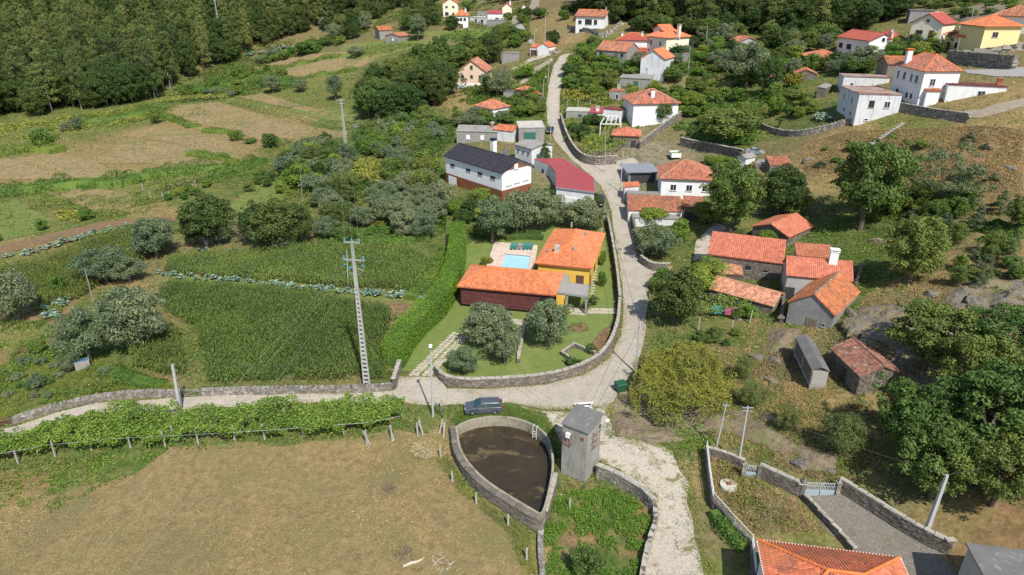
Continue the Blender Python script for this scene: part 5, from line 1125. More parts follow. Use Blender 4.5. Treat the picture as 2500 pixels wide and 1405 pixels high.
# stepping stones in the lawn
gp = structure(bpy.data.objects.new('stepping_stone_path', None)); COL.objects.link(gp); gp['label'] = 'two rows of stepping stones crossing the lawn from the gate'
def slab_mesh(m):
    return MB().add([(-.5,-.5,0),(.5,-.5,0),(.5,.5,0),(-.5,.5,0),(-.47,-.47,.08),(.47,-.47,.08),(.47,.47,.08),(-.47,.47,.08)], [(3,2,1,0),(4,5,6,7),(0,1,5,4),(1,2,6,5),(2,3,7,6),(3,0,4,7)]).mesh('paver', m)
SL = slab_mesh('paver_stone')
def steps_row(a, b, n, w, l, parent, off=0.0, rot=0.0):
    for i in range(n):
        t = i / (n - 1); p = G(a[0] + (b[0] - a[0]) * t, a[1] + (b[1] - a[1]) * t); o = link('stepping_stone', SL, None, parent)
        o.location = p + Vector((R.uniform(-.06, .06), R.uniform(-.06, .06), .05)); o.scale = (w * R.uniform(.9, 1.1), l * R.uniform(.9, 1.1), 1); o.rotation_euler = (0, 0, rot + R.uniform(-.15, .15))
for r_ in range(4):
    steps_row((1003 + r_ * 13 + (6 if r_ > 1 else 0), 917), (1108 + r_ * 9 + (4 if r_ > 1 else 0), 815 + r_ * 3), 19, .62, .55, gp, rot=.5)
gp2 = structure(bpy.data.objects.new('side_path', None)); COL.objects.link(gp2); gp2['label'] = 'single row of stepping stones along the right side of the villa'
steps_row((1446, 718), (1461, 605), 18, .75, .4, gp2)
gp3 = structure(bpy.data.objects.new('entrance_path', None)); COL.objects.link(gp3); gp3['label'] = 'white paved path from the garden wall to the villa porch'
for i in range(11):
    for j in range(2):
        p = G(1438 + i * 6.5, 757 + j * 7 + i * .1); o = link('paver', SL, None, gp3); o.location = p + Vector((0, 0, .06)); o.scale = (.52, .72, 1)
for i in range(6):
    for j in range(3):
        p = G(1393 + i * 6 + j, 752 + j * 7 + i * .6); o = link('paver', SL, None, gp3); o.location = p + Vector((0, 0, .06)); o.scale = (.5, .72, 1)
for i in range(8):
    for j in range(2):
        p = G(1240 + i * 6, 781 + j * 7 + i * .8); o = link('paver', SL, None, gp3); o.location = p + Vector((0, 0, .06)); o.scale = (.5, .7, 1)
# thin brown garden wall between the olives, and the sunken brick bed
stone_wall('narrow brown garden wall running between the two villa olive trees', [(1282,795),(1272,840),(1265,885)], .6, .45, 'stone_dark', 40, ('coping', .8, .1), .5, .3)
bd = stone_wall('angled brick edged sunken bed in the lawn corner', [(1402,890),(1372,868),(1402,848),(1448,868)], .7, .3, 'stone_dark', 40, ('coping', .8, .08), .45, .25, smooth=False, name='garden_bed_wall')

# ------------------------------------------------------------------ railings and gates
def railing():
    t = thing('railing', 'white metal railing on the wall along the gravel track', 'railing', G(1722, 1112))
    P = resample([G(px, py) for px, py in [(1722,1112),(1728,1170),(1738,1240),(1790,1300),(1832,1345),(1840,1420)]], .9); o = t.location
    r = MB()
    for zz in (1.3, 1.95): r.tube([p - o + Vector((0, 0, zz)) for p in P], .035, 5)
    r.build('rail', 'paint_white', t)
    for p in P: MB().bar(p - o + Vector((0, 0, 1.1)), p - o + Vector((0, 0, 2.0)), .06).build('post', 'paint_white', t)
    b = MB()
    Q = resample(P, .16)
    for p in Q: b.bar(p - o + Vector((0, 0, 1.3)), p - o + Vector((0, 0, 1.95)), .025)
    stuff(b.build('bars', 'paint_white', t))
railing()
def gate(label, a, b, hgt, leaves, m='gate_blue'):
    A, B_ = G(*a), G(*b); u = B_ - A; w = u.length; t = thing('gate', label, 'gate', A, math.atan2(u.y, u.x))
    for x in (-.22, w + .22):
        p = MB().box(x - .2, x + .2, -.2, .2, -.5, hgt + .1); p.box(x - .26, x + .26, -.26, .26, hgt + .102, hgt + .22); p.add([(x-.15,-.15,hgt+.222),(x+.15,-.15,hgt+.222),(x+.15,.15,hgt+.222),(x-.15,.15,hgt+.222),(x,0,hgt+.8)], [(0,1,4),(1,2,4),(2,3,4),(3,0,4)]); p.build('gate_post', 'stone', t)
    for i in range(leaves):
        x0 = w * i / leaves + .04; x1 = w * (i + 1) / leaves - .04
        lf = MB().box(x0, x1, -.03, .03, .1, hgt * .5); lf.bar((x0, 0, hgt * .5), (x0, 0, hgt), .06); lf.bar((x1, 0, hgt * .5), (x1, 0, hgt), .06); lf.bar((x0, 0, hgt - .03), (x1, 0, hgt - .03), .05); lf.bar((x0, 0, hgt * .75), (x1, 0, hgt * .75), .03)
        lo = lf.build('gate_leaf', m, t)
        k = int((x1 - x0) / .16)
        for j in range(1, k): MB().bar((x0 + (x1 - x0) * j / k, 0, hgt * .5), (x0 + (x1 - x0) * j / k, 0, hgt + .06), .03).build('bar', 'paint_white', lo)
gate('narrow blue metal garden gate between stone posts', (1818,1167), (1845,1168), 1.7, 1)
gate('wide blue double gate with a rust patch between stone posts', (1961,1212), (2036,1208), 1.8, 2)
def field_gate():
    A, B_ = G(-6, 1043), G(30, 1034); u = B_ - A; w = u.length; t = thing('field_gate', 'dark wooden plank gate at the left edge of the lane', 'gate', A, math.atan2(u.y, u.x))
    for z in (.2, .55, .9): MB().box(0, w, -.03, .03, z, z + .2).build('plank', 'frame_brown', t)
    for x in (.1, w - .1): MB().box(x - .06, x + .06, .032, .12, -.3, 1.25).build('post', 'frame_brown', t)
field_gate()
def wire_gate(label, a, b, h, m='iron'):
    A, B_ = G(*a), G(*b); u = B_ - A; w = u.length; t = thing('gate', label, 'gate', A, math.atan2(u.y, u.x))
    f = MB()
    for p, q in (((0,0,.1),(0,0,h)),((w,0,.1),(w,0,h)),((0,0,.1),(w,0,.1)),((0,0,h),(w,0,h)),((0,0,.1),(w,0,h))): f.bar(p, q, .05)
    f.build('frame', m, t)
    for i in range(1, int(w / .3)): MB().bar((i * .3, 0, .1), (i * .3, 0, h), .02).build('bar', m, t)
wire_gate('thin wire gate in the gap of the maize field wall', (446,968), (488,967), 1.0, 'galvanised')
wire_gate('green wire gate between the lamp post and the tank', (1064,1008), (1082,1022), 1.5, 'plastic_green')

# ------------------------------------------------------------------ poles and lines
def top_z(p, px, py):
    d = ray(px, py); return CAM_H + d[2] / d[1] * p.y
def pylon(label, base, top, full=True, wid=.8):
    p = G(*base); h = top_z(p, *top) - p.z; t = thing('pylon', label, 'pylon', p, math.radians(-8))
    k = .44; legs = []
    for s in (-1, 1):
        m = MB(); n = 8
        for i in range(n):
            z0, z1 = h * i / n, h * (i + 1) / n; x0 = s * wid * (.5 - k * z0 / h); x1 = s * wid * (.5 - k * z1 / h)
            m.bar((x0, 0, z0), (x1, 0, z1), .12, .3)
        m.build('leg', 'pylon_concrete', t)
    nr = int(h * .72 / .62)
    for i in range(nr):
        z = .35 + i * .62; x = wid * (.5 - k * z / h) - .06; MB().box(-x, x, -.1, .1, z, z + .22).build('rung', 'pylon_concrete', t)
    a = MB(); a.box(-.09, .09, -.15, .15, h * .72, h).build('head', 'pylon_concrete', t) if full else None
    if full:
        for z, L in ((h - .12, 1.0), (h * .885, 1.35)):
            c = MB().bar((-L, 0, z), (L, 0, z), .14, .16).build('crossarm', 'galvanised', t)
            for x in (-L * .9, 0, L * .9):
                q = MB()
                for j in range(4): q.tube([(x, 0, z + .1 + j * .12), (x, 0, z + .16 + j * .12)], [.12, .07], 7)
                q.build('insulator', 'insulator', c)
        dn = MB()
        for x, yy in ((-1.6, .6), (-.6, -.6), (.7, .5)):
            for j in range(5): dn.tube([(x + j * .09, yy * (1 - j * .1), h * .84 + j * .03), (x + j * .09 + .06, yy * (1 - j * .1), h * .84 + j * .03 + .02)], [.12, .12], 7)
        dn.build('insulator', 'insulator', t)
        br = MB(); br.bar((0, 0, h * .78), (1.1, 0, h * .82), .06); br.bar((0, 0, h * .84), (1.1, 0, h * .82), .06); br.bar((0, 0, h * .8), (-1.0, 0, h * .8), .05); br.build('bracket', 'galvanised', t)
    else:
        MB().bar((-1.2, 0, h - .3), (1.2, 0, h - .3), .14).build('crossarm', 'pylon_concrete', t)
        MB().bar((-.8, 0, h - 1.3), (.8, 0, h - 1.3), .14).build('crossarm', 'pylon_concrete', t)
    return p, h
PY1 = pylon('tall ladder like concrete power pylon at the maize wall', (897, 950), (868, 590))
PY2 = pylon('distant concrete power pylon standing in the dry fields', (845, 362), (838, 242), False, 1.0)
PY3 = pylon('far concrete power pylon rising from the wood', (544, 120), (538, -5), False, 1.0)
def pole(label, base, top, m='pylon_concrete', r=.13, arm=None, lamp=None, square=False):
    p = G(*base); h = max(2.0, top_z(p, *top) - p.z)
    d = ray(top[0], top[1]); tx = d[0] / d[1] * p.y - p.x
    t = thing('lamp_post' if lamp else 'utility_pole', label, 'lamp post' if lamp else 'pole', p)
    q = MB(); lean = max(-.06 * h, min(.06 * h, tx))
    if square: q.add([(-r,-r,-.5),(r,-r,-.5),(r,r,-.5),(-r,r,-.5),(lean-r*.6,-r*.6,h),(lean+r*.6,-r*.6,h),(lean+r*.6,r*.6,h),(lean-r*.6,r*.6,h)], [(3,2,1,0),(4,5,6,7),(0,1,5,4),(1,2,6,5),(2,3,7,6),(3,0,4,7)])
    else: q.tube([(0, 0, -.5), (lean, 0, h)], [r, r * .6], 8)
    q.build('shaft', m, t)
    if arm:
        for z, L in arm: MB().bar((lean - L, 0, h - z), (lean + L, 0, h - z), .09).build('crossarm', 'galvanised', t)
    if lamp:
        a = MB().tube([(lean, 0, h), (lean + lamp * .5, -.1, h + .35), (lean + lamp, -.15, h + .4)], .04).build('lamp_arm', 'galvanised', t)
        MB().box(lean + lamp - .18, lean + lamp + .18, -.45, .12, h + .38, h + .56).build('lamp_head', 'lamp_head', a)
    return p + Vector((lean, 0, h))
PL = {}
PL['a'] = pole('square concrete pole beside the lane and the vine trellis', (441, 1004), (423, 890), square=True, r=.2)
PL['b'] = pole('lamp post with a white head at the villa driveway', (1057, 1018), (1051, 852), lamp=.05, r=.14)
PL['c'] = pole('concrete pole with a bracket on the outer bend of the lane', (1552, 912), (1563, 792), arm=[(.4, .3)], r=.16)
PL['d'] = pole('slim pole left of the twin crossarm pole above the gravel track', (1746, 1104), (1775, 985), arm=[(.3, .4)], r=.11)
PL['e'] = pole('pole with double crossarms above the narrow blue gate', (1802, 1135), (1826, 992), arm=[(.2, .6), (.6, .6)], r=.14)
PL['f'] = pole('leaning square concrete pole beside the walled driveway', (2256, 1312), (2312, 1160), square=True, r=.2)
PL['g'] = pole('wooden pole between the left olive trees', (232, 752), (206, 655), 'wood_pole', r=.12)
PL['h'] = pole('wooden pole in the far maize strip', (200, 612), (190, 556), 'wood_pole', r=.11)
PL['i'] = pole('thin pole standing in the upper maize behind the pylon', (850, 700), (846, 612), r=.09)
PL['j'] = pole('slim pole rising from the olive thicket', (738, 492), (734, 405), 'wood_pole', r=.1)
PL['k'] = pole('wooden pole at the villa end of the lane', (1472, 542), (1479, 480), 'wood_pole', r=.11)
PL['l'] = pole('pole on the cobbled junction beside the carport', (1514, 470), (1520, 388), r=.12)
PL['m'] = pole('pole in front of the curved lane wall', (1478, 422), (1477, 318), r=.09)
PL['n'] = pole('pole beside the dark parked car', (1344, 345), (1345, 300), r=.12)
PL['o'] = pole('street lamp on the grass bank left of the lane', (1337, 205), (1341, 150), lamp=.6, r=.1)
PL['p'] = pole('street lamp halfway up the grass bank', (1325, 240), (1328, 192), lamp=.6, r=.1)
PL['q'] = pole('tall pole at the road fork garage', (1330, 128), (1332, 30), r=.12)
PL['r'] = pole('street lamp left of the garage at the fork', (1304, 108), (1305, 76), lamp=.6, r=.1)
PL['s'] = pole('pole beside the grey lane near the top', (1250, 72), (1251, 45), r=.1)
PL['t'] = pole('tall pale pole with a green base in the hillside gardens', (1722, 128), (1727, 70), r=.13)
PL['u'] = pole('pole among the gardens behind the hip roofed white house', (1680, 180), (1685, 115), r=.1)
PL['v'] = pole('tall pale pole at the edge of the upper wood', (2073, 65), (2082, -5), 'bark_pale', r=.14)
PL['w'] = pole('street lamp in front of the yellow house wall', (2290, 135), (2298, 88), lamp=.8, r=.1)
PL['x'] = pole('slim pole below the terrace of the yellow house', (2330, 152), (2344, 92), r=.1)
PL['y'] = pole('pole on the rocky hillside behind the lamp', (2366, 72), (2378, 20), r=.1)
PL['z'] = pole('dark pole left of the white houses at the top', (895, 48), (899, 5), 'wood_pole', r=.12)
def cable(label, ends, sag=.03, m='cable', r=.02, name='overhead_cable'):
    t = thing(name, label, 'cable', ends[0][0])
    o = Vector(ends[0][0])
    for a, b in ends:
        a = Vector(a); b = Vector(b); L = (b - a).length
        pts = [a.lerp(b, i / 24) - Vector((0, 0, sag * L * 4 * (i / 24) * (1 - i / 24))) - o for i in range(25)]
        MB().tube(pts, r, 4, False).build('wire', m, t)
p1, h1 = PY1; p2, h2 = PY2
X8 = Vector((1, -.14, 0)).normalized()
cable('three pale wires from the pylon to the bottom left corner', [(p1 + X8 * dx + Vector((0, 0, h1 * zz)), Vector((ex, 33, ez))) for dx, zz, ex, ez in ((-1.5, .84, -31, 13.0), (-.6, .84, -29.5, 13.0), (.7, .84, -26.5, 12.4))], .008, 'cable_pale', .008, 'power_line')
cable('three thin wires between the maize pylon and the distant pylon', [(p1 + X8 * x + Vector((0, 0, h1 + .4)), p2 + X8 * x * 1.2 + Vector((0, 0, h2 - .2))) for x in (-.9, 0, .9)], .012, 'cable_pale', .009, 'power_line')
tw = TOWER.location + Vector((1.5, 1.5, 6.6))
cable('three pale wires from the pylon over the lawn to the tower', [(p1 + X8 * (.5 + i * .3) + Vector((0, 0, h1 * (.82 - i * .03))), tw + Vector((i * 1.1 - 1.1, 0, .2 * i))) for i in range(3)], .012, 'cable', .009, 'power_line')
cable('black cable across the lawn from the lamp post to the bend pole', [(PL['b'] - Vector((0, 0, 1.5)), PL['c'] - Vector((0, 0, .5)))], .012)
cable('black cable from the lamp post to the square concrete pole', [(PL['b'] - Vector((0, 0, 1.5)), PL['a'] - Vector((0, 0, .2)))], .012)
cable('black cable from the bend pole up the lane to the villa end pole', [(PL['c'] - Vector((0, 0, .3)), PL['k'])], .012)
cable('pair of black cables from the tower to the crossarm poles', [(tw + Vector((1.6, 0, -1.0)), PL['d'] - Vector((0, 0, .3))), (tw + Vector((1.6, 0, -1.4)), PL['e'] - Vector((0, 0, .6)))], .012)
cable('pair of black cables from the crossarm pole over the oak slope', [(PL['e'] - Vector((0, 0, .4)), PL['f']), (PL['f'], PL['f'] + Vector((22, 3, 3)))], .01)
cable('black cable from the bend pole down to the tower', [(PL['c'] - Vector((0, 0, .3)), tw + Vector((1.5, .5, -.8)))], .02)
cable('black cable over the lane junction', [(PL['k'], PL['l']), (PL['l'], PL['m']), (PL['m'], PL['n'])], .012)
cable('thin cable along the grass bank lamps', [(PL['n'], PL['p']), (PL['p'], PL['o']), (PL['o'], PL['q'])], .012)
cable('thin cable over the left olive trees', [(PL['g'] - Vector((0, 0, .2)), PL['i'])], .01)
cable('thin pale cable below the wood', [(PL['z'], PL['s'])], .01, 'cable_pale')

# ------------------------------------------------------------------ vehicles
def car(label, px, py, rz, paint, L=4.7, W=1.85, Hh=1.5, estate=True):
    p = G(px, py); t = thing('car', label, 'car', p, rz)
    hl, hw = L / 2, W / 2
    # body side outline (front at -x)
    low = [(-hl, .42), (-hl + .05, .72), (-hl + .9, .86), (-hl + 1.25, .92), (hl - .12, .98), (hl, .8), (hl - .02, .42), (hl - .25, .26), (-hl + .2, .24)]
    V = []; F = []; n = len(low)
    for y, k in ((-hw, .97), (-hw * .93, 1.0), (hw * .93, 1.0), (hw, .97)):
        pass
    prof = [(-hw * .9, .0, .985), (-hw, .06, .97), (hw, .06, .97), (hw * .9, .0, .985)]
    rows = [(-hw, 0.0), (-hw * .93, .07), (hw * .93, .07), (hw, 0.0)]
    for y, up in rows:
        for x, z in low: V.append((x * (.985 if abs(y) > hw * .95 else 1), y, z + (up if z > .6 else 0)))
    for r in range(3):
        for i in range(n): j = (i + 1) % n; F.append((r * n + i, r * n + j, (r + 1) * n + j, (r + 1) * n + i))
    F += [tuple(range(n)), tuple(range(4 * n - 1, 3 * n - 1, -1))]
    body = mk('body', V, F, paint, t)
    bev = body.modifiers.new('bevel', 'BEVEL'); bev.width = .06; bev.segments = 2; bev.limit_method = 'ANGLE'
    xb = hl - .18 if estate else hl - .75; xt = hl - .55 if estate else hl - 1.3
    zb, zr = .97, Hh; iw = hw * .76
    gh_ = [(-hl + 1.15, zb), (-hl + 2.0, zr - .04), (xt, zr), (xb, zb)]
    V = [(x, s * (hw * .93 if z < 1.1 else iw), z) for s in (-1, 1) for x, z in gh_]
    mk('window', V, [(0,1,5,4),(0,3,2,1)[::-1],(4,5,6,7)[::-1],(2,3,7,6),(0,4,7,3)], 'car_glass', t)
    rf = MB(); rf.add([(-hl+1.95,-iw-.01,zr-.05),(xt+.05,-iw-.01,zr-.01),(xt+.05,iw+.01,zr-.01),(-hl+1.95,iw+.01,zr-.05),(-hl+2.05,-iw+.04,zr+.03),(xt,-iw+.04,zr+.05),(xt,iw-.04,zr+.05),(-hl+2.05,iw-.04,zr+.03)], [(4,5,6,7),(0,1,5,4),(1,2,6,5),(2,3,7,6),(3,0,4,7)]); rf.build('roof', paint, t)
    for s in (-1, 1):
        pl = MB(); w0 = hw * .935
        def side(x, z): return (x, s * (w0 + (iw - w0) * (z - zb) / (zr - zb) + .012), z)
        for x0, x1 in ((-hl + 1.15, -hl + 2.0), (xb, xt)): pl.bar(side(x0, zb), side(x1, zr - .03), .08, .05)
        xm = -hl + 2.55; pl.bar(side(xm, zb), side(xm + .05, zr - .03), .07, .04); xm = -hl + 3.45; pl.bar(side(xm, zb), side(xm + .05, zr - .03), .07, .04)
        pl.build('pillar', paint, t)
        MB().bar((-hl + 1.2, s * (w0 + .03), zb + .01), (xb, s * (w0 + .03), zb + .01), .04).build('trim', 'chrome', t)
        if estate: MB().bar((-hl + 2.2, s * (iw - .06), zr + .1), (xt - .05, s * (iw - .06), zr + .1), .05).build('roof_rail', 'chrome', t)
        MB().box(-hl + 1.4, -hl + 1.6, s * hw - .02 if s > 0 else -hw - .2, hw + .2 if s > 0 else -hw + .02, .95, 1.12).build('mirror', paint, t)
        MB().box(-hl - .005, -hl + .16, s * (hw - .45) - .22, s * (hw - .45) + .22, .60, .76).build('headlight', 'lamp_clear', t)
        MB().box(hl - .12, hl + .02, s * (hw - .17) - .14, s * (hw - .17) + .14, .72, 1.1).build('tail_light', 'lamp_red', t)
        for x in (-hl + .95, hl - 1.0):
            wv = MB(); wv.tube([(x, s * (hw - .2), .33), (x, s * (hw + .015), .33)], .33, 16); wo = wv.build('wheel', 'rubber', t)
            rm_ = MB(); rm_.tube([(x, s * (hw + .016), .33), (x, s * (hw + .03), .33)], .2, 12); rm_.build('rim', 'alloy', wo)
    MB().box(-hl - .02, -hl + .02, -.35, .35, .45, .6).build('grille', 'frame_dark', t)
    return t
car('grey estate car parked on the grass beside the tank', 1181, 1003, math.radians(4), 'car_grey')
car('dark green car parked on the village lane', 1343, 324, math.radians(80), 'car_dark', 4.2, 1.75, 1.5, False)
car('dark van seen from behind below the red metal roof', 1464, 500, math.radians(78), 'car_dark', 4.4, 1.8, 1.8, True)
car('silver car parked on the slope behind the pale hut', 1843, 377, math.radians(155), 'car_silver', 4.2, 1.75, 1.45, False)
def trailer():
    p = G(1648, 388); t = thing('trailer', 'white open trailer box with a green tarpaulin load', 'trailer', p, math.radians(2))
    b = MB(); b.box(-1.2, 1.2, -1.0, -.94, .5, 1.6); b.box(-1.2, 1.2, 1.9, 1.96, .5, 1.6); b.box(-1.2, -1.14, -.94, 1.9, .5, 1.6); b.box(1.14, 1.2, -.94, 1.9, .5, 1.6); b.box(-1.14, 1.14, -.94, 1.9, .5, .56); b.build('box', 'paint_white', t)
    MB().box(-1.0, 1.0, -.8, 1.8, .57, 1.2).build('load', 'leaf_bright', t)
    for s in (-1, 1): MB().tube([(s * 1.0, .5, .35), (s * 1.22, .5, .35)], .35, 12).build('wheel', 'rubber', t)
trailer()
def bin_():
    p = G(1514, 955); t = thing('waste_container', 'dark green wheeled waste container at the lane bend', 'bin', p, math.radians(20))
    b = MB(); b.add([(-.55,-.45,.2),(.55,-.45,.2),(.55,.45,.2),(-.55,.45,.2),(-.68,-.55,1.15),(.68,-.55,1.15),(.68,.55,1.15),(-.68,.55,1.15)], [(3,2,1,0),(4,5,6,7),(0,1,5,4),(1,2,6,5),(2,3,7,6),(3,0,4,7)]); b.build('body', 'plastic_green', t)
    MB().add([(-.72,-.6,1.16),(.72,-.6,1.16),(.72,.6,1.16),(-.72,.6,1.16),(-.66,-.5,1.3),(.66,-.5,1.3),(.66,.5,1.36),(-.66,.5,1.36)], [(3,2,1,0),(4,5,6,7),(0,1,5,4),(1,2,6,5),(2,3,7,6),(3,0,4,7)]).build('lid', 'plastic_green', t)
    for x in (-.5, .5):
        for y in (-.38, .38): MB().tube([(x - .04, y, .1), (x + .04, y, .1)], .1, 8).build('wheel', 'rubber', t)
bin_()
# ------------------------------------------------------------------ rocks
def rock_mesh(seed):
    bm = bmesh.new(); bmesh.ops.create_icosphere(bm, subdivisions=4, radius=1); r = random.Random(seed)
    dirs = [Vector((r.gauss(0, 1), r.gauss(0, 1), r.gauss(0, .7))).normalized() for _ in range(9)]
    for v in bm.verts:
        c = v.co.copy(); k = 1.0
        for d_ in dirs:
            dd = c.dot(d_)
            if dd > .62: k = min(k, .62 / dd + .05)
        v.co = c * (k + .16 * (float(vnoise(c.x * 3 + seed, c.y * 3 + c.z * 2.3, 1.0, seed)) - .5) + .1 * (float(vnoise(c.x * 8 + seed, c.y * 8 + c.z * 7, 1.0, seed + 3)) - .5))
    me = bpy.data.meshes.new('boulder'); bm.to_mesh(me); bm.free(); me.materials.append(MATS['rock']); return me
RK = [rock_mesh(i) for i in range(6)]
def boulder(px, py, wx, wy, hz, label, rz=0.0, group=None, name='boulder'):
    p = G(px, py); o = link(name, R.choice(RK)); o.location = p + Vector((0, 0, -.3 * hz)); o.scale = (wx * .8, wy * .8, hz * .9); o.rotation_euler = (R.uniform(-.1, .1), R.uniform(-.1, .1), rz); tag(o, label, 'rock', group)
ROCKS = [(2110,800,3.4,4.2,1.5,'large grey rock outcrop right of the grey farmhouse'),(2080,770,.8,3.0,1.0,'dark upright rock ledge beside the farmhouse path'),(2390,740,2.2,3.2,1.8,'grey rock face among the oaks on the right'),(2480,730,2.2,2.4,2.0,'dark split boulder at the right edge'),(2440,755,1.0,1.6,1.3,'narrow split rock beside the dark boulder'),
 (2160,590,3.0,1.0,.9,'long flat lichened slab below the tall oak'),(2200,740,1.1,.6,.5,'white topped rock on the bare slope'),(2280,720,2.0,1.6,.8,'low weathered rock under the oak branches'),(2030,1150,1.0,.7,.6,'pale boulder above the wide blue gate'),(1960,1130,2.0,1.3,.9,'brown rock ledge below the broom bushes'),(1880,1020,1.6,1.3,.7,'mossy rock left of the round broom bush'),
 (1690,1020,1.6,1.3,1.0,'grey rock under the yellow green tree'),(1590,1070,3.2,1.6,.5,'bare rock bank right of the tower'),(1540,1045,2.0,1.0,.6,'rock shelf beside the tower lamp'),(1650,1070,2.2,1.0,.5,'stony bank below the yellow green tree'),(1850,870,1.8,1.5,.6,'flat bedrock above the granary path'),(1890,930,1.6,1.2,.6,'rock slab left of the granary'),(1900,880,1.4,1.6,.5,'second bedrock slab between granary and path'),
 (1980,390,2.6,1.4,1.2,'brown boulder on the slope above the tall oak'),(2330,690,1.2,.8,.5,'small rock on the dry slope'),(2360,560,1.3,1,.8,'rock half hidden under the pine saplings'),(2250,250,1.6,1.0,.7,'stone heap below the long white annex'),(2400,60,5,3,2.4,'dark rock outcrop above the lamp'),(2340,45,4,3,2.0,'brown crag on the upper hillside'),(2440,20,6,3,2.2,'grey crag at the top right'),(2210,590,.8,.5,.7,'small grey block left of the oak'),(1565,975,.5,.4,1.0,'upright stone below the yellow green tree'),(2420,360,1.6,1.2,.8,'dark ledge on the brown slope'),(2470,410,2.4,1.0,.8,'dark crack of rock at the right edge slope'),(1800,780,1.6,.8,.5,'rock bank under the vine arbour')]
ROCKS += [(2150,830,2.6,3.2,1.5,'long tilted rock at the foot of the oak grove'),(2175,770,2.4,1.8,1.2,'lichened ledge above the long tilted rock'),(2105,850,2.0,1.6,1.5,'dark stepped rock beside the tiled hut'),(2085,810,1.2,3.6,1.6,'steep dark rock edge along the farmhouse path'),(2200,800,2.2,1.4,.9,'flat grey ledge at the edge of the oak shade'),(2240,760,2.0,1.4,.8,'low grey ledge uphill of the oak shade')]
for q in ROCKS: boulder(*q, rz=R.uniform(-1, 1))
# small things
for i, (px, py, lab) in enumerate([(1105,1178,'granite post standing at the head of the tank wall'),(1163,1232,'granite post in the grass below the tank wall'),(1241,1285,'granite post at the lower end of the tank wall'),(1286,1368,'thin granite post near the tumbled wall'),(1391,1245,'granite post standing in the ferns'),(1076,1118,'granite post beside the straw heap'),(1078,1000,'granite post beside the green wire gate')]):
    p = G(px, py); h = 1.5; o = MB().add([(-.11,-.1,-.4),(.11,-.1,-.4),(.11,.1,-.4),(-.11,.1,-.4),(-.09,-.08,h),(.08,-.08,h+.05),(.07,.08,h+.1),(-.09,.09,h)], [(3,2,1,0),(4,5,6,7),(0,1,5,4),(1,2,6,5),(2,3,7,6),(3,0,4,7)]).build('stone_post', 'granite'); o.location = p; tag(o, lab, 'post', 'granite posts')
def millstone():
    p = G(1778, 1190); t = MB(); t.tube([(0,0,.05),(0,0,.4)], [.95,.9], 20); o = t.build('millstone', 'concrete_pale'); o.location = p; tag(o, 'round pale millstone lying in the walled garden', 'millstone')
    k = MB().box(-.2,.25,-.15,.2,.402,.6).build('hub', 'rust', o)
millstone()
def drum(px, py, lab, m, r=.3, h=.9):
    p = G(px, py); o = MB().tube([(0,0,0),(0,0,h*.05),(0,0,h*.95),(0,0,h)], [r*.95,r,r,r*.95], 12).build('barrel', m); o.location = p; tag(o, lab, 'barrel')
drum(505, 598, 'pale barrel lying at the foot of the dark round trees', 'concrete_pale', .5, 1.1); drum(1720, 118, 'green drum beside the brick hut', 'plastic_green', .5, 2.2); drum(1234, 380, 'blue plastic barrel on the white patio', 'tarp_blue', .4, 1.2)
def twigs(px, py, lab, n=60, rad=1.0, m='bark', name='brushwood_pile'):
    p = G(px, py); b = MB()
    for i in range(n):
        a = R.uniform(0, 6.28); r = rad * math.sqrt(R.random()); c = Vector((r * math.cos(a), r * math.sin(a), R.uniform(.03, .3) * (1 - r / rad * .6))); d_ = Vector((R.uniform(-1, 1), R.uniform(-1, 1), R.uniform(-.2, .25))).normalized() * R.uniform(.3, .8); b.tube([c - d_ * .5, c + d_ * .5], [.03, .015], 4)
    o = b.build(name, m); o.location = p; tag(o, lab, 'pile')
twigs(952, 1196, 'grey brushwood heap in the middle of the dry field'); twigs(992, 1354, 'dark brushwood heap near the bottom edge', 80, 1.1); twigs(1075, 1375, 'scattered bleached branches right of the white log', 24, 1.2, 'wood_bleached'); twigs(1040, 1095, 'pale heap of cut straw beside the vine end posts', 260, 1.9, 'straw', 'straw_heap')
twigs(1840, 515, 'pile of cut firewood behind the salmon roofed shed', 160, 2.0, 'wood_bleached', 'wood_pile'); twigs(1778, 350, 'grey heap of old branches above the long stone wall', 160, 2.2, 'wood_bleached'); twigs(1236, 165, 'brown brushwood heap below the grey block shed', 120, 2.6)
lg = MB().tube([(-.9,-.4,.12),(-.2,0,.16),(.5,.25,.14),(1.0,.7,.12)], [.09,.13,.1,.04], 7).build('log', 'wood_bleached'); lg.location = G(1008, 1378); tag(lg, 'bleached white log lying in the dry field', 'log')
pb = MB().box(-1.2,1.2,-.12,.12,.5,.62); pb.box(-1.0,-.9,-.1,.1,0,.499); pb.box(.9,1.0,-.1,.1,0,.499); o = pb.build('barrier', 'paint_white'); o.location = G(1425, 994); o.rotation_euler = (0, 0, .16); tag(o, 'white metal barrier on the road behind the tower', 'barrier')
tb = MB().tube([(.7*math.cos(a)-.0,.7*math.sin(a),.25+.0) for a in [i*.5 for i in range(7)]], .09, 6).build('bathtub_rim', 'paint_white'); tb.location = G(1432, 1004); tag(tb, 'curved white trough rim just behind the tower roof', 'trough')
for px, py, lab, m in [(1750,775,'teal cloth drying under the vine arbour','cloth_teal'),(1783,778,'dark pink blanket drying under the vine arbour','cloth_pink')]:
    p = G(px, py); b = MB(); n = 9
    V = [(-.9 + 1.8 * i / (n - 1), .06 * math.sin(i * 2.1), z) for z in (.6, 1.3, 1.9) for i in range(n)]; F = [(r * n + i, r * n + i + 1, (r + 1) * n + i + 1, (r + 1) * n + i) for r in range(2) for i in range(n - 1)]
    o = mk('blanket', V, F, m); sm = o.modifiers.new('solidify', 'SOLIDIFY'); sm.thickness = .03; o.location = p; tag(o, lab, 'blanket')
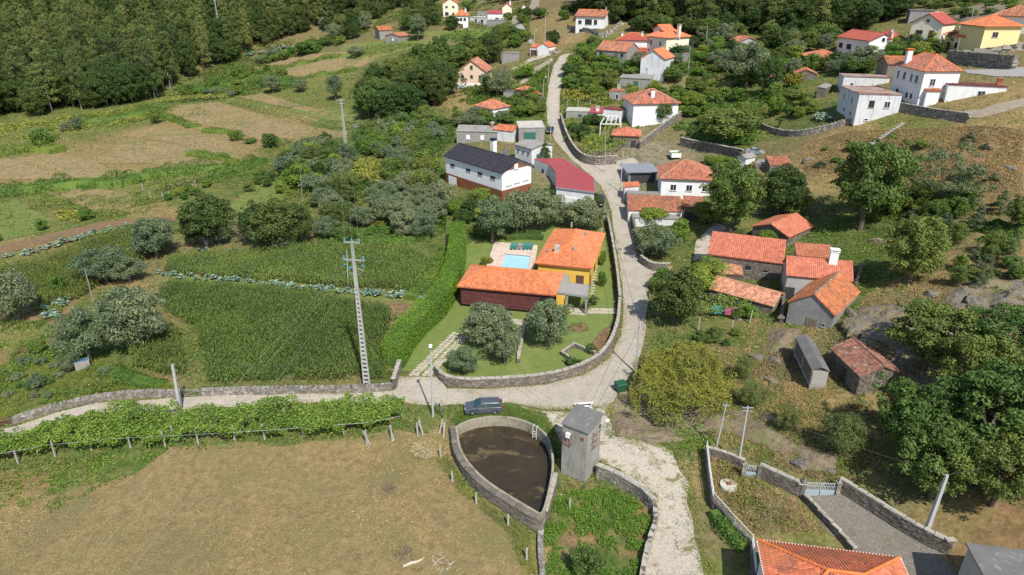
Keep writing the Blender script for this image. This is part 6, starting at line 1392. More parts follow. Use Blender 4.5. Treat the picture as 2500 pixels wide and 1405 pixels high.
bx = MB().box(-.9,.9,-.6,.6,0,1.3); o = bx.build('water_cistern', 'concrete'); o.location = G(205, 900); o.rotation_euler = (0,0,.5); tag(o, 'dark box cistern beside the pollarded olive', 'cistern'); MB().box(-.75,.75,-.45,.45,1.302,1.34).build('cover', 'tarp_blue', o)
dsh = MB().tube([(0,0,0),(0,-.1,.05),(0,-.18,.2)], [.1,.5,.62], 14).build('satellite_dish', 'paint_white'); dsh.location = G(1668, 402, 5.8); tag(dsh, 'white satellite dish on the mottled brown hip roof', 'satellite dish')
# ------------------------------------------------------------------ foliage kit
def leaf_quads(C, N, size, rng, asp=.5, spread=.9):
    """rhombic leaf faces at C, facing roughly along N"""
    n = len(C); N = N + rng.normal(0, spread * .55, (n, 3)); N /= np.linalg.norm(N, axis=1)[:, None] + 1e-9
    t = rng.normal(0, 1, (n, 3)); t -= (t * N).sum(1)[:, None] * N; t /= np.linalg.norm(t, axis=1)[:, None] + 1e-9
    b = np.cross(N, t); s = (size * rng.uniform(.6, 1.4, n))[:, None] if np.isscalar(size) else (size * rng.uniform(.6, 1.4, n))[:, None]
    V = np.stack([C + t * s * .5, C + b * s * .5 * asp, C - t * s * .5, C - b * s * .5 * asp], 1).reshape(-1, 3)
    return V, np.arange(4 * n).reshape(-1, 4)
def blob_leaves(blobs, n, size, rng, asp=.55, inner=.12):
    """leaves on the outside of many clumps (x, y, z, r)"""
    B_ = np.array(blobs, float); w = B_[:, 3] ** 2; k = rng.choice(len(B_), n, p=w / w.sum())
    d = rng.normal(0, 1, (n, 3)); d /= np.linalg.norm(d, axis=1)[:, None]; d[:, 2] = np.where(d[:, 2] < -.5, -d[:, 2], d[:, 2])
    rr = B_[k, 3] * np.where(rng.random(n) < inner, rng.uniform(.2, .8, n), rng.uniform(.82, 1.12, n))
    C = B_[k, :3] + d * rr[:, None] * np.array([1, 1, .82])
    return leaf_quads(C, d, size, rng, asp)
def crown_round(rng, w, h, z0, nb, rb, flat=1.0, lean=0.0):
    """clumps through an ellipsoidal crown of width w between z0 and h"""
    out = []; c = (z0 + h) / 2; a = w / 2; e = (h - z0) / 2
    sh = rng.uniform(.58, 1.22, 8)
    while len(out) < nb:
        d = rng.normal(0, 1, 3); d /= np.linalg.norm(d); r = rng.uniform(.35, 1) ** .5
        ang = (math.atan2(d[1], d[0]) + math.pi) / (2 * math.pi) * 8; i = int(ang) % 8; f = ang - int(ang); k = sh[i] * (1 - f) + sh[(i + 1) % 8] * f
        q = rng.uniform(.7, 1.25) * rb
        if rng.random() < .16: k *= 1.22; q *= .6
        big = rng.random() < .14; k *= 1.22 if big else 1.0
        kz = .8 + .35 * sh[(i + 3) % 8]; out.append((d[0] * r * (a - q * .6) * k, d[1] * r * (a - q * .6) * k, c + d[2] * r * (e - q * .6) * (kz if d[2] > 0 else 1), q * (.7 if rng.random() < .3 else 1)))
    return out
def trunk_mesh(name, h, r, limbs, m='bark', rng=None, bend=.3):
    b = MB(); pts = [(0, 0, -.4)]; x = y = 0
    for i in range(1, 5):
        x += rng.uniform(-1, 1) * bend * h * .05; y += rng.uniform(-1, 1) * bend * h * .05; pts.append((x, y, h * i / 4))
    b.tube(pts, [r * 1.25, r, r * .85, r * .65, r * .45], 7)
    for l in limbs:
        s = Vector(pts[2]).lerp(Vector(pts[4]), rng.uniform(0, 1)); e = Vector(l[:3]); mid = s.lerp(e, .5) + Vector((0, 0, -.06 * (e - s).length)); b.tube([s, mid, e], [r * .4, r * .25, r * .1], 5)
    return b.mesh(name, m)
KINDS = {}
def kind(name, w, h, z0, nb, rb, nl, ls, m, asp=.5, tr=.22, variants=3, bark='bark', fn=None, inner=.12, th=None):
    L = []
    for v in range(variants):
        rng = np.random.default_rng(hash(name) % 1000 if False else sum(map(ord, name)) * 7 + v)
        bl = fn(rng, w, h, z0, nb, rb) if fn else crown_round(rng, w, h, z0, nb, rb)
        V, F = blob_leaves(bl, nl, ls, rng, asp, inner)
        cm = np_mesh('crown', V, F, m)
        lim = [bl[i] for i in rng.choice(len(bl), min(7, len(bl)), replace=False)]
        tm = trunk_mesh('trunk', th or (z0 + (h - z0) * .45), tr, lim, bark, rng)
        L.append((cm, tm))
    KINDS[name] = (w, h, L)
def f_euc(rng, w, h, z0, nb, rb):
    out = []
    for i in range(nb):
        t = rng.random() ** .8; z = z0 + (h - z0) * t; rad = w / 2 * (1 - .55 * t) * rng.uniform(.15, 1); a = rng.uniform(0, 6.28); out.append((rad * math.cos(a), rad * math.sin(a), z, rb * rng.uniform(.6, 1.3) * (1.1 - .45 * t)))
    return out
def f_cone(rng, w, h, z0, nb, rb):
    out = []
    for i in range(nb):
        t = rng.random(); z = z0 + (h - z0) * t; rad = w / 2 * (1 - t) * rng.uniform(.6, 1); a = rng.uniform(0, 6.28); out.append((rad * math.cos(a), rad * math.sin(a), z, rb * (1.1 - .7 * t)))
    return out
kind('olive', 6, 5, .7, 60, .78, 11000, .25, 'leaf_olive', .42, .24, 5)
kind('oak', 11, 12, 1.8, 120, 1.15, 16000, .38, 'leaf_oak', .62, .34, 4)
kind('darktree', 8, 8, .5, 90, .95, 11000, .32, 'leaf_dark', .6, .28, 3)
kind('grove', 11, 12, .8, 110, 1.3, 12000, .41, 'leaf_dark', .62, .3, 3)
kind('euc', 7, 18, 3, 70, 1.1, 7000, .38, 'leaf_euc', .5, .2, 4, 'bark_pale', f_euc)
kind('broadleaf', 6, 6.5, .6, 70, .9, 8000, .27, 'leaf_oak', .6, .2, 3)
kind('bright', 4, 4, .3, 46, .7, 5000, .24, 'leaf_bright', .6, .14, 3)
kind('bush', 3, 2.2, .05, 40, .48, 3200, .20, 'leaf_bramble', .6, .08, 3)
kind('bush_olive', 3, 2.4, .1, 34, .48, 3000, .20, 'leaf_olive', .5, .08, 2)
kind('laurel', 3.4, 3.4, .1, 44, .58, 4200, .21, 'leaf_laurel', .6, .1, 2)
kind('yellowtree', 10, 6, .2, 150, .85, 22000, .24, 'leaf_fruit', .6, .22, 2)
kind('broom', 3, 3, .1, 50, .5, 7000, .26, 'leaf_broom', .12, .1, 2)
kind('pine', 3, 5, .5, 44, .42, 4200, .27, 'leaf_pine', .2, .1, 3, 'bark', f_cone)
kind('conifer', 3, 4.2, .1, 60, .45, 5000, .17, 'leaf_laurel', .4, .1, 1, 'bark', f_cone)
kind('sparse', 9, 9, 1.0, 84, .85, 11000, .32, 'leaf_pine', .3, .2, 2)
kind('box', 1, 1, .02, 40, .13, 3000, .07, 'leaf_laurel', .6, .04, 1)
kind('yellowbush', 3, 2.4, .05, 44, .48, 4000, .18, 'leaf_yellow', .6, .1, 2)
kind('dead', 3.4, 3.4, .4, 30, .6, 900, .4, 'leaf_dead', .1, .14, 1, 'bark_pale')
kind('bamboo', 5, 6, .1, 60, .8, 8000, .40, 'leaf_bamboo', .18, .1, 1)
NAMES = {'olive': ('olive_tree', 'tree'), 'oak': ('oak_tree', 'tree'), 'darktree': ('dark_tree', 'tree'), 'grove': ('oak_tree', 'tree'), 'euc': ('eucalyptus_tree', 'tree'), 'broadleaf': ('broadleaf_tree', 'tree'), 'bright': ('small_tree', 'tree'), 'bush': ('bush', 'bush'), 'bush_olive': ('bush', 'bush'), 'laurel': ('shrub', 'shrub'), 'yellowtree': ('persimmon_tree', 'tree'), 'broom': ('broom_bush', 'bush'), 'pine': ('pine_sapling', 'tree'), 'conifer': ('conifer', 'tree'), 'sparse': ('pine_tree', 'tree'), 'box': ('topiary', 'shrub'), 'yellowbush': ('yellow_shrub', 'shrub'), 'dead': ('dead_tree', 'tree'), 'bamboo': ('bamboo_clump', 'bamboo')}
NAMES['yellowtree'] = ('fruit_tree', 'tree')
def plant(k, p, w, h, label, group=None, rz=None):
    w0, h0, L = KINDS[k]; cm, tm = R.choice(L); nm, cat = NAMES[k]
    t = thing(nm, label, cat, p, R.uniform(0, 6.28) if rz is None else rz, group); t.scale = (w / w0, w / w0, h / h0)
    link('crown', cm, None, t); link('trunk', tm, None, t); return t
def tree(k, px, pyb, pyt, wpx, label, group=None):
    """base pixel, crown top and crown width as measured"""
    p = G(px, pyb); s = ppm(*p); w = wpx / s
    # the crown's far shoulder is what marks the top in view
    back = w * .28; d = ray(px, pyt); h = CAM_H + d[2] / d[1] * (p.y + back) - p.z
    plant(k, p, w, max(.5, h), label, group)

T = [('olive',45,785,648,135,'round olive tree at the left edge beside the cabbage patch'),('olive',262,692,592,125,'olive tree left of the wooden pole in front of the far maize'),('olive',318,690,620,80,'smaller olive leaning against the maize olive'),('olive',385,632,525,115,'olive tree at the near end of the far maize strip'),
 ('olive',330,862,683,165,'largest left olive tree shading the small maize plot'),('olive',222,888,740,120,'spreading grey olive below the largest left olive'),
 ('olive',1185,852,730,140,'olive tree in front of the cladded villa wing'),('olive',1232,886,775,95,'lower olive beside the narrow brown garden wall'),('olive',1335,845,722,125,'round olive tree hiding the villa corner'),('olive',1133,912,842,85,'small olive in the lawn near the driveway gate'),
 ('olive',1202,595,472,115,'olive tree left of the villa garden swing lawn'),('olive',1262,572,460,105,'olive tree behind the pool loungers'),('olive',1322,565,452,110,'olive tree at the back of the villa lawn'),('olive',1430,565,478,115,'olive tree between the villa roof and the lane'),('olive',1370,550,492,70,'slim olive behind the villa roof'),
 ('olive',1078,522,440,75,'olive tree below the black roofed house'),('olive',1600,632,535,105,'round olive tree on the right of the lane junction'),
 ('darktree',518,600,463,130,'dark round evergreen left of the pale dead tree'),('darktree',640,600,485,100,'dark evergreen crown between the pale dead tree and the broad one'),('darktree',730,600,495,90,'right shoulder crown of the broad dark evergreen'),('darktree',480,598,490,70,'left shoulder crown of the dark round evergreen'),('darktree',680,605,480,155,'broad dark evergreen right of the pale dead tree'),('olive',535,598,522,70,'grey olive in front of the left dark evergreen'),('olive',690,608,545,95,'grey olive in front of the broad dark evergreen'),('dead',600,592,515,55,'bare pale dead tree between the dark evergreens'),
 ('oak',2100,562,322,185,'tall oak tree standing alone on the farm meadow'),('sparse',2285,512,345,180,'grey green pine on the brown slope'),('oak',2218,695,520,150,'leaning oak right of the grey farmhouse'),('oak',1772,572,382,150,'oak tree beside the white house with three windows'),('darktree',1900,525,398,120,'dark round tree behind the salmon roofed shed'),('broadleaf',1945,530,460,70,'light green tree right of the dark round tree'),
 ('darktree',1645,790,640,150,'dark leafy tree on the right of the lane'),('bamboo',1722,720,625,105,'yellow green bamboo clump in front of the low tiled roof'),
 ('broom',1921,1048,978,70,'small round broom bush below the granary'),('broom',2050,1112,992,112,'large round broom bush beside the oaks'),('broom',1835,990,925,80,'broom bush right of the fruit tree'),('broom',1812,925,865,55,'dark broom bush above the fruit tree'),
 ('oak',2250,900,722,205,'oak crown above the tiled stone hut'),('oak',2430,900,735,190,'oak at the right edge above the others'),('oak',2215,1120,900,190,'oak in the front of the grove beside the broom'),('oak',2390,1120,870,260,'largest oak in the grove on the right'),('oak',2270,1215,1010,200,'lowest oak of the grove'),('oak',2420,1235,1040,190,'oak at the lower right behind the leaning pole'),('oak',2500,1100,850,180,'oak cut by the right edge'),('oak',2345,1010,800,170,'oak in the middle of the grove'),
 ('laurel',1425,1402,1325,85,'dark green shrub in the ferns near the bottom edge'),('laurel',1795,775,745,45,'round shrub under the vine arbour'),('bright',1825,775,740,55,'light green shrub at the corner of the weathered tile roof'),
 ('bush',150,722,665,42,'small dark tree left of the wooden pole'),('bush',95,862,828,45,'round garden bush at the left'),('bush',152,868,822,38,'second round garden bush at the left'),('olive',172,912,853,48,'pollarded olive with a thick trunk'),('bush_olive',95,946,905,55,'low olive bush above the lane wall'),('bush',205,870,845,30,'small dark bush beside the big olives'),
 ('bush',115,366,310,70,'dark bushy tree at the left field bank'),('bush',380,302,264,38,'lone dark bush at the field corner'),('bush',578,344,317,38,'small lone bush in the middle of the dry fields'),('laurel',660,362,320,45,'rounded lone bush right of the bramble clump'),('bush',612,350,335,40,'bramble mound between the lone bushes'),
 ('bush',208,538,508,40,'round bush beside the pumpkin patch'),('bush',105,562,532,36,'dark bush in the green pasture'),('bush',-4,590,565,24,'bush at the left edge pasture'),('bush_olive',190,318,282,30,'grey bush below the wood edge'),('bush_olive',160,322,296,28,'smaller grey bush below the wood edge'),
 ('olive',820,245,180,45,'grey tree at the left foot of the oak grove'),('olive',667,228,180,52,'grey green tree on the terrace bank'),('olive',735,225,190,40,'second grey green tree on the terrace bank'),('bush_olive',870,140,112,48,'dark green bush clump below the vegetable field'),('bush_olive',668,148,112,34,'grey bush in front of the vegetable plot'),('bush',755,132,100,70,'large green thicket right of the vegetable plot'),
 ('conifer',1330,398,340,38,'clipped bronze conifer beside the white shed'),('bright',1282,190,160,60,'yellow green vine clump behind the pink house trees'),('olive',1215,235,165,80,'grey tree right of the pink house'),('darktree',1190,215,190,40,'dark tree beside the pink house porch'),('darktree',1350,112,72,42,'round tree at the road fork'),('broadleaf',1215,108,60,30,'slim dark tree above the oak grove'),
 ('olive',1020,100,35,52,'grey olive left of the white house group'),('bright',1140,28,0,26,'round green tree near the top houses'),('darktree',1235,40,22,24,'small tree in front of the cream house'),
 ('olive',1820,215,98,105,'large grey olive on the upper terraces'),('olive',2110,175,108,80,'grey olive below the white bungalow'),('bright',2175,150,108,60,'round bright green tree right of the grey olive'),('bright',2240,145,100,65,'bright green tree in front of the cream house'),('yellowbush',1935,215,172,55,'bright yellow green shrub beside the ruined hut'),('darktree',1870,235,140,60,'dark tree left of the ruined hut'),('broadleaf',1940,265,215,75,'green tree behind the topiary garden'),('bright',1885,285,205,50,'tall yellow green climber covered tree'),
 ('olive',1508,160,118,50,'olive in front of the grey barn'),('olive',1558,170,125,52,'olive between the grey barn and the pale house'),('darktree',1590,160,132,45,'dark tree in front of the pale gabled house'),('broadleaf',1478,215,165,70,'dark bushy tree left of the block hut'),('broadleaf',1615,300,245,50,'fruit tree at the corner of the hip roofed white house'),('broadleaf',1640,200,165,55,'tree above the ramp wall'),('darktree',1420,338,300,50,'small orchard tree below the poultry shed'),('darktree',1450,305,275,35,'small tree beside the white pergola frame'),('bush_olive',1420,215,192,30,'round grey bush in the lane garden'),
 ('broadleaf',1775,340,255,190,'broad green thicket tree on the slope above the stone wall'),('olive',1650,160,128,30,'olive beside the grey outbuilding'),('olive',1770,110,55,60,'grey tree at the edge of the upper right wood'),('olive',1715,100,60,50,'grey tree right of the cream house'),('darktree',1890,125,62,70,'round tree right of the grey cottage'),('darktree',2420,75,45,60,'dark tree above the street lamp'),('darktree',2330,110,70,55,'dark tree left of the yellow house'),
 ('bright',1590,545,500,70,'climber covered bank below the grey lean-to'),('bright',1660,590,530,60,'leafy bush right of the lane olive'),('bright',1720,545,490,75,'bright bush in the shade of the house oak'),('darktree',1820,470,400,60,'dark tree between the house oak and the pale hut'),('bright',1870,600,555,55,'ivy covered bush in front of the salmon shed'),('laurel',1800,600,555,40,'shrub beside the paved forecourt'),
 ('pine',2400,680,600,40,'slim young pine on the dry slope'),('pine',2310,570,520,36,'young pine at the meadow edge'),('pine',2380,560,490,50,'bushy young pine right of the pine tree'),('pine',2440,520,460,60,'dark young pine on the brown slope'),('oak',2480,560,470,80,'small oak at the right edge meadow'),('broadleaf',2330,600,540,45,'scrub oak on the meadow edge'),('pine',2460,640,580,45,'young pine near the right edge'),('bush',2480,680,640,50,'low scrub at the right edge'),('broadleaf',2420,620,560,50,'scrub sapling on the dry slope'),('bush',2300,770,740,50,'scrub bush beside the rocks'),
 ('box',1434,757,731,30,'round clipped topiary ball in front of the villa porch'),('box',1449,745,718,28,'round clipped topiary ball right behind the first one'),('box',1445,862,836,34,'dark clipped ball shrub beside the garden wall'),('box',1395,892,866,34,'dark clipped ball inside the brick edged bed'),('box',1412,892,874,22,'small reddish clipped ball in the brick edged bed'),
 ('yellowbush',1188,650,622,34,'golden shrub at the corner of the pool terrace'),('bright',1172,580,535,50,'bright yellow green shrub beside the hedge end'),('bright',1175,500,455,70,'light green tree below the brown cladded wall'),('yellowbush',930,555,538,24,'golden flowering shrub in the meadow'),('bush',1470,700,660,24,'hedge shrub beside the dark garden wall'),('bush',1470,650,610,20,'small shrub beside the side path')]
for q in T: tree(*q)
# topiary table
tt = thing('topiary_tree', 'flat topped mushroom topiary in the walled garden', 'topiary', G(1902, 315))
MB().tube([(0,0,0),(0,0,2.0)], [.4,.3], 8).build('trunk', 'bark', tt)
V_, F_ = blob_leaves([(math.cos(a) * r, math.sin(a) * r, 2.2, .35) for a in np.arange(0, 6.28, .5) for r in (.2, .7, 1.1)], 2200, .16, NR); link('crown', np_mesh('crown', V_, F_, 'leaf_laurel'), None, tt)

LOOK = {'olive': 'grey green olive', 'bush_olive': 'grey green bush', 'broadleaf': 'mid green tree', 'bright': 'bright green tree', 'bush': 'green bush', 'laurel': 'dark glossy shrub', 'darktree': 'dark green tree', 'grove': 'dark spreading oak', 'oak': 'green oak', 'euc': 'slender eucalyptus', 'pine': 'young pine'}
# thickets where single trees cannot be told apart by looks
def thicket(poly, n, kinds, wr, hr, label, group, mind=.55, seed=1):
    r = random.Random(seed); P = [G(*q) for q in poly]; xs = [p.x for p in P]; ys = [p.y for p in P]; pp = [(p.x, p.y) for p in P]; got = []; tries = 0
    while len(got) < n and tries < n * 60:
        tries += 1; x, y = r.uniform(min(xs), max(xs)), r.uniform(min(ys), max(ys))
        if not inside(pp, [x], [y])[0]: continue
        w = r.uniform(*wr)
        if any((x - a) ** 2 + (y - b) ** 2 < ((w + c) * .5 * mind) ** 2 for a, b, c in got): continue
        got.append((x, y, w))
    zz = land([g[0] for g in got], [g[1] for g in got]) if got else []
    for (x, y, w), z in zip(got, zz):
        k = r.choice(kinds); f_ = (w - wr[0]) / (wr[1] - wr[0]); size = 'large' if f_ > .66 else ('small' if f_ < .33 else 'middle sized')
        plant(k, Vector((x, y, z)), w, r.uniform(*hr) * (w / wr[1]) ** .4, size + ' ' + LOOK[k] + ' ' + label, group)
thicket([(890,290),(882,262),(930,228),(985,195),(1060,168),(1150,152),(1215,148),(1205,165),(1085,200),(1090,245),(960,305)], 40, ['grove','grove','oak'], (9,13), (10,14), 'in the grove left of the pink house', 'oaks of the grove left of the pink house', .52)
thicket([(690,440),(700,395),(790,360),(850,400),(860,460),(840,560),(780,545),(760,470)], 52, ['olive','olive','darktree','broadleaf','bright','bush_olive'], (4.5,8), (4,6.5), 'in the thicket left of the yellow vine terrace', 'olives left of the vine terrace', .6, 2)
thicket([(850,600),(790,600),(790,545),(840,520),(900,560)], 8, ['broadleaf','bush','olive'], (3.5,6), (3,4.5), 'behind the upper maize field', 'scrub behind the maize', .6, 3)
thicket([(920,500),(1000,470),(1080,560),(1060,590),(1000,590),(940,540)], 16, ['olive'], (5.5,8), (4.5,6), 'in the rows left of the tall clipped hedge', 'olives left of the clipped hedge', .6, 4)
thicket([(900,380),(960,350),(1040,370),(1060,440),(1040,480),(960,470),(970,410)], 24, ['olive','broadleaf','broadleaf','bright'], (5,9), (4.5,7), 'on the slope left of the black roofed house', 'trees left of the black roofed house', .6, 5)
thicket([(860,350),(940,300),(1040,290),(1100,310),(1060,350),(900,380)], 40, ['bush','broadleaf','bush_olive'], (4,7.5), (3,5), 'on the bank above the vine terrace', 'bank trees above the vine terrace', .6, 6)
thicket([(1110,300),(1140,286),(1180,292),(1240,294),(1250,306),(1200,310),(1120,314)], 13, ['olive','olive','broadleaf'], (4,5.5), (2.8,3.8), 'between the grey bungalow and the orange hip roof', 'olives behind the grey bungalow', .6, 7)
thicket([(1090,540),(1140,490),(1180,520),(1170,560),(1110,560)], 7, ['laurel','darktree','bright'], (3,5), (3,4.5), 'at the far end of the clipped hedge', 'shrubs at the far end of the hedge', .6, 8)
thicket([(1280,500),(1360,500),(1450,505),(1450,518),(1300,520)], 8, ['olive','laurel','darktree'], (4,6), (4,5), 'in the screen below the red metal roof', 'screen below the red metal roof', .6, 9)
thicket([(1380,230),(1390,160),(1440,140),(1480,160),(1540,170),(1540,190),(1480,190),(1460,240)], 34, ['bright','broadleaf','bush'], (4,8), (3,5), 'in the gardens right of the upper lane', 'garden trees right of the upper lane', .6, 10)
thicket([(1640,150),(1700,110),(1800,130),(1860,140),(1990,150),(1990,190),(1870,210),(1800,215),(1740,160)], 30, ['broadleaf','olive','bright','darktree'], (4.5,7.5), (4,6.5), 'on the upper terraces below the wood', 'trees on the upper terraces', .6, 11)
thicket([(1990,175),(2050,160),(2130,160),(2160,175),(2060,190)], 10, ['darktree','broadleaf','olive'], (4,6), (4,5), 'in the hedge behind the rusty roofed barn', 'hedge trees behind the rusty roofed barn', .6, 12)
thicket([(1720,280),(1760,240),(1850,250),(1850,300),(1830,330),(1720,330)], 12, ['bush','broadleaf'], (4,6), (2.5,4), 'on the overgrown slope above the stone wall', 'bushes on the overgrown slope', .6, 13)
thicket([(870,100),(820,98),(780,70),(850,40),(910,62)], 16, ['darktree','broadleaf','olive'], (6,9), (6,9), 'around the twin grey houses below the wood', 'trees around the twin grey houses', .55, 14)
thicket([(985,85),(980,40),(1060,20),(1070,60),(1110,75)], 16, ['darktree','broadleaf','euc'], (5,8), (6,10), 'left of the white houses at the top', 'trees left of the top houses', .55, 15)
thicket([(890,55),(900,8),(1050,5),(1060,25),(980,45)], 16, ['darktree','grove'], (7,10), (8,13), 'on the ridge at the top edge', 'tall dark trees on the ridge', .55, 16)
thicket([(1250,130),(1220,112),(1240,70),(1290,100)], 10, ['broadleaf','bush'], (4,6), (3,5), 'on the bank left of the grey lane', 'bank shrubs left of the grey lane', .6, 17)
thicket([(1260,290),(1260,240),(1320,240),(1325,290)], 10, ['bright','broadleaf'], (3.5,5.5), (3,4.5), 'left of the lane above the green garage', 'garden bushes above the green garage', .6, 18)
thicket([(540,200),(620,155),(700,190),(640,235),(560,238),(420,240),(430,215)], 26, ['bush','bush','bush_olive'], (4,7), (2.5,4.5), 'on the overgrown bank below the wood', 'bushes below the wood', .6, 19)
thicket([(2120,520),(2200,480),(2360,500),(2400,520),(2300,560),(2180,540)], 12, ['broadleaf','pine','bush'], (3.5,5.5), (3,4.5), 'in the scrub below the grey green pine', 'scrub below the pine', .6, 20)
thicket([(2330,640),(2480,600),(2500,660),(2400,720),(2320,700)], 12, ['pine','bush','broadleaf'], (2,3.5), (1.8,3.5), 'on the dry slope right of the farmhouse', 'scrub on the dry slope', .8, 21)
thicket([(1660,830),(1800,800),(1800,840),(1700,860)], 6, ['bush','laurel'], (1.5,2.6), (1,1.8), 'under the posts of the farm vine arbour', 'bushes under the vine arbour', .7, 22)
thicket([(590,470),(660,420),(700,430),(690,480)], 9, ['bright','broadleaf'], (2.5,3.5), (2.5,3.2), 'on the bright green orchard meadow', 'orchard trees on the meadow', 1.1, 23)
thicket([(1560,160),(1640,150),(1650,190),(1600,200)], 8, ['broadleaf','bright'], (3,5), (3,4), 'between the grey sheds uphill', 'garden trees between the sheds', .6, 24)
thicket([(1690,400),(1770,395),(1790,410),(1760,425)], 6, ['bright','bush'], (3,4), (2,3), 'behind the mottled hip roof', 'bushes behind the mottled hip roof', .6, 25)

thicket([(1040,8),(1120,-20),(1300,-25),(1290,8),(1180,14),(1120,10)], 26, ['broadleaf','darktree','bright'], (5,8), (5,8), 'on the hill behind the top houses', 'trees behind the top houses', .55, 26)
thicket([(1310,45),(1380,30),(1400,20),(1500,20),(1520,70),(1490,40),(1400,45),(1340,60)], 14, ['broadleaf','bush','darktree'], (4,6), (3,6), 'around the white house with balconies', 'trees around the house with balconies', .6, 27)
thicket([(610,160),(760,110),(830,95),(830,112),(740,130),(640,160)], 16, ['bush','bush_olive','broadleaf'], (4,7), (2.5,5), 'around the vegetable plots below the wood', 'bushes around the vegetable plots', .6, 28)
thicket([(380,500),(450,470),(540,440),(560,450),(470,490)], 7, ['bush','bright'], (2,3.5), (1.5,2.4), 'beside the white post trellis', 'bushes beside the white post trellis', .7, 29)
thicket([(2250,20),(2300,5),(2500,5),(2500,30),(2380,60),(2320,40)], 22, ['bush','broadleaf'], (3,5.5), (1.6,3), 'on the rocky top right hillside', 'bushes on the rocky hillside', .7, 30)
thicket([(1960,360),(2200,340),(2480,330),(2490,470),(2300,450),(2000,420)], 13, ['bush','pine'], (1.6,3.2), (.9,1.8), 'low on the brown slope below the white houses', 'low bushes on the brown slope', 1.0, 31)
thicket([(1850,280),(1870,230),(1960,240),(1990,280),(1900,300)], 9, ['bright','broadleaf','bush'], (3,5), (2.5,4), 'in the walled topiary garden', 'bushes in the topiary garden', .7, 32)
thicket([(1580,220),(1690,200),(1690,260),(1660,280),(1600,240)], 10, ['bush','bright'], (3,4.5), (1.8,3), 'on the bank behind the hip roofed white house', 'bushes behind the hip roofed house', .7, 33)
thicket([(300,925),(60,990),(0,960),(0,900),(100,880),(250,900)], 16, ['bush','bush_olive'], (1,2.2), (.6,1.3), 'in the weedy garden plots at the left', 'bushes in the left garden plots', 1.0, 34)
thicket([(1372,345),(1400,300),(1450,290),(1490,300),(1470,340),(1400,350)], 9, ['bright','broadleaf','bush'], (2.5,4), (2,3.2), 'in the garden below the poultry shed', 'trees in the poultry shed garden', .8, 35)
thicket([(1400,140),(1450,118),(1450,160),(1420,160)], 7, ['bright','broadleaf'], (4,6), (3.5,5), 'left of the grey rendered barn', 'trees left of the grey barn', .6, 36)
thicket([(1640,240),(1690,180),(1720,140),(1760,170),(1740,230),(1690,290)], 14, ['broadleaf','bush','bright'], (3.5,6), (2.5,4), 'beside the earth path on the hillside', 'bushes beside the earth path', .6, 37)
thicket([(1540,75),(1560,60),(1720,70),(1800,95),(1790,110),(1690,95),(1560,85)], 16, ['darktree','broadleaf'], (6,9), (5,8), 'between the upper houses and the wood', 'trees between houses and wood', .55, 38)
thicket([(1850,105),(1990,95),(2040,100),(2030,125),(1960,140),(1860,130)], 16, ['darktree','broadleaf','olive'], (5,8), (5,7), 'left of the white bungalow with red roof', 'trees left of the white bungalow', .6, 39)
thicket([(2130,120),(2220,100),(2290,110),(2300,140),(2200,150)], 10, ['bright','broadleaf','darktree'], (4,6), (3,4.5), 'between the white bungalow and the yellow house', 'trees between bungalow and yellow house', .6, 40)
thicket([(1230,50),(1290,30),(1300,90),(1270,75)], 7, ['broadleaf','darktree'], (3.5,5.5), (3.5,5.5), 'beside the grey lane near the top', 'trees beside the grey lane', .6, 41)
thicket([(1680,345),(1700,300),(1760,300),(1850,330),(1830,345)], 9, ['bush','broadleaf'], (3,5), (1.8,3), 'just above the long dark stone wall', 'bushes above the long stone wall', .7, 42)
thicket([(1580,670),(1690,690),(1700,720),(1600,740)], 5, ['bright','bush'], (2.5,4), (1.6,2.6), 'around the dark leafy tree by the lane', 'bushes by the dark lane tree', .7, 43)
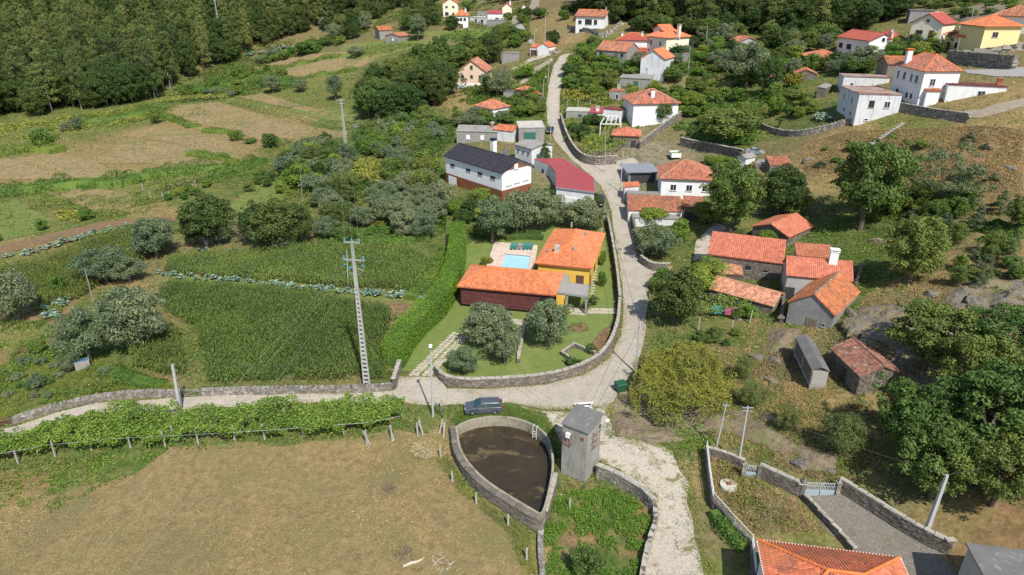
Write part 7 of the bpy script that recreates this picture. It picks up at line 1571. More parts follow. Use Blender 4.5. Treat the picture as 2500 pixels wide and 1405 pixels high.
# ------------------------------------------------------------------ the woods
def wood(xr, yr, edge, pxr, n_single, n_rest, label, group, mass_label, seed, hr=(14, 22), sp=4.2):
    rng = np.random.default_rng(seed); N = 9000; x = rng.uniform(*xr, N); y = rng.uniform(*yr, N); z = land(x, y)
    dep = y * math.cos(PITCH) + (CAM_H - z) * math.sin(PITCH); up = y * math.sin(PITCH) - (CAM_H - z) * math.cos(PITCH); px = 1250 + FPX * x / dep; py = 702.5 - FPX * up / dep
    ex = np.array([e[0] for e in edge]); ey = np.array([e[1] for e in edge])
    ok = (px > pxr[0]) & (px < pxr[1]) & (py < np.interp(px, ex, ey)) & (py > -260)
    x, y, z = x[ok], y[ok], z[ok]; keep = []; cell = {}
    for i in range(len(x)):
        c = (int(x[i] // sp), int(y[i] // sp))
        if c in cell: continue
        cell[c] = 1; keep.append(i)
    keep.sort(key=lambda i: y[i] - .0 * abs(x[i])); far = keep[n_single:n_single + n_rest]
    for q, i in enumerate(keep[:n_single]):
        front = q < n_single * .45; k = 'euc' if rng.random() < (.2 if front else .75) else 'grove'
        h = rng.uniform(*hr); w = rng.uniform(5.5, 8.5) if k == 'euc' else rng.uniform(9, 12.5)
        if k == 'grove': h *= .62
        a, b = proj(x[i], y[i], z[i]); f_ = (a - pxr[0]) / (pxr[1] - pxr[0]); where = 'left' if f_ < .33 else ('middle' if f_ < .66 else 'right')
        t = plant(k, Vector((x[i], y[i], z[i])), w, h, ('eucalyptus' if k == 'euc' else 'dark oak') + (' at the front edge, ' if front else ' deeper inside, ') + where + ' part of the ' + label, group); t.name = 'forest_tree'
    src = []
    for o in COL.objects:
        if o.parent is not None and o.parent.name.startswith('forest_tree') and o.name.startswith('crown') and o.data.name not in [q.data.name for q in src]: src.append(o)
    src.sort(key=lambda q: q.data.materials[0].name != 'leaf_euc'); src = src[:6]
    me = bpy.data.meshes.new('distant_wood'); me.from_pydata([(x[i], y[i], z[i]) for i in far], [], [])
    ob = stuff(link('distant_wood', me), mass_label)
    ng = bpy.data.node_groups.new('distant_wood', 'GeometryNodeTree'); ng.interface.new_socket('Geometry', in_out='INPUT', socket_type='NodeSocketGeometry'); ng.interface.new_socket('Geometry', in_out='OUTPUT', socket_type='NodeSocketGeometry')
    gi = ng.nodes.new('NodeGroupInput'); go = ng.nodes.new('NodeGroupOutput'); iop = ng.nodes.new('GeometryNodeInstanceOnPoints'); jn = ng.nodes.new('GeometryNodeJoinGeometry')
    for q in src[:7]:
        oi = ng.nodes.new('GeometryNodeObjectInfo'); oi.inputs[0].default_value = q; oi.inputs['As Instance'].default_value = True; ng.links.new(oi.outputs['Geometry'], jn.inputs[0])
    iop.inputs['Pick Instance'].default_value = True
    rr = ng.nodes.new('FunctionNodeRandomValue'); rr.data_type = 'FLOAT_VECTOR'; rr.inputs[0].default_value = (0, 0, 0); rr.inputs[1].default_value = (0, 0, 6.28)
    rs = ng.nodes.new('FunctionNodeRandomValue'); rs.data_type = 'FLOAT_VECTOR'; rs.inputs[0].default_value = (.75, .75, .7); rs.inputs[1].default_value = (1.15, 1.15, 1.55); rs.inputs['Seed'].default_value = 3
    ri = ng.nodes.new('FunctionNodeRandomValue'); ri.data_type = 'INT'; ri.inputs[4].default_value = 0; ri.inputs[5].default_value = max(0, len(src[:7]) - 1); ri.inputs['Seed'].default_value = 5
    ng.links.new(gi.outputs[0], iop.inputs['Points']); ng.links.new(jn.outputs[0], iop.inputs['Instance']); ng.links.new(rr.outputs[0], iop.inputs['Rotation']); ng.links.new(rs.outputs[0], iop.inputs['Scale']); ng.links.new(ri.outputs[2], iop.inputs['Instance Index']); ng.links.new(iop.outputs[0], go.inputs[0])
    ob.modifiers.new('wood', 'NODES').node_group = ng
wood((-420, 30), (215, 620), [(-200,295),(0,288),(150,280),(370,252),(430,205),(560,160),(620,128),(700,98),(780,72),(900,20),(960,0)], (-150, 960), 200, 900, 'left hillside wood', 'trees of the left hillside wood', 'dense eucalyptus wood covering the far left hillside', 5, (14, 26))
wood((30, 260), (190, 560), [(1300,0),(1480,58),(1520,60),(1700,84),(1780,78),(1900,92),(2000,94),(2120,74),(2200,52),(2240,12),(2260,-30)], (1300, 2260), 95, 420, 'wood above the village', 'trees of the wood above the village', 'dark wood on the ridge above the village', 6, (13, 20))

# ------------------------------------------------------------------ hedges, brambles, vines
def strip_leaves(P, width, height, n, size, rng, asp=.6, box=False, rag=.25):
    P = [Vector(p) for p in P]; cum = [0]; 
    for a, b in zip(P[:-1], P[1:]): cum.append(cum[-1] + (b - a).length)
    cum = np.array(cum); A = np.array([tuple(p) for p in P]); s = rng.uniform(0, cum[-1], n)
    C = np.stack([np.interp(s, cum, A[:, i]) for i in range(3)], 1); D = np.stack([np.interp(np.minimum(s + .3, cum[-1]), cum, A[:, i]) - np.interp(np.maximum(s - .3, 0), cum, A[:, i]) for i in range(3)], 1)
    D[:, 2] = 0; D /= np.linalg.norm(D, axis=1)[:, None] + 1e-9; Nn = np.c_[-D[:, 1], D[:, 0], np.zeros(n)]
    ww = width * .5 * (1 + rag * (vnoise(s, s * 0, 2.3, 8) - .5) * 2); hh = height * (1 + rag * (vnoise(s, s * 0, 1.9, 9) - .5) * 2)
    if box:
        top = rng.random(n) < width / (width + 2 * height); side = rng.choice([-1, 1], n); u = np.where(top, rng.uniform(-1, 1, n), side); v = np.where(top, 1.0, rng.uniform(0, 1, n))
        nrm = np.where(top[:, None], np.array([0, 0, 1.0]), Nn * side[:, None])
    else:
        th = rng.uniform(-.15, math.pi + .15, n); r = np.where(rng.random(n) < .15, rng.uniform(.5, 1, n), rng.uniform(.9, 1.08, n)); u = np.cos(th) * r; v = np.maximum(.02, np.sin(th) * r); nrm = Nn * np.cos(th)[:, None] + np.array([0, 0, 1.0]) * np.sin(th)[:, None]
    C = C + Nn * (u * ww)[:, None]; C[:, 2] += v * hh; C += rng.normal(0, .05, C.shape)
    return leaf_quads(C, nrm, size, rng, asp)
def hedge(name, label, pxs, width, height, dens, size, m, cat='hedge', box=False, rag=.25, group=None):
    P = smooth_path([G(*q) for q in pxs], 2); P = resample(P, 1.0); z = land([p.x for p in P], [p.y for p in P])
    for p, zz in zip(P, z): p.z = zz
    L = sum((b - a).length for a, b in zip(P[:-1], P[1:])); o0 = P[0].copy(); P = [p - o0 for p in P]
    t = thing(name, label, cat, o0, 0, group); V, F = strip_leaves(P, width, height, int(L * (width + 2 * height) * dens), size, NR, .6, box, rag)
    if box:
        for e0, e1 in ((P[0], P[1]), (P[-1], P[-2])):
            dd = (e0 - e1); dd.z = 0; dd.normalize(); qq = Vector((-dd.y, dd.x, 0)); ne = int(width * height * dens * 1.3); uu = NR.uniform(-.5, .5, ne) * width; vv = NR.uniform(0, 1, ne) * height
            V2, F2 = leaf_quads(np.array(e0)[None] + np.array(qq)[None] * uu[:, None] + np.array([0, 0, 1.0])[None] * vv[:, None] + NR.normal(0, .06, (ne, 3)) + np.array(dd) * .08, np.tile(np.array(dd), (ne, 1)), size, NR, .6); F = np.concatenate([F, F2 + len(V)]); V = np.concatenate([V, V2])
    link('foliage', np_mesh('foliage', V, F, m), None, t)
    k = .86; V = []; F = []; n = len(P)
    for i, p in enumerate(P):
        d = P[min(i + 1, n - 1)] - P[max(i - 1, 0)]; d.z = 0; d.normalize(); q = Vector((-d.y, d.x, 0)); hh = height * k * (1 if box else .75)
        for u, v in ((-1, -.3), (-.9 if box else -.7, hh), (.9 if box else .7, hh), (1, -.3)): V.append(p + q * (u * width * .5 * k) + Vector((0, 0, v)))
    for i in range(n - 1):
        for j in range(3): F.append((4 * i + j, 4 * i + 4 + j, 4 * i + 5 + j, 4 * i + 1 + j))
    F += [(0, 1, 2, 3), (4 * n - 1, 4 * n - 2, 4 * n - 3, 4 * n - 4)]
    mk('branches', V, F, m if not box else 'leaf_laurel', t); return t
hedge('clipped_hedge', 'tall clipped bright green hedge curving beside the villa lawn', [(962,898),(985,852),(1030,802),(1070,770),(1098,722),(1110,690),(1119,625),(1118,585)], 3.0, 3.8, 120, .15, 'leaf_hedge', box=True, rag=.03)
hedge('clipped_hedge', 'dark clipped hedge below the red metal roof', [(1352,506),(1400,508),(1446,512)], 1.6, 2.0, 40, .22, 'leaf_laurel', box=True, rag=.06)
hedge('garden_hedge', 'low clipped hedge behind the pool terrace', [(1235,588),(1270,582),(1325,585)], 1.4, .9, 50, .16, 'leaf_bramble', box=True, rag=.1)
hedge('garden_hedge', 'second low hedge behind the villa lawn strip', [(1255,575),(1320,572)], .8, .8, 50, .16, 'leaf_laurel', box=True, rag=.1)
for lb, pts, w, h in [('long bramble bank between the left dry fields and the lower plots', [(-20,478),(60,470),(140,460),(210,452),(280,455),(340,440),(400,428),(470,422),(560,415)], 6, 2.6), ('bramble hedge left of the dark field tree', [(-20,385),(40,372),(90,368),(150,372)], 6, 3.0), ('low bramble row beside the small dry field', [(460,378),(520,385),(570,398)], 4, 1.6), ('green bramble patch in front of the broad dry field', [(495,320),(530,322),(560,325)], 5, 1.2), ('bramble row at the corner of the broad dry field', [(400,285),(440,300),(475,312)], 4, 1.6), ('bramble ledge between the brown terraces', [(660,172),(740,155),(830,138)], 3, 1.6), ('bramble ledge left of the oak grove', [(700,200),(790,182),(870,172)], 3, 1.4), ('bramble bank at the foot of the left wood', [(180,300),(260,298),(330,285),(400,262)], 9, 2.2), ('overgrown green terrace bank below the wood', [(470,222),(560,205),(640,190),(720,205)], 12, 1.8), ('bramble bank above the orchard meadow', [(520,440),(560,425),(610,410),(640,395)], 5, 2.2), ('bramble bank under the distant pylon', [(700,380),(760,370),(850,365),(900,345)], 6, 2.0), ('bramble on the bank below the oak grove', [(880,320),(940,300),(1000,275)], 6, 2.2), ('creeper on the track side of the railed wall', [(1740,1260),(1775,1305),(1815,1345)], 1.4, 1.3), ('green weeds along the wall below the small maize plot', [(250,900),(330,930),(400,945)], 2.4, .7), ('bushes on the bank left of the clipped hedge', [(1000,735),(1035,705),(1060,670),(1075,640)], 3.2, 1.6), ('vine hung fence at the back of the upper maize', [(900,600),(980,592),(1050,585)], 2.0, 1.6), ('green scrub on the slope beside the ramp wall', [(1700,330),(1760,345),(1840,345)], 5, 2.0)]:
    hedge('bramble', lb, pts, w, h, 16 if pts[0][1] < 700 else 60, .36 if pts[0][1] < 700 else .2, 'leaf_bramble', 'bramble', False, .62)
def vines(label, pxs, hgt, dens, size, m, posts, name='vine_trellis', thick=.5, group=None, post_h=None):
    P = [G(*q) for q in pxs]; pp = [(p.x, p.y) for p in P]; o0 = P[0].copy(); A = abs(sum(P[i].x * P[(i + 1) % len(P)].y - P[(i + 1) % len(P)].x * P[i].y for i in range(len(P)))) / 2
    n = int(A * dens); xs = [p.x for p in P]; ys = [p.y for p in P]; x = NR.uniform(min(xs) - .4, max(xs) + .4, n * 4); y = NR.uniform(min(ys) - .4, max(ys) + .4, n * 4)
    jx = x + (vnoise(x, y, 1.3, 12) - .5) * 1.4; jy = y + (vnoise(x, y, 1.3, 13) - .5) * 1.4
    k = inside(pp, jx, jy); x, y = x[k][:n], y[k][:n]; n = len(x)
    gap = vnoise(x, y, 1.1, 14) > .18; x, y = x[gap], y[gap]; n = len(x)
    z = land(x, y) + hgt + (vnoise(x, y, 1.6, 15) - .5) * thick * 1.6 + NR.uniform(-.5, .15, n) * thick - np.where(NR.random(n) < .12, NR.uniform(0, .9, n), 0)
    C = np.c_[x - o0.x, y - o0.y, z - o0.z]; V, F = leaf_quads(C, np.tile([0, 0, 1.0], (n, 1)), size, NR, .75, 1.0)
    t = thing(name, label, 'vines', o0, 0, group); link('leaves', np_mesh('leaves', V, F, m), None, t)
    for q in posts:
        p = G(*q) - o0; lean = R.uniform(-.12, .12); hh = post_h or hgt + .1; MB().add([(-.09,-.08,-.3),(.09,-.08,-.3),(.09,.08,-.3),(-.09,.08,-.3),(lean-.07,-.06,hh),(lean+.07,-.06,hh),(lean+.07,.06,hh),(lean-.07,.06,hh)], [(3,2,1,0),(4,5,6,7),(0,1,5,4),(1,2,6,5),(2,3,7,6),(3,0,4,7)]).build('post', 'granite', t).location = p
    wr = MB(); 
    for i in range(len(P)):
        a, b = P[i] - o0, P[(i + 1) % len(P)] - o0; wr.tube([a + Vector((0, 0, hgt - .1)), b + Vector((0, 0, hgt - .1))], .015, 4, False)
    wr.build('wire', 'galvanised', t); return t
TV = [(-40,1155),(0,1146),(130,1122),(300,1106),(500,1096),(700,1083),(900,1067),(985,1050),(994,1010),(960,1002),(850,1001),(700,1009),(560,1019),(460,1024),(400,1021),(300,1030),(200,1046),(100,1070),(-40,1092)]
vines('long vine trellis on granite posts between the lane and the dry field', TV, 2.2, 150, .25, 'leaf_vine', [(45,1133),(135,1115),(224,1100),(320,1094),(405,1092),(428,1080),(485,1085),(574,1078),(648,1074),(740,1066),(840,1062),(896,1088),(958,1078),(560,1045),(700,1035),(820,1030),(940,1022)], thick=1.0)
for q in [(1018,1062,.2),(1032,1058,-.5),(1022,1050,.0)]:
    pass
vines('yellow green vine terrace in the olive thicket', [(845,440),(905,462),(950,455),(965,430),(950,405),(880,405)], 2.0, 14, .42, 'leaf_vine_yellow', [(850,455),(940,470)])
vines('vine terrace on the bank left of the grey bungalow', [(965,325),(1000,335),(1070,312),(1075,290),(1040,292),(985,308)], 2.0, 12, .42, 'leaf_vine_yellow', [(990,338),(1040,325)])
vines('round bright vine arbour above the curved lane wall', [(1412,378),(1440,392),(1500,388),(1532,366),(1530,352),(1480,346),(1430,350)], 2.4, 16, .40, 'leaf_vine', [(1450,396),(1490,394),(1520,385)])
vines('vine rows behind the poultry shed beside the lane', [(1372,258),(1460,258),(1470,240),(1450,228),(1374,232)], 1.8, 9, .5, 'leaf_vine_yellow', [(1385,262),(1410,262),(1440,262)])
vines('vine garden right of the top of the lane', [(1392,190),(1440,190),(1455,160),(1420,152),(1394,160)], 1.8, 8, .5, 'leaf_vine_yellow', [(1400,192)])
vines('vine arbour on thin posts in front of the weathered tile roof', [(1700,775),(1760,790),(1830,770),(1820,750),(1760,748),(1715,745)], 2.1, 22, .30, 'leaf_vine', [(1705,808),(1785,815),(1830,790)])
vines('straight diagonal vine row crossing the dry fields', [(520,246),(545,243),(700,282),(860,318),(850,324),(690,290)], 1.6, 10, .5, 'leaf_vine', [(560,255),(640,275),(720,295)], thick=.8)
vines('vine row along the bank at the head of the dry fields', [(380,262),(440,250),(560,244),(560,238),(440,243),(385,252)], 1.6, 8, .5, 'leaf_vine_yellow', [(400,268),(440,264),(470,262),(495,258),(515,256)], thick=.8)
vines('vine plot above the blue green vegetable bed', [(600,128),(640,110),(720,100),(715,112),(640,125)], 1.6, 6, .6, 'leaf_vine_yellow', [])
vines('trellis of dark vines on white posts beside the orchard meadow', [(372,478),(440,462),(520,442),(560,425),(540,420),(440,448),(380,465)], 1.7, 9, .42, 'leaf_bramble', [(368,482),(400,488),(414,484),(478,458),(350,465)], thick=.8)
vines('climbing vines behind the pink house trees', [(1250,190),(1300,190),(1305,168),(1270,160)], 2.0, 8, .5, 'leaf_vine_yellow', [])
def arbour():
    P = [(1535,1005),(1545,950),(1585,900),(1635,872),(1705,872),(1760,915),(1782,975),(1758,1035),(1690,1062),(1600,1052)]; W = [G(*q) for q in P]; c = sum(W, Vector()) / len(W); pp = [(p.x, p.y) for p in W]; n = 42000
    x = NR.uniform(min(p[0] for p in pp) - .5, max(p[0] for p in pp) + .5, n); y = NR.uniform(min(p[1] for p in pp) - .5, max(p[1] for p in pp) + .5, n); k = inside(pp, x + (vnoise(x, y, 1.6, 12) - .5) * 3.2, y + (vnoise(x, y, 1.6, 13) - .5) * 3.2); x, y = x[k], y[k]; n = len(x)
    sh = [(c.x + (p[0] - c.x) * .87, c.y + (p[1] - c.y) * .87) for p in pp]; rim_ = ~inside(sh, x, y); z = land(x, y) + 3.0 + (vnoise(x, y, .9, 15) - .5) * 1.5 + (vnoise(x, y, 3.5, 16) - .5) * .8 - np.where(NR.random(n) < .2, NR.uniform(0, 1.2, n), 0) - np.where(rim_, NR.uniform(0, 1.9, n), 0)
    o0 = G(1655, 965); t = thing('kiwi_arbour', 'broad low canopy of yellow green leaves above the tower', 'vines', o0); V, F = leaf_quads(np.c_[x - o0.x, y - o0.y, z - o0.z], np.tile([0, 0, 1.0], (n, 1)), .21, NR, .7, 1.1); link('leaves', np_mesh('leaves', V, F, 'leaf_fruit'), None, t)
    for q in [(1575,985),(1740,990),(1600,930),(1700,910)]: MB().tube([(0,0,-.3),(0,0,2.7)], .1, 6).build('post', 'granite', t).location = G(*q) - o0
arbour()
# leaning end posts of the trellis
for i, (px, py, lx, ly, lab) in enumerate([(905,1088,-.8,.3,'first leaning granite stake in front of the vine trellis end'),(962,1078,-.5,.6,'second leaning granite stake near the vine trellis end'),(1020,1066,.0,.1,'upright granite stake in the cluster by the wire gate'),(1034,1062,-.5,.4,'slanting granite stake in the cluster by the wire gate'),(1070,1060,.6,.3,'fallen granite stake below the wire gate'),(1082,1068,.2,.4,'short granite stake below the wire gate')]):
    o = MB().bar((0,0,-.3),(lx,ly,1.9),.18,.16).build('granite_stake','granite'); o.location = G(px, py); tag(o, lab, 'post')

# ------------------------------------------------------------------ crops and ground plants
def scatter(poly, step, jit=.3, rot=None):
    P = [G(*q) for q in poly]; pp = [(p.x, p.y) for p in P]; xs = [p.x for p in P]; ys = [p.y for p in P]
    if rot is None: e = P[1] - P[0]; rot = math.atan2(e.y, e.x)
    c, s = math.cos(rot), math.sin(rot); r = max(max(xs) - min(xs), max(ys) - min(ys)) * .8; cx, cy = (min(xs) + max(xs)) / 2, (min(ys) + max(ys)) / 2
    u, v = np.meshgrid(np.arange(-r, r, step[0]), np.arange(-r, r, step[1])); u = u.ravel() + NR.uniform(-jit, jit, u.size) * step[0]; v = v.ravel() + NR.uniform(-jit, jit, v.size) * step[1] * .2
    x = cx + u * c - v * s; y = cy + u * s + v * c; k = inside(pp, x + (vnoise(x, y, 3, 21) - .5), y + (vnoise(x, y, 3, 22) - .5)); x, y = x[k], y[k]; return x, y, land(x, y)
def corn(label, poly, m='leaf_corn', step=(.27, .92), h=2.0, nl=8, wid=.12):
    x, y, z = scatter(poly, step); n = len(x); Vs = []; Fs = []; H_ = h * NR.uniform(.72, 1.18, n) * (.62 + .4 * vnoise(x, y, 6, 31) + .32 * vnoise(x, y, 1.6, 32))
    base = 0
    for i in range(nl):
        a = NR.uniform(0, 6.28, n); d = np.c_[np.cos(a), np.sin(a), np.zeros(n)]; q = np.c_[-np.sin(a), np.cos(a), np.zeros(n)]
        t = (.2 + .75 * i / nl); L = NR.uniform(.55, .85, n) * (1.1 - .4 * i / nl); up = NR.uniform(.35, .6, n); b = np.c_[x, y, z + H_ * t]
        mid = b + d * (L * .5)[:, None] + np.c_[np.zeros(n), np.zeros(n), L * up]; tip = b + d * L[:, None] + np.c_[np.zeros(n), np.zeros(n), L * (up - NR.uniform(.3, .7, n))]
        w = wid * .5
        Vs.append(np.stack([b - q * w * .5, b + q * w * .5, mid + q * w, tip, mid - q * w], 1).reshape(-1, 3)); k = np.arange(n)[:, None] * 5 + base
        Fs.append(np.concatenate([k + np.array([[0, 1, 2, 4]]), k + np.array([[4, 2, 3, 3]])])); base += 5 * n
    F = np.concatenate(Fs); quad = F[F[:, 2] != F[:, 3]]; tri = F[F[:, 2] == F[:, 3]][:, :3]
    V = np.concatenate(Vs)
    # stalks with tassels
    b = np.c_[x, y, z]; s_ = .025; tp = b + np.c_[np.zeros(n), np.zeros(n), H_ * 1.12]; V2 = np.stack([b + [s_, 0, 0], b + [-s_, .02, 0], tp + [-.03, .03, 0], tp + [.04, -.02, 0]], 1).reshape(-1, 3)
    F2 = np.arange(4 * n).reshape(-1, 4)
    q4 = np.concatenate([quad, F2 + len(V)]); allF = np.concatenate([q4[:, [0, 1, 2]], q4[:, [0, 2, 3]], tri])
    stuff(link('maize', np_mesh('maize', np.concatenate([V, V2]), allF, m)), label)
corn('dense green maize field behind the lane wall', [(512,938),(935,932),(940,880),(945,800),(960,768),(840,740),(640,712),(420,700),(395,720),(400,760),(480,805),(496,850)])
corn('small triangular maize plot below the big olives', [(330,905),(400,925),(448,930),(450,880),(440,825),(400,808),(320,860)])
corn('lighter maize strip above the cabbage row', [(395,668),(600,688),(850,705),(1000,718),(1040,690),(1042,640),(1000,612),(840,612),(600,625),(430,632)], 'leaf_corn_yellow')
corn('far maize strip behind the left olive trees', [(0,690),(120,745),(190,735),(250,700),(360,640),(420,590),(345,555),(250,590),(100,650),(-20,665)], 'leaf_corn', (.36, .8))
corn('maize patch in front of the dark evergreens', [(740,610),(830,606),(870,620),(740,630),(620,628),(640,606)], 'leaf_corn_yellow', (.36, .8))
corn('pale crop field below the twin grey houses', [(850,125),(960,108),(1040,108),(960,128),(900,140)], 'leaf_corn_yellow', (1.2, 1.5), 1.4, 5, .35)
# cabbages
def cab_mesh(seed):
    rng = np.random.default_rng(seed); V = []; F = []
    for i in range(14):
        a = rng.uniform(0, 6.28); e = rng.uniform(.15, 1.2); d = np.array([math.cos(a) * math.cos(e), math.sin(a) * math.cos(e), math.sin(e)]); q = np.array([-math.sin(a), math.cos(a), 0]); b = np.array([0, 0, .28]) + d * .06; L = rng.uniform(.28, .42); n = len(V)
        mid = b + d * L * .6; tip = b + d * L + np.array([0, 0, -.1]); V += [b - q * .03, b + q * .03, mid + q * .15, tip + q * .06, tip - q * .06, mid - q * .15]; F += [(n, n + 1, n + 2, n + 5), (n + 5, n + 2, n + 3, n + 4)]
    me = bpy.data.meshes.new('cabbage'); me.from_pydata([tuple(v) for v in V], [], F); me.update(); me.materials.append(MATS['leaf_cabbage']); return me
CAB = [cab_mesh(i) for i in range(4)]
def cabbages(path, n, rows, label, group, s=1.25, sp=7):
    P = [Vector((a, b, 0)) for a, b in path]; cum = [0]
    for a, b in zip(P[:-1], P[1:]): cum.append(cum[-1] + (b - a).length)
    for i in range(n):
        if R.random() < .12: continue
        t = cum[-1] * (i + R.uniform(-.4, 1.4)) / n; t = min(max(t, 0), cum[-1]); px = np.interp(t, cum, [p.x for p in P]); py = np.interp(t, cum, [p.y for p in P]) + R.uniform(-rows, rows)
        o = link('cabbage', R.choice(CAB)); o.location = G(px, py); k = s * R.uniform(.55, 1.4); o.scale = (k, k, k * 1.1); o.rotation_euler = (0, 0, R.uniform(0, 6)); tag(o, label, 'cabbage', group)
cabbages([(385,668),(500,684),(600,694),(760,708),(900,720),(1045,730)], 135, 6, 'blue green cabbage in the long row between the maize fields', 'cabbages in the long row')
cabbages([(130,745),(170,740)], 16, 8, 'cabbage in the plot left of the wooden pole', 'cabbages left of the wooden pole'); cabbages([(105,765),(145,775)], 16, 14, 'cabbage in the patch beside the left edge olive', 'cabbages beside the left edge olive')
cabbages([(5,632),(80,620),(200,585),(320,552)], 44, 3, 'cabbage in the row along the far maize strip', 'cabbages along the far maize', 1.5)
cabbages([(485,615),(540,620),(610,622)], 14, 4, 'cabbage in the small bed below the dark evergreens', 'cabbages below the dark evergreens')
cabbages([(1985,290),(2030,296)], 26, 7, 'cabbage in the bed left of the weathered block house', 'cabbages by the block house', 1.6)
cabbages([(600,138),(650,128),(720,118)], 40, 3, 'cabbage in the blue green bed at the foot of the wood', 'cabbages at the foot of the wood', 2.4)
# pumpkins, flowers and ferns
def leafpatch(name, label, poly, dens, size, m, h=.35, clump=1.2, thr=.4, asp=.6):
    P = [G(*q) for q in poly]; pp = [(p.x, p.y) for p in P]; xs = [p.x for p in P]; ys = [p.y for p in P]; A = (max(xs) - min(xs)) * (max(ys) - min(ys)); n = int(A * dens)
    x = NR.uniform(min(xs), max(xs), n); y = NR.uniform(min(ys), max(ys), n); k = inside(pp, x, y) & (vnoise(x, y, clump, 41) * .6 + vnoise(x, y, clump * .4, 42) * .4 > thr); x, y = x[k], y[k]; n = len(x)
    z = land(x, y) + NR.uniform(.05, 1, n) * h * (.5 + vnoise(x, y, clump, 41)); V, F = leaf_quads(np.c_[x, y, z], np.tile([0, 0, 1.0], (n, 1)), size, NR, asp, 1.1); stuff(link(name, np_mesh(name, V, F, m)), label)
leafpatch('ferns', 'bright green bracken below the tower', [(1345,1200),(1440,1200),(1500,1195),(1590,1255),(1590,1300),(1570,1345),(1550,1420),(1330,1420),(1325,1290)], 210, .26, 'leaf_fern', .5, 1.0, .43, .26)
leafpatch('ferns', 'scattered green weeds at the left of the dry field', [(-40,1150),(300,1110),(400,1105),(360,1150),(250,1190),(150,1250),(30,1270),(-40,1290)], 40, .24, 'leaf_fern', .35, 1.6, .52, .5)
leafpatch('weeds', 'green weeds under the vine trellis', [(-40,1160),(330,1110),(500,1100),(700,1088),(980,1060),(980,1040),(-40,1130)], 25, .24, 'leaf_bramble', .3, 1.2, .45)
leafpatch('weeds', 'bright grass bank below the fruit tree', [(1640,1050),(1700,1045),(1740,1080),(1700,1105),(1650,1090)], 60, .2, 'leaf_fern', .2, 1.0, .25)
leafpatch('weeds', 'yellow green weeds in the walled garden', [(1750,1120),(1830,1160),(1940,1240),(1950,1310),(1860,1300),(1780,1280)], 60, .22, 'leaf_yellow', .5, 1.2, .5)
leafpatch('weeds', 'long straw grass in the walled garden', [(1735,1120),(1830,1160),(1940,1240),(1990,1300),(1860,1305),(1750,1240)], 60, .42, 'grass_dry', .45, 1.0, .5, .1)
leafpatch('flower_bed', 'pumpkin leaves beside the round field bush', [(130,520),(180,512),(215,530),(190,545),(140,535)], 20, .5, 'leaf_vine_yellow', .4, 1.5, .35)
leafpatch('flower_bed', 'orange and green flowers on the bank above the lane wall', [(200,950),(270,925),(330,935),(330,950),(230,965)], 24, .22, 'leaf_flower', .3, .9, .58)
leafpatch('weeds', 'leafy squash and beans beside the clipped hedge', [(1010,640),(1060,650),(1075,600),(1095,610),(1060,700),(1030,720),(1010,700)], 30, .34, 'leaf_bramble', .5, 1.2, .4)
leafpatch('weeds', 'grass tufts around the villa side of the maize', [(920,740),(960,760),(985,770),(960,830),(930,860),(935,800)], 30, .3, 'leaf_bramble', .5, 1.2, .4)
leafpatch('flower_bed', 'leafy plants in the bed beside the villa porch', [(1395,790),(1430,790),(1438,808),(1410,815),(1390,808)], 60, .2, 'leaf_bramble', .3, .7, .4)
leafpatch('flower_bed', 'reddish heather in the bed along the garden wall', [(1462,815),(1487,795),(1492,805),(1470,850),(1440,865),(1445,840)], 60, .2, 'leaf_bracken', .25, .7, .38)
# grass blades
def grass(name, label, poly, n, m, h, w=.035, thr=.3, seed=51, sc=2.0):
    P = [G(*q) for q in poly]; pp = [(p.x, p.y) for p in P]; xs = [p.x for p in P]; ys = [p.y for p in P]
    x = NR.uniform(min(xs), max(xs), n * 3); y = NR.uniform(min(ys), max(ys), n * 3); k = inside(pp, x, y) & (vnoise(x, y, sc, seed) * .6 + vnoise(x, y, sc * .3, seed + 1) * .4 > thr) & ~inside(POND_W, x, y); x, y = x[k][:n], y[k][:n]; n = len(x); b = np.c_[x, y, land(x, y)]
    Vs = []; 
    for i in range(3):
        a = NR.uniform(0, 6.28, n); q = np.c_[np.cos(a), np.sin(a), np.zeros(n)]; l = NR.normal(0, .9, (n, 2)); t = b + np.c_[l[:, 0] * h, l[:, 1] * h, h * NR.uniform(.5, 1.2, n)]; bb = b + np.c_[NR.normal(0, .08, (n, 2)), np.zeros(n)]; Vs.append(np.stack([bb - q * w, bb + q * w, t], 1))
    V = np.concatenate(Vs).reshape(-1, 3); stuff(link(name, np_mesh(name, V, np.arange(len(V)).reshape(-1, 3), m)), label)
grass('dry_grass', 'short dry stubble of the lower left field', DRY, 45000, 'grass_dry', .12, .04, .25)
leafpatch('weeds', 'thin green regrowth scattered through the dry field', DRY, 5, .16, 'grass_yellow', .08, 3.0, .55, .3)
grass('dry_grass', 'dry grass on the rocky farm slope', [(1700,860),(1850,780),(2060,790),(2140,700),(2300,640),(2500,600),(2500,760),(2250,760),(2120,900),(2150,1150),(2050,1190),(1850,1130),(1730,1060)], 22000, 'grass_dry', .26, .05, .42, 61)
grass('green_grass', 'green grass on the farm meadow and slope', [(1700,860),(1850,780),(1930,600),(2060,520),(2300,520),(2300,640),(2140,700),(2060,790),(2150,1150),(2050,1190),(1850,1130),(1730,1060)], 26000, 'grass_green', .24, .05, .45, 71)
grass('green_grass', 'green grass verge around the tank and the parked car', [(1090,1010),(1240,992),(1330,1010),(1360,1060),(1365,1120),(1350,1120),(1340,1060),(1300,1035),(1200,1012),(1110,1040)], 9000, 'grass_green', .2, .03, .25, 81)
grass('green_grass', 'weedy grass at the left plots', [(-20,900),(100,860),(250,880),(330,930),(430,940),(420,960),(250,965),(120,1000),(-20,1040)], 14000, 'grass_green', .3, .05, .4, 91)
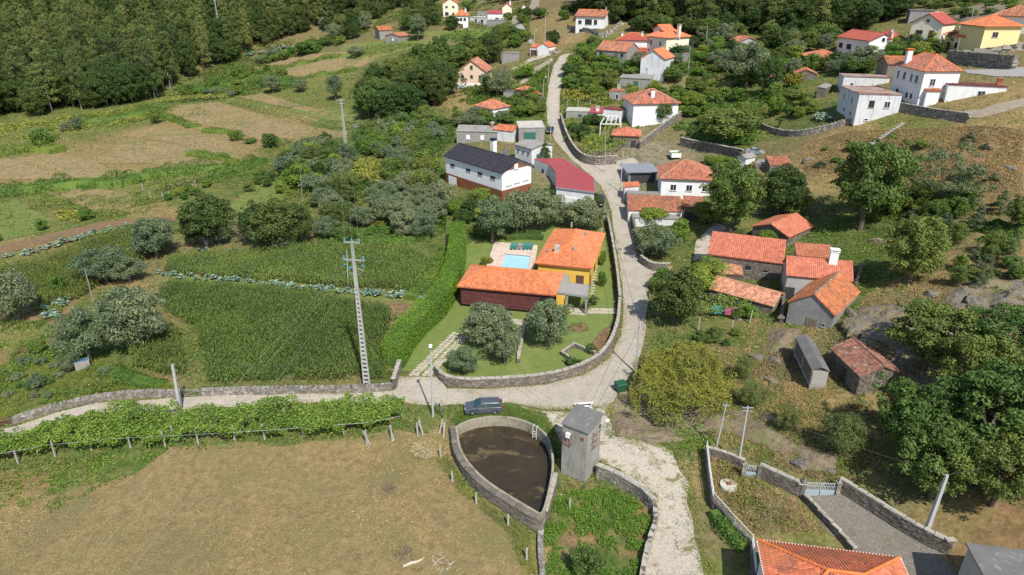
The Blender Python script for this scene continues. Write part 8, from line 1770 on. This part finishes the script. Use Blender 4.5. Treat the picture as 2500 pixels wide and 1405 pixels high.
grass('dry_grass', 'tall straw coloured grass in the walled garden', [(1735,1120),(1810,1150),(1850,1180),(1950,1230),(2010,1300),(1850,1310),(1790,1290),(1745,1230)], 1700, 'grass_dry', .4, .05, .3, 92)
grass('yellow_grass', 'coarse grass on the brown slope below the white houses', [(1950,420),(1960,350),(2080,320),(2300,310),(2500,320),(2500,480),(2300,450),(2100,430)], 14000, 'grass_dry', .22, .07, .3, 93, 4)
grass('yellow_grass', 'coarse grass at the margin of the dry field', [(1090,1110),(1160,1215),(1290,1295),(1310,1400),(1280,1400),(1240,1300),(1120,1200),(1060,1120)], 7000, 'grass_yellow', .25, .04, .3, 94)

# bramble and fern thickets that run together
def undergrowth(label, poly, n, m, size, hmax, thr, seed):
    n = int(n * .72); size *= 1.12
    P = [G(*q) for q in poly]; pp = [(p.x, p.y) for p in P]; xs = [p.x for p in P]; ys = [p.y for p in P]; rng = np.random.default_rng(seed)
    x = rng.uniform(min(xs), max(xs), n * 4); y = rng.uniform(min(ys), max(ys), n * 4); mm = vnoise(x, y, 7, seed) * .4 + vnoise(x, y, 2.6, seed + 1) * .4 + vnoise(x, y, 1.0, seed + 2) * .2; k = inside(pp, x, y) & (mm > thr)
    for E_ in EXCL: k &= ~inside(E_, x, y)
    x, y, mm = x[k][:n], y[k][:n], mm[k][:n]; n = len(x); h = np.clip((mm - thr) * 5, .1, 1) * hmax; z = land(x, y) + h * np.where(rng.random(n) < .3, rng.uniform(.2, 1, n), 1.0); V, F = leaf_quads(np.c_[x, y, z], np.tile([0, 0, 1.0], (n, 1)), size, rng, .65, 1.1); stuff(link('undergrowth', np_mesh('undergrowth', V, F, m)), label)
for q in [('garden undergrowth between the lane and the hip roofed house', [(1372,345),(1380,240),(1560,240),(1560,330),(1480,350)], 12000, 'leaf_vine', .34, .8, .48), ('grassy undergrowth on the bank between lane and track', [(1275,210),(1345,150),(1345,205),(1325,290),(1280,240)], 10000, 'leaf_bramble', .36, .6, .42), ('leafy undergrowth around the sheds uphill', [(1560,240),(1600,180),(1640,120),(1720,100),(1720,170),(1680,280),(1640,300)], 18000, 'leaf_bramble', .42, 1.2, .46), ('bramble undergrowth among the olives left of the vine terrace', [(660,340),(900,330),(880,600),(780,600),(700,520)], 26000, 'leaf_bramble', .36, 1.3, .50), ('fern undergrowth left of the black roofed house', [(860,480),(860,330),(1000,270),(1110,300),(1110,340),(1080,380),(1090,470),(1090,560),(960,520)], 30000, 'leaf_bramble', .36, 1.4, .48),
          ('weedy undergrowth in the gardens right of the upper lane', [(1375,230),(1395,150),(1450,130),(1560,165),(1560,240),(1470,260)], 20000, 'leaf_vine', .42, 1.2, .45), ('undergrowth over the slope above the long stone wall', [(1640,330),(1680,230),(1720,130),(1860,110),(1990,150),(1990,190),(1870,200),(1860,320),(1800,350)], 34000, 'leaf_bramble', .42, 1.4, .46),
          ('scrub undergrowth at the edge of the farm meadow', [(2120,540),(2200,470),(2500,460),(2500,720),(2330,720),(2300,600)], 26000, 'leaf_bramble', .3, .9, .56), ('undergrowth on the terraces below the left wood', [(380,260),(440,200),(600,120),(760,95),(840,110),(640,150),(720,215),(560,240)], 24000, 'leaf_bramble', .55, 1.4, .45),
          ('undergrowth around the top houses', [(800,100),(880,20),(1060,5),(1300,5),(1290,100),(1220,130),(1100,100),(1000,70)], 26000, 'leaf_bramble', .6, 1.5, .5), ('yellowing bracken at the foot of the left wood', [(-20,310),(180,285),(400,258),(400,285),(300,305),(150,335),(-20,345)], 16000, 'leaf_vine_yellow', .5, 1.0, .46),
          ('undergrowth between the lane and the oak grove', [(1090,230),(1200,215),(1330,150),(1330,300),(1240,300),(1120,300)], 20000, 'leaf_bramble', .42, 1.3, .48), ('brown bracken on the slope below the white houses', [(1960,430),(1970,360),(2200,320),(2500,330),(2500,470),(2350,480),(2200,440)], 9000, 'leaf_bracken', .22, .2, .52),
          ('rough weeds along the banks of the left fields', [(-20,500),(-20,440),(200,440),(420,420),(560,400),(640,360),(720,350),(700,420),(560,440),(440,480),(360,520),(250,540)], 20000, 'leaf_bramble', .34, .8, .5), ('weeds in the left garden plots', [(-20,850),(60,700),(200,760),(330,930),(250,965),(100,1000),(-20,1040)], 16000, 'leaf_bramble', .26, .6, .5), ('ferns on the bank behind the maize', [(860,620),(900,560),(1090,540),(1090,640),(1050,600),(960,600)], 12000, 'leaf_bramble', .3, .9, .5), ('brown bracken around the rocks and broom on the farm slope', [(1790,1000),(1900,830),(2060,830),(2180,700),(2300,700),(2160,900),(2150,1150),(2050,1190),(1830,1120)], 20000, 'leaf_bracken', .22, .35, .52)]:
    undergrowth(*q, seed=200 + len(q[0]))
# rough weeds and tussocks over all the open ground
def rough(name, label, n, m, size, seed, thr, asp=.35, hgt=.22, yr=(52, 330), green=True):
    rng = np.random.default_rng(seed); u = rng.uniform(0, 1, n * 4); y = yr[0] * (yr[1] / yr[0]) ** u; x = rng.uniform(-.95, .95, n * 4) * (y * .9 + 8)
    k = (vnoise(x, y, 5, seed) * .45 + vnoise(x, y, 1.7, seed + 1) * .35 + vnoise(x, y, 14, seed + 2) * .2) > thr
    for P in EXCL + (DRYP if green else []): k &= ~inside(P, x, y)
    x, y = x[k], y[k]; cv = cover_at(x, y); gr = cv[:, 1] / cv[:, 0]; k = rng.random(len(x)) < (np.clip((gr - .62) / .6, .06, 1) if green else np.clip((1.25 - gr) / .5, .1, 1)); x, y = x[k][:n], y[k][:n]; n = len(x); s = size * (.55 + y / 160.0); z = land(x, y) + rng.uniform(0, 1, n) * hgt * (.6 + y / 200)
    N = np.tile([0.15, -.25, 1.0], (n, 1)); V, F = leaf_quads(np.c_[x, y, z], N, s, rng, asp, 1.0); stuff(link(name, np_mesh(name, V, F, m)), label)
rough('weeds', 'green weeds growing over the open ground', 60000, 'leaf_bramble', .38, 101, .53)
rough('weeds', 'yellowish tussock grass over the open ground', 50000, 'grass_yellow', .36, 111, .52, .25)
rough('dry_grass', 'dry bents over the open ground', 50000, 'grass_dry', .36, 121, .5, .2, green=False)

def verge(label, poly, n, m, size, seed):
    P = resample([Vector((p.x, p.y, 0)) for p in poly_world(poly)] + [Vector((poly_world(poly[:1])[0].x, poly_world(poly[:1])[0].y, 0))], .4); A = np.array([(p.x, p.y) for p in P]); rng = np.random.default_rng(seed)
    k = rng.integers(0, len(A), n); x = A[k, 0] + rng.normal(0, .38, n); y = A[k, 1] + rng.normal(0, .38, n); q = vnoise(x, y, 3, seed) > .42; x, y = x[q], y[q]; z = land(x, y) + .03 + rng.uniform(0, .14, len(x)); V, F = leaf_quads(np.c_[x, y, z], np.tile([0, -.2, 1.0], (len(x), 1)), size, rng, .35, 1.0); stuff(link('verge_grass', np_mesh('verge_grass', V, F, m)), label)
verge('weeds creeping over the edges of the cobbled lane', ROAD, 16000, 'grass_yellow', .2, 301)
verge('weeds creeping over the edges of the gravel track', GRAV, 9000, 'leaf_bramble', .16, 321)
verge('dry grass along the edges of the gravel track', GRAV, 7000, 'grass_yellow', .18, 331)
verge('dry grass along the edges of the cobbled lane', ROAD, 12000, 'grass_dry', .18, 311)
leafpatch('weeds', 'small weeds dotted over the gravel track', [(1500,1080),(1640,1085),(1715,1105),(1725,1240),(1740,1400),(1690,1400),(1640,1230),(1560,1150)], 26, .14, 'leaf_bramble', .08, 1.2, .58)
leafpatch('weeds', 'line of small weeds down the middle of the gravel track', [(1590,1120),(1604,1118),(1640,1180),(1655,1260),(1668,1400),(1650,1400),(1640,1260),(1622,1185)], 60, .14, 'leaf_bramble', .08, .8, .5)
